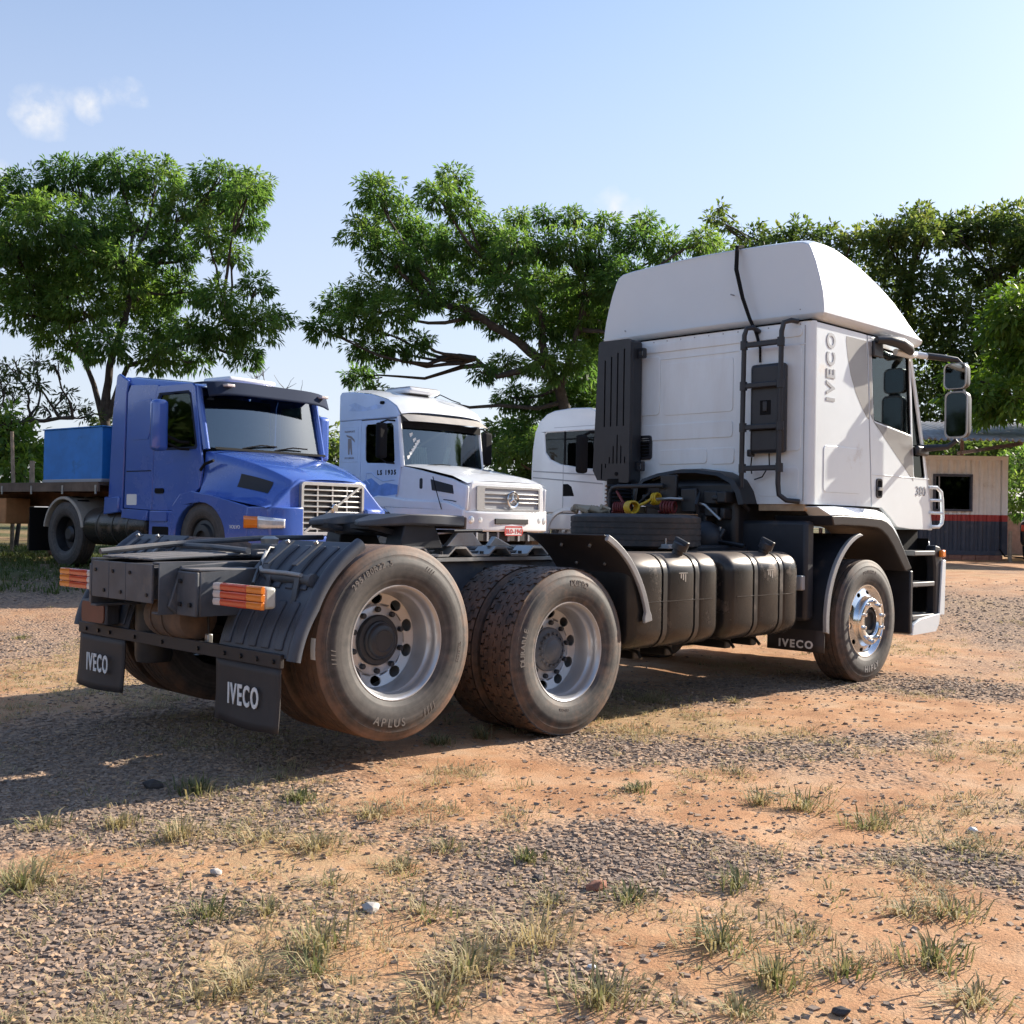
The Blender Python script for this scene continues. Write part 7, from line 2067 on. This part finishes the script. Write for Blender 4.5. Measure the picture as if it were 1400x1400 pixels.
def axis_coords(lo, hi, step, far):
    mid = list(np.arange(lo, hi + 1e-6, step)); up = [hi]; st = step
    while up[-1] < far: st *= 1.11; up.append(up[-1] + st)
    dn = [lo]; st = step
    while dn[-1] > -far: st *= 1.11; dn.append(dn[-1] - st)
    return np.array(sorted(dn[1:]) + mid + up[1:])
xs = axis_coords(-3.2, 4.5, .035, 3000.0); ys = axis_coords(-5.4, .8, .035, 3000.0)
X, Y = np.meshgrid(xs, ys, indexing='ij')
GV = gravel_field(X, Y)
near = np.exp(-(np.hypot(X - 0, Y + 2) / 14.0) ** 2)
Zr = gz_np(X, Y) + near * ((fbm(X * 1.1, Y * 1.1, 4, 40) - .47) * .05 + (fbm(X * 7, Y * 7, 3, 50) - .44) * .018)
# tyre tracks pressed into the bare soil
for (p, q, ph) in (((-0.50, -3.50), (-0.61, -4.00), 0), ((-1.28, -3.70), (-1.36, -3.97), 0), ((-1.86, -2.69), (-2.02, -3.09), 1), ((-0.16, -1.80), (-0.35, -2.17), 1), ((0.36, -3.19), (0.49, -3.46), 0)):
    a = Vector(p); c = Vector(q); d_ = (c - a); L_t = d_.length; d_ = d_ / L_t; n_ = Vector((-d_.y, d_.x))
    u_ = (X - a.x) * d_.x + (Y - a.y) * d_.y; w_ = (X - a.x) * n_.x + (Y - a.y) * n_.y
    m = np.clip(u_ / .1, 0, 1) * np.clip((L_t - u_) / .1, 0, 1) * np.clip((.14 - np.abs(w_)) / .03, 0, 1)
    Zr -= m * (.010 + .010 * np.sin(w_ * 2 * math.pi / .085))
# keep contact under the wheels level
nx, ny = len(xs), len(ys)
V_ = np.stack([X, Y, Zr], -1).reshape(-1, 3)
I = np.arange(nx * ny).reshape(nx, ny)
Q = np.stack([I[:-1, :-1], I[1:, :-1], I[1:, 1:], I[:-1, 1:]], -1).reshape(-1, 4)

m, nt, lk, b = nodes_of('yard_soil'); MATS['yard_soil'] = m
at = nt.new('ShaderNodeAttribute'); at.attribute_name = 'gravel'
tc = nt.new('ShaderNodeTexCoord')
def ns(scale, det=6.0, rough=.6):
    n = N(nt, 'ShaderNodeTexNoise', Scale=scale, Detail=det, Roughness=rough); lk.new(tc.outputs['Object'], n.inputs['Vector']); return n
n_big, n_mid, n_fine, n_grit = ns(.35), ns(2.3), ns(14.0), ns(90.0, 3.0)
soil = ramp(nt, [(.32, (.34, .168, .084)), (.5, (.47, .258, .136)), (.68, (.52, .34, .21))])
lk.new(n_mid.outputs['Fac'], soil.inputs[0])
vo = N(nt, 'ShaderNodeTexVoronoi', Scale=34.0); lk.new(tc.outputs['Object'], vo.inputs['Vector'])
peb = ramp(nt, [(.0, (.18, .125, .092)), (.45, (.30, .21, .152)), (.8, (.40, .275, .19)), (1, (.48, .31, .19))])
sepc = nt.new('ShaderNodeSeparateColor'); lk.new(vo.outputs['Color'], sepc.inputs[0]); lk.new(sepc.outputs[0], peb.inputs[0])
straw = ramp(nt, [(.35, (.32, .21, .11)), (.65, (.46, .32, .175))]); lk.new(n_fine.outputs['Fac'], straw.inputs[0])
gm = nt.new('ShaderNodeMath'); gm.operation = 'MULTIPLY_ADD'; gm.use_clamp = True
lk.new(n_fine.outputs['Fac'], gm.inputs[0]); gm.inputs[1].default_value = 1.3
ga = nt.new('ShaderNodeMath'); ga.operation = 'MULTIPLY_ADD'; lk.new(at.outputs['Fac'], ga.inputs[0]); ga.inputs[1].default_value = 2.2; ga.inputs[2].default_value = -.45
lk.new(ga.outputs[0], gm.inputs[2])
mx1 = nt.new('ShaderNodeMix'); mx1.data_type = 'RGBA'; lk.new(gm.outputs[0], mx1.inputs[0]); lk.new(soil.outputs[0], mx1.inputs[6]); lk.new(peb.outputs[0], mx1.inputs[7])
gr = nt.new('ShaderNodeAttribute'); gr.attribute_name = 'turf'
tm = nt.new('ShaderNodeMath'); tm.operation = 'MULTIPLY_ADD'; tm.use_clamp = True
lk.new(n_fine.outputs['Fac'], tm.inputs[0]); tm.inputs[1].default_value = 1.6
ta = nt.new('ShaderNodeMath'); ta.operation = 'MULTIPLY_ADD'; lk.new(gr.outputs['Fac'], ta.inputs[0]); ta.inputs[1].default_value = 2.0; ta.inputs[2].default_value = -1.68
lk.new(ta.outputs[0], tm.inputs[2])
mx2 = nt.new('ShaderNodeMix'); mx2.data_type = 'RGBA'; lk.new(tm.outputs[0], mx2.inputs[0]); lk.new(mx1.outputs[2], mx2.inputs[6]); lk.new(straw.outputs[0], mx2.inputs[7])
gt = nt.new('ShaderNodeAttribute'); gt.attribute_name = 'green'
grn = ramp(nt, [(.35, (.045, .062, .020)), (.7, (.12, .12, .045))]); lk.new(n_mid.outputs['Fac'], grn.inputs[0])
mx3 = nt.new('ShaderNodeMix'); mx3.data_type = 'RGBA'; lk.new(gt.outputs['Fac'], mx3.inputs[0]); lk.new(mx2.outputs[2], mx3.inputs[6]); lk.new(grn.outputs[0], mx3.inputs[7])
gritr = ramp(nt, [(.3, (.78, .78, .78)), (.7, (1.18, 1.18, 1.18))]); lk.new(n_grit.outputs['Fac'], gritr.inputs[0])
mul = nt.new('ShaderNodeMix'); mul.data_type = 'RGBA'; mul.blend_type = 'MULTIPLY'; mul.inputs[0].default_value = 1.0
lk.new(mx3.outputs[2], mul.inputs[6]); lk.new(gritr.outputs[0], mul.inputs[7])
lk.new(mul.outputs[2], b.inputs['Base Color'])
b.inputs['Roughness'].default_value = .95; b.inputs['Specular IOR Level'].default_value = .15
hsum = nt.new('ShaderNodeMath'); hsum.operation = 'MULTIPLY_ADD'
vd = nt.new('ShaderNodeMath'); vd.operation = 'SUBTRACT'; vd.inputs[0].default_value = .6; lk.new(vo.outputs['Distance'], vd.inputs[1])
vm = nt.new('ShaderNodeMath'); vm.operation = 'MULTIPLY'; lk.new(vd.outputs[0], vm.inputs[0]); lk.new(gm.outputs[0], vm.inputs[1])
lk.new(n_grit.outputs['Fac'], hsum.inputs[0]); hsum.inputs[1].default_value = .25; lk.new(vm.outputs[0], hsum.inputs[2])
bp = N(nt, 'ShaderNodeBump', Strength=.75, Distance=.025); lk.new(hsum.outputs[0], bp.inputs['Height']); lk.new(bp.outputs[0], b.inputs['Normal'])

me = mesh_from_arrays('ground', V_, Q, 'yard_soil')
TURF = np.clip(fbm(X * .8 + 7, Y * .8, 4, 77) * 1.6 - .35, 0, 1)
dC = (X - CAM.x) * .70711 + (Y - CAM.y) * .70711
lat_ = (X - CAM.x) * .70711 - (Y - CAM.y) * .70711
GREEN = np.clip((dC - 14.5) / 2.5, 0, 1) * np.clip((-.12 * dC - lat_ - .5) / 1.2 + .2 * 0, 0, 1)
GREEN = np.maximum(GREEN, np.clip((dC - 31) / 4, 0, 1)) * np.clip(fbm(X * .5, Y * .5, 4, 9) * 2.2 - .2, 0, 1)
for nm, arr in (('gravel', np.clip(GV, -1, 1.2)), ('turf', TURF), ('green', GREEN)):
    a = me.attributes.new(nm, 'FLOAT', 'POINT'); a.data.foreach_set('value', arr.astype(np.float32).ravel())
me.polygons.foreach_set('use_smooth', [True] * len(me.polygons))
ground = link('ground', me); tag(ground, kind='structure')
ground['label'] = 'yard of orange soil and crushed stone'

def ground_at(x, y):
    """height of the finished ground sheet"""
    i = np.clip(np.searchsorted(xs, x) - 1, 0, nx - 2); j = np.clip(np.searchsorted(ys, y) - 1, 0, ny - 2)
    fx = (x - xs[i]) / (xs[i + 1] - xs[i]); fy = (y - ys[j]) / (ys[j + 1] - ys[j])
    return (Zr[i, j] * (1 - fx) * (1 - fy) + Zr[i + 1, j] * fx * (1 - fy) + Zr[i, j + 1] * (1 - fx) * fy + Zr[i + 1, j + 1] * fx * fy)

# ------------------------------------------------------------------ crushed stone
rng = np.random.default_rng(99)
phi = (1 + 5 ** .5) / 2
ICO = unit(np.array([(-1, phi, 0), (1, phi, 0), (-1, -phi, 0), (1, -phi, 0), (0, -1, phi), (0, 1, phi), (0, -1, -phi), (0, 1, -phi), (phi, 0, -1), (phi, 0, 1), (-phi, 0, -1), (-phi, 0, 1)], float))
ICOF = np.array([(0, 11, 5), (0, 5, 1), (0, 1, 7), (0, 7, 10), (0, 10, 11), (1, 5, 9), (5, 11, 4), (11, 10, 2), (10, 7, 6), (7, 1, 8), (3, 9, 4), (3, 4, 2), (3, 2, 6), (3, 6, 8), (3, 8, 9), (4, 9, 5), (2, 4, 11), (6, 2, 10), (8, 6, 7), (9, 8, 1)])
# a coarser six-cornered chip for the far field
CUB = np.array([(x, y, z) for x in (-1, 1) for y in (-1, 1) for z in (-1, 1)], float) * .72
CUBF = np.array([(0, 1, 3), (0, 3, 2), (4, 6, 7), (4, 7, 5), (0, 4, 5), (0, 5, 1), (2, 3, 7), (2, 7, 6), (0, 2, 6), (0, 6, 4), (1, 5, 7), (1, 7, 3)])
OCT = np.array([(1, 0, 0), (-1, 0, 0), (0, 1, 0), (0, -1, 0), (0, 0, 1), (0, 0, -1)], float)
OCTF = np.array([(0, 2, 4), (2, 1, 4), (1, 3, 4), (3, 0, 4), (2, 0, 5), (1, 2, 5), (3, 1, 5), (0, 3, 5)])
def scatter_view(n, d0, d1, wid, power=1.0):
    """points over the part of the yard that lies in front of the camera, uniform by area"""
    t = np.sqrt(rng.uniform(d0 ** 2, d1 ** 2, n)); l = rng.uniform(-wid, wid, n) * t
    x = CAM.x + t * .70711 + l * .70711; y = CAM.y + t * .70711 - l * .70711
    return x, y, t
def stones(n, d0, d1, size0, size1, thresh, base, faces, soft=.25):
    x, y, t = scatter_view(n, d0, d1, .72)
    g = gravel_field(x, y)
    keep = rng.random(n) < np.clip((g - thresh) / soft, .05, .80)
    x, y = x[keep], y[keep]; k = len(x)
    s = size0 + (size1 - size0) * rng.random(k) ** 2.0
    z = ground_at(x, y)
    nv = len(base)
    P_ = base[None] * rng.uniform(.6, 1.25, (k, nv, 3))
    sc_ = np.stack([s * rng.uniform(.8, 1.35, k), s * rng.uniform(.65, 1.1, k), s * rng.uniform(.28, .55, k)], -1)
    P_ = P_ * sc_[:, None]
    a = rng.uniform(0, 6.283, k); tl = rng.normal(0, .3, k)
    ca, sa, ct_, st_ = np.cos(a), np.sin(a), np.cos(tl), np.sin(tl)
    px_, py_, pz_ = P_[..., 0], P_[..., 1], P_[..., 2]
    py2 = py_ * ct_[:, None] - pz_ * st_[:, None]; pz2 = py_ * st_[:, None] + pz_ * ct_[:, None]
    P_ = np.stack([px_ * ca[:, None] - py2 * sa[:, None], px_ * sa[:, None] + py2 * ca[:, None], pz2], -1)
    P_ += np.stack([x, y, z + s * .12], -1)[:, None]
    F_ = faces[None] + (np.arange(k) * nv)[:, None, None]
    tone = np.repeat(np.clip(rng.normal(.5, .22, k), 0, 1), len(faces))
    return P_.reshape(-1, 3), F_.reshape(-1, faces.shape[1]), tone
m = bpy.data.materials.new('crushed_stone'); m.use_nodes = True; MATS['crushed_stone'] = m
nt, lk = m.node_tree.nodes, m.node_tree.links; b = nt['Principled BSDF']
at = nt.new('ShaderNodeAttribute'); at.attribute_name = 'tone'
rp = ramp(nt, [(0, (.150, .110, .084)), (.4, (.26, .190, .142)), (.75, (.36, .255, .180)), (1, (.47, .30, .175))]); lk.new(at.outputs['Fac'], rp.inputs[0])
lk.new(rp.outputs[0], b.inputs['Base Color']); b.inputs['Roughness'].default_value = .9
tc = nt.new('ShaderNodeTexCoord'); nn = N(nt, 'ShaderNodeTexNoise', Scale=120.0, Detail=3.0); lk.new(tc.outputs['Object'], nn.inputs['Vector'])
bp = N(nt, 'ShaderNodeBump', Strength=.3, Distance=.004); lk.new(nn.outputs['Fac'], bp.inputs['Height']); lk.new(bp.outputs[0], b.inputs['Normal'])
for nm, args, lab in (('gravel', (140000, 2.3, 5.6, .0035, .016, .02, CUB, CUBF, .85), 'crushed dark stone strewn over the foreground soil'),
                      ('gravel', (100000, 5.6, 10, .007, .018, .0, CUB, CUBF, .85), 'crushed stone strewn over the soil around the wheels'),
                      ('gravel', (38000, 10, 19.0, .014, .030, .12, OCT, OCTF, .5), 'crushed stone strewn over the yard further back')):
    a_ = stones(*args)
    o = link(nm, mesh_from_arrays(nm, a_[0], a_[1], 'crushed_stone', a_[2], flat=True)); tag(o, lab, 'gravel', kind='stuff')
# single larger stones
def stone(x, y, size, material, label, seed):
    pr = np.random.default_rng(seed)
    v = ICO * pr.uniform(.7, 1.2, (12, 1)) * np.array([1, .75, .55]) * size
    b = MB(); b.add([tuple(p) for p in v], [tuple(f) for f in ICOF])
    o = b.build('stone', material, None, smooth=0, bevel=.003)
    o.location = (x, y, float(ground_at(np.array([x]), np.array([y]))[0]) + size * .25); o.rotation_euler = (0, 0, seed)
    tag(o, label, 'stone')
stone(-1.46, -2.84, .045, 'pale_stone', 'pale angular stone lying by the dry grass in the foreground', 1)
stone(-1.65, -2.16, .030, 'pale_stone', 'small pale stone on bare orange soil', 2)
stone(-0.73, -3.21, .055, 'red_stone', 'reddish flat stone at the edge of the dark gravel', 3)
stone(-0.80, -2.98, .028, 'dark_stone', 'small dark stone left of the reddish stone', 4)
stone(-1.03, -4.33, .030, 'dark_stone', 'dark stone on the bare soil among grass tufts', 5)
stone(-1.18, -0.78, .06, 'dark_stone', 'dark lump of stone in the truck shadow', 6)
stone(1.11, -3.79, .028, 'litter_white', 'white scrap lying among the gravel on the right', 7)
stone(-1.30, -3.68, .020, 'litter_white', 'tiny white scrap beside the dry grass', 8)

# ------------------------------------------------------------------ grass
def blades(cx_, cy_, r_, n, h, rng, tone, lean=.6, width=.0035):
    a = rng.uniform(0, 6.283, n); d_ = np.minimum(np.abs(rng.normal(0, .5, n)), .95) * r_
    x = cx_ + np.cos(a) * d_; y = cy_ + np.sin(a) * d_
    z = ground_at(x, y) - .004
    hh = h * rng.uniform(.45, 1.25, n)
    dirx = np.cos(a + rng.normal(0, .8, n)); diry = np.sin(a + rng.normal(0, .8, n)); ln = np.clip(rng.normal(lean, .3, n), .05, 1.6)
    w = width * rng.uniform(.7, 1.5, n)
    sx, sy = -diry * w, dirx * w
    b0 = np.stack([x, y, z], -1)
    m0 = b0 + np.stack([dirx * hh * ln * .4, diry * hh * ln * .4, hh * .62], -1)
    t0 = b0 + np.stack([dirx * hh * ln, diry * hh * ln, hh * np.clip(1.0 - .35 * ln, .15, 1)], -1)
    S = np.stack([sx, sy, np.zeros(n)], -1)
    V_ = np.stack([b0 - S, b0 + S, m0 + S * .8, m0 - S * .8, t0 + S * .15, t0 - S * .15], 1).reshape(-1, 3)
    k = np.arange(n)[:, None] * 6
    Q_ = np.concatenate([k + np.array([[0, 1, 2, 3]]), k + np.array([[3, 2, 4, 5]])], 0)
    T_ = np.clip(rng.normal(tone, .22, n), 0, 1); T_ = np.concatenate([T_, T_])
    return V_, Q_, T_
rg = np.random.default_rng(5)
# clear single tufts
TUFTS = [(-1.07, -1.00, 0.13, 0.13, 0.10), (0.89, -3.09, 0.16, 0.12, 0.35), (0.79, -2.92, 0.10, 0.09, 0.55), (-0.33, -3.54, 0.10, 0.10, 0.15), (-0.73, -3.36, 0.11, 0.09, 0.20), (-0.85, -3.82, 0.11, 0.11, 0.25),
         (-0.75, -4.19, 0.13, 0.12, 0.30), (-0.50, -4.34, 0.16, 0.11, 0.20), (-0.56, -3.92, 0.15, 0.09, 0.45), (-0.97, -4.09, 0.14, 0.13, 0.35), (-0.02, -4.19, 0.16, 0.13, 0.35), (-1.77, -2.99, 0.17, 0.13, 0.40),
         (-1.90, -3.13, 0.10, 0.09, 0.25), (-1.89, -2.53, 0.12, 0.09, 0.20), (-1.73, -2.63, 0.13, 0.09, 0.35), (-1.52, -1.67, 0.15, 0.11, 0.60), (-1.27, -1.89, 0.13, 0.10, 0.60), (-1.18, -2.11, 0.13, 0.10, 0.60),
         (-0.70, -1.87, 0.12, 0.10, 0.55), (-2.22, -1.83, 0.14, 0.12, 0.40), (-1.61, -1.30, 0.12, 0.08, 0.50), (-1.26, -3.41, 0.20, 0.15, 0.75), (-0.65, -2.78, 0.10, 0.07, 0.10), (-0.79, -2.46, 0.12, 0.10, 0.50),
         (0.52, -2.39, 0.11, 0.09, 0.35), (-1.57, -3.44, 0.22, 0.12, 0.55), (-2.10, -3.08, 0.10, 0.09, 0.65), (3.30, -1.09, 0.08, 0.10, 0.60), (1.41, -1.03, 0.07, 0.14, 0.60), (0.89, -0.90, 0.10, 0.12, 0.35),
         (0.55, -0.90, 0.12, 0.10, 0.30), (0.81, -3.88, 0.22, 0.08, 0.30), (0.90, -3.44, 0.20, 0.10, 0.45), (-2.24, -3.08, 0.10, 0.06, 0.60), (-1.23, -4.14, 0.09, 0.09, 0.40), (-0.67, -4.54, 0.14, 0.10, 0.60),
         (-0.98, -3.21, 0.13, 0.05, 0.50), (-1.78, -3.55, 0.14, 0.10, 0.40), (-1.84, -1.09, 0.10, 0.11, 0.30), (-0.79, -1.44, 0.10, 0.09, 0.15), (-1.07, -2.53, 0.14, 0.07, 0.40), (-1.44, -3.83, 0.16, 0.10, 0.35),
         (0.88, 6.05, 0.12, 0.06, 0.30), (-1.34, -2.98, 0.16, 0.09, 0.45), (-0.13, -4.08, 0.12, 0.07, 0.45), (0.81, -3.44, 0.14, 0.10, 0.35)]
for k, (x, y, r_, h_, tn) in enumerate(TUFTS):
    v_, q_, t_ = blades(x, y, r_ * rg.uniform(.65, 1.15), int((60 + 480 * r_) * rg.uniform(.6, 1.4)), h_ * rg.uniform(.5, .9), rg, tn + rg.uniform(.05, .2), rg.uniform(.6, 1.15), .0026)
    z = float(ground_at(np.array([x]), np.array([y]))[0])
    o = link('grass_tuft', mesh_from_arrays('grass_tuft', v_ - np.array([x, y, z]), q_, 'grass_blade', t_)); o.location = (x, y, z)
    g0 = float(gravel_field(np.array([x]), np.array([y]))[0])
    look = 'green' if tn < .22 else 'mixed green and dry' if tn < .42 else 'dry straw-coloured'
    size = 'wide ' if r_ > .15 else 'small ' if r_ < .105 else ''
    where = 'in the shadow of the white truck' if (y > -1.3 and x < 1.5) else 'among crushed stone' if g0 > .3 else 'on bare orange soil' if g0 < .05 else 'between stones and soil'
    tag(o, size + look + ' grass tuft ' + where, 'grass tuft', 'grass tufts on the yard soil')
# thin scattered growth between the stones
Vs = []; Qs = []; Ts = []; o_ = 0
x, y, t = scatter_view(14000, 2.4, 14.0, .70)
tf = fbm(x * .8 + 7, y * .8, 4, 77) * 1.6 - .35
keep = rng.random(len(x)) < np.clip((tf - .30) * 2.0, .03, 1)
for xx, yy, f_ in zip(x[keep], y[keep], tf[keep]):
    v_, q_, t_ = blades(xx, yy, .09, int(rg.integers(8, 18)), rg.uniform(.015, .045), rg, .68, 1.1, .0022)
    Vs.append(v_); Qs.append(q_ + o_); Ts.append(t_); o_ += len(v_)
# matted straw lying flat in wider patches
for k in range(60):
    t = rg.uniform(2.7, 9.5); l = rg.uniform(-.5, .5) * t
    xx = CAM.x + t * .70711 + l * .70711; yy = CAM.y + t * .70711 - l * .70711
    if gravel_field(np.array([xx]), np.array([yy]))[0] > .45: continue
    for q in range(4):
        v_, q_, t_ = blades(xx + rg.normal(0, .12), yy + rg.normal(0, .12), rg.uniform(.10, .26), int(rg.integers(30, 70)), rg.uniform(.03, .06), rg, rg.uniform(.55, .95), 1.35, .0018)
        Vs.append(v_); Qs.append(q_ + o_); Ts.append(t_); o_ += len(v_)
o = link('dry_grass', mesh_from_arrays('dry_grass', np.concatenate(Vs), np.concatenate(Qs), 'grass_blade', np.concatenate(Ts))); tag(o, 'thin dry grass scattered over the yard', 'grass', kind='stuff')
# green turf on the left, beside the blue tractor
Vs = []; Qs = []; Ts = []; o_ = 0
n = 0
for k in range(2600):
    t = rg.uniform(14.8, 27); l = -rg.uniform(.13, .62) * t - .3
    xx = CAM.x + t * .70711 + l * .70711; yy = CAM.y + t * .70711 - l * .70711
    v_, q_, t_ = blades(xx, yy, .22, 12, rg.uniform(.05, .12), rg, .4, .6, .006)
    Vs.append(v_); Qs.append(q_ + o_); Ts.append(t_); o_ += len(v_)
o = link('green_grass', mesh_from_arrays('green_grass', np.concatenate(Vs), np.concatenate(Qs), 'green_turf', np.concatenate(Ts))); tag(o, 'green grass beside the blue tractor', 'grass', kind='stuff')
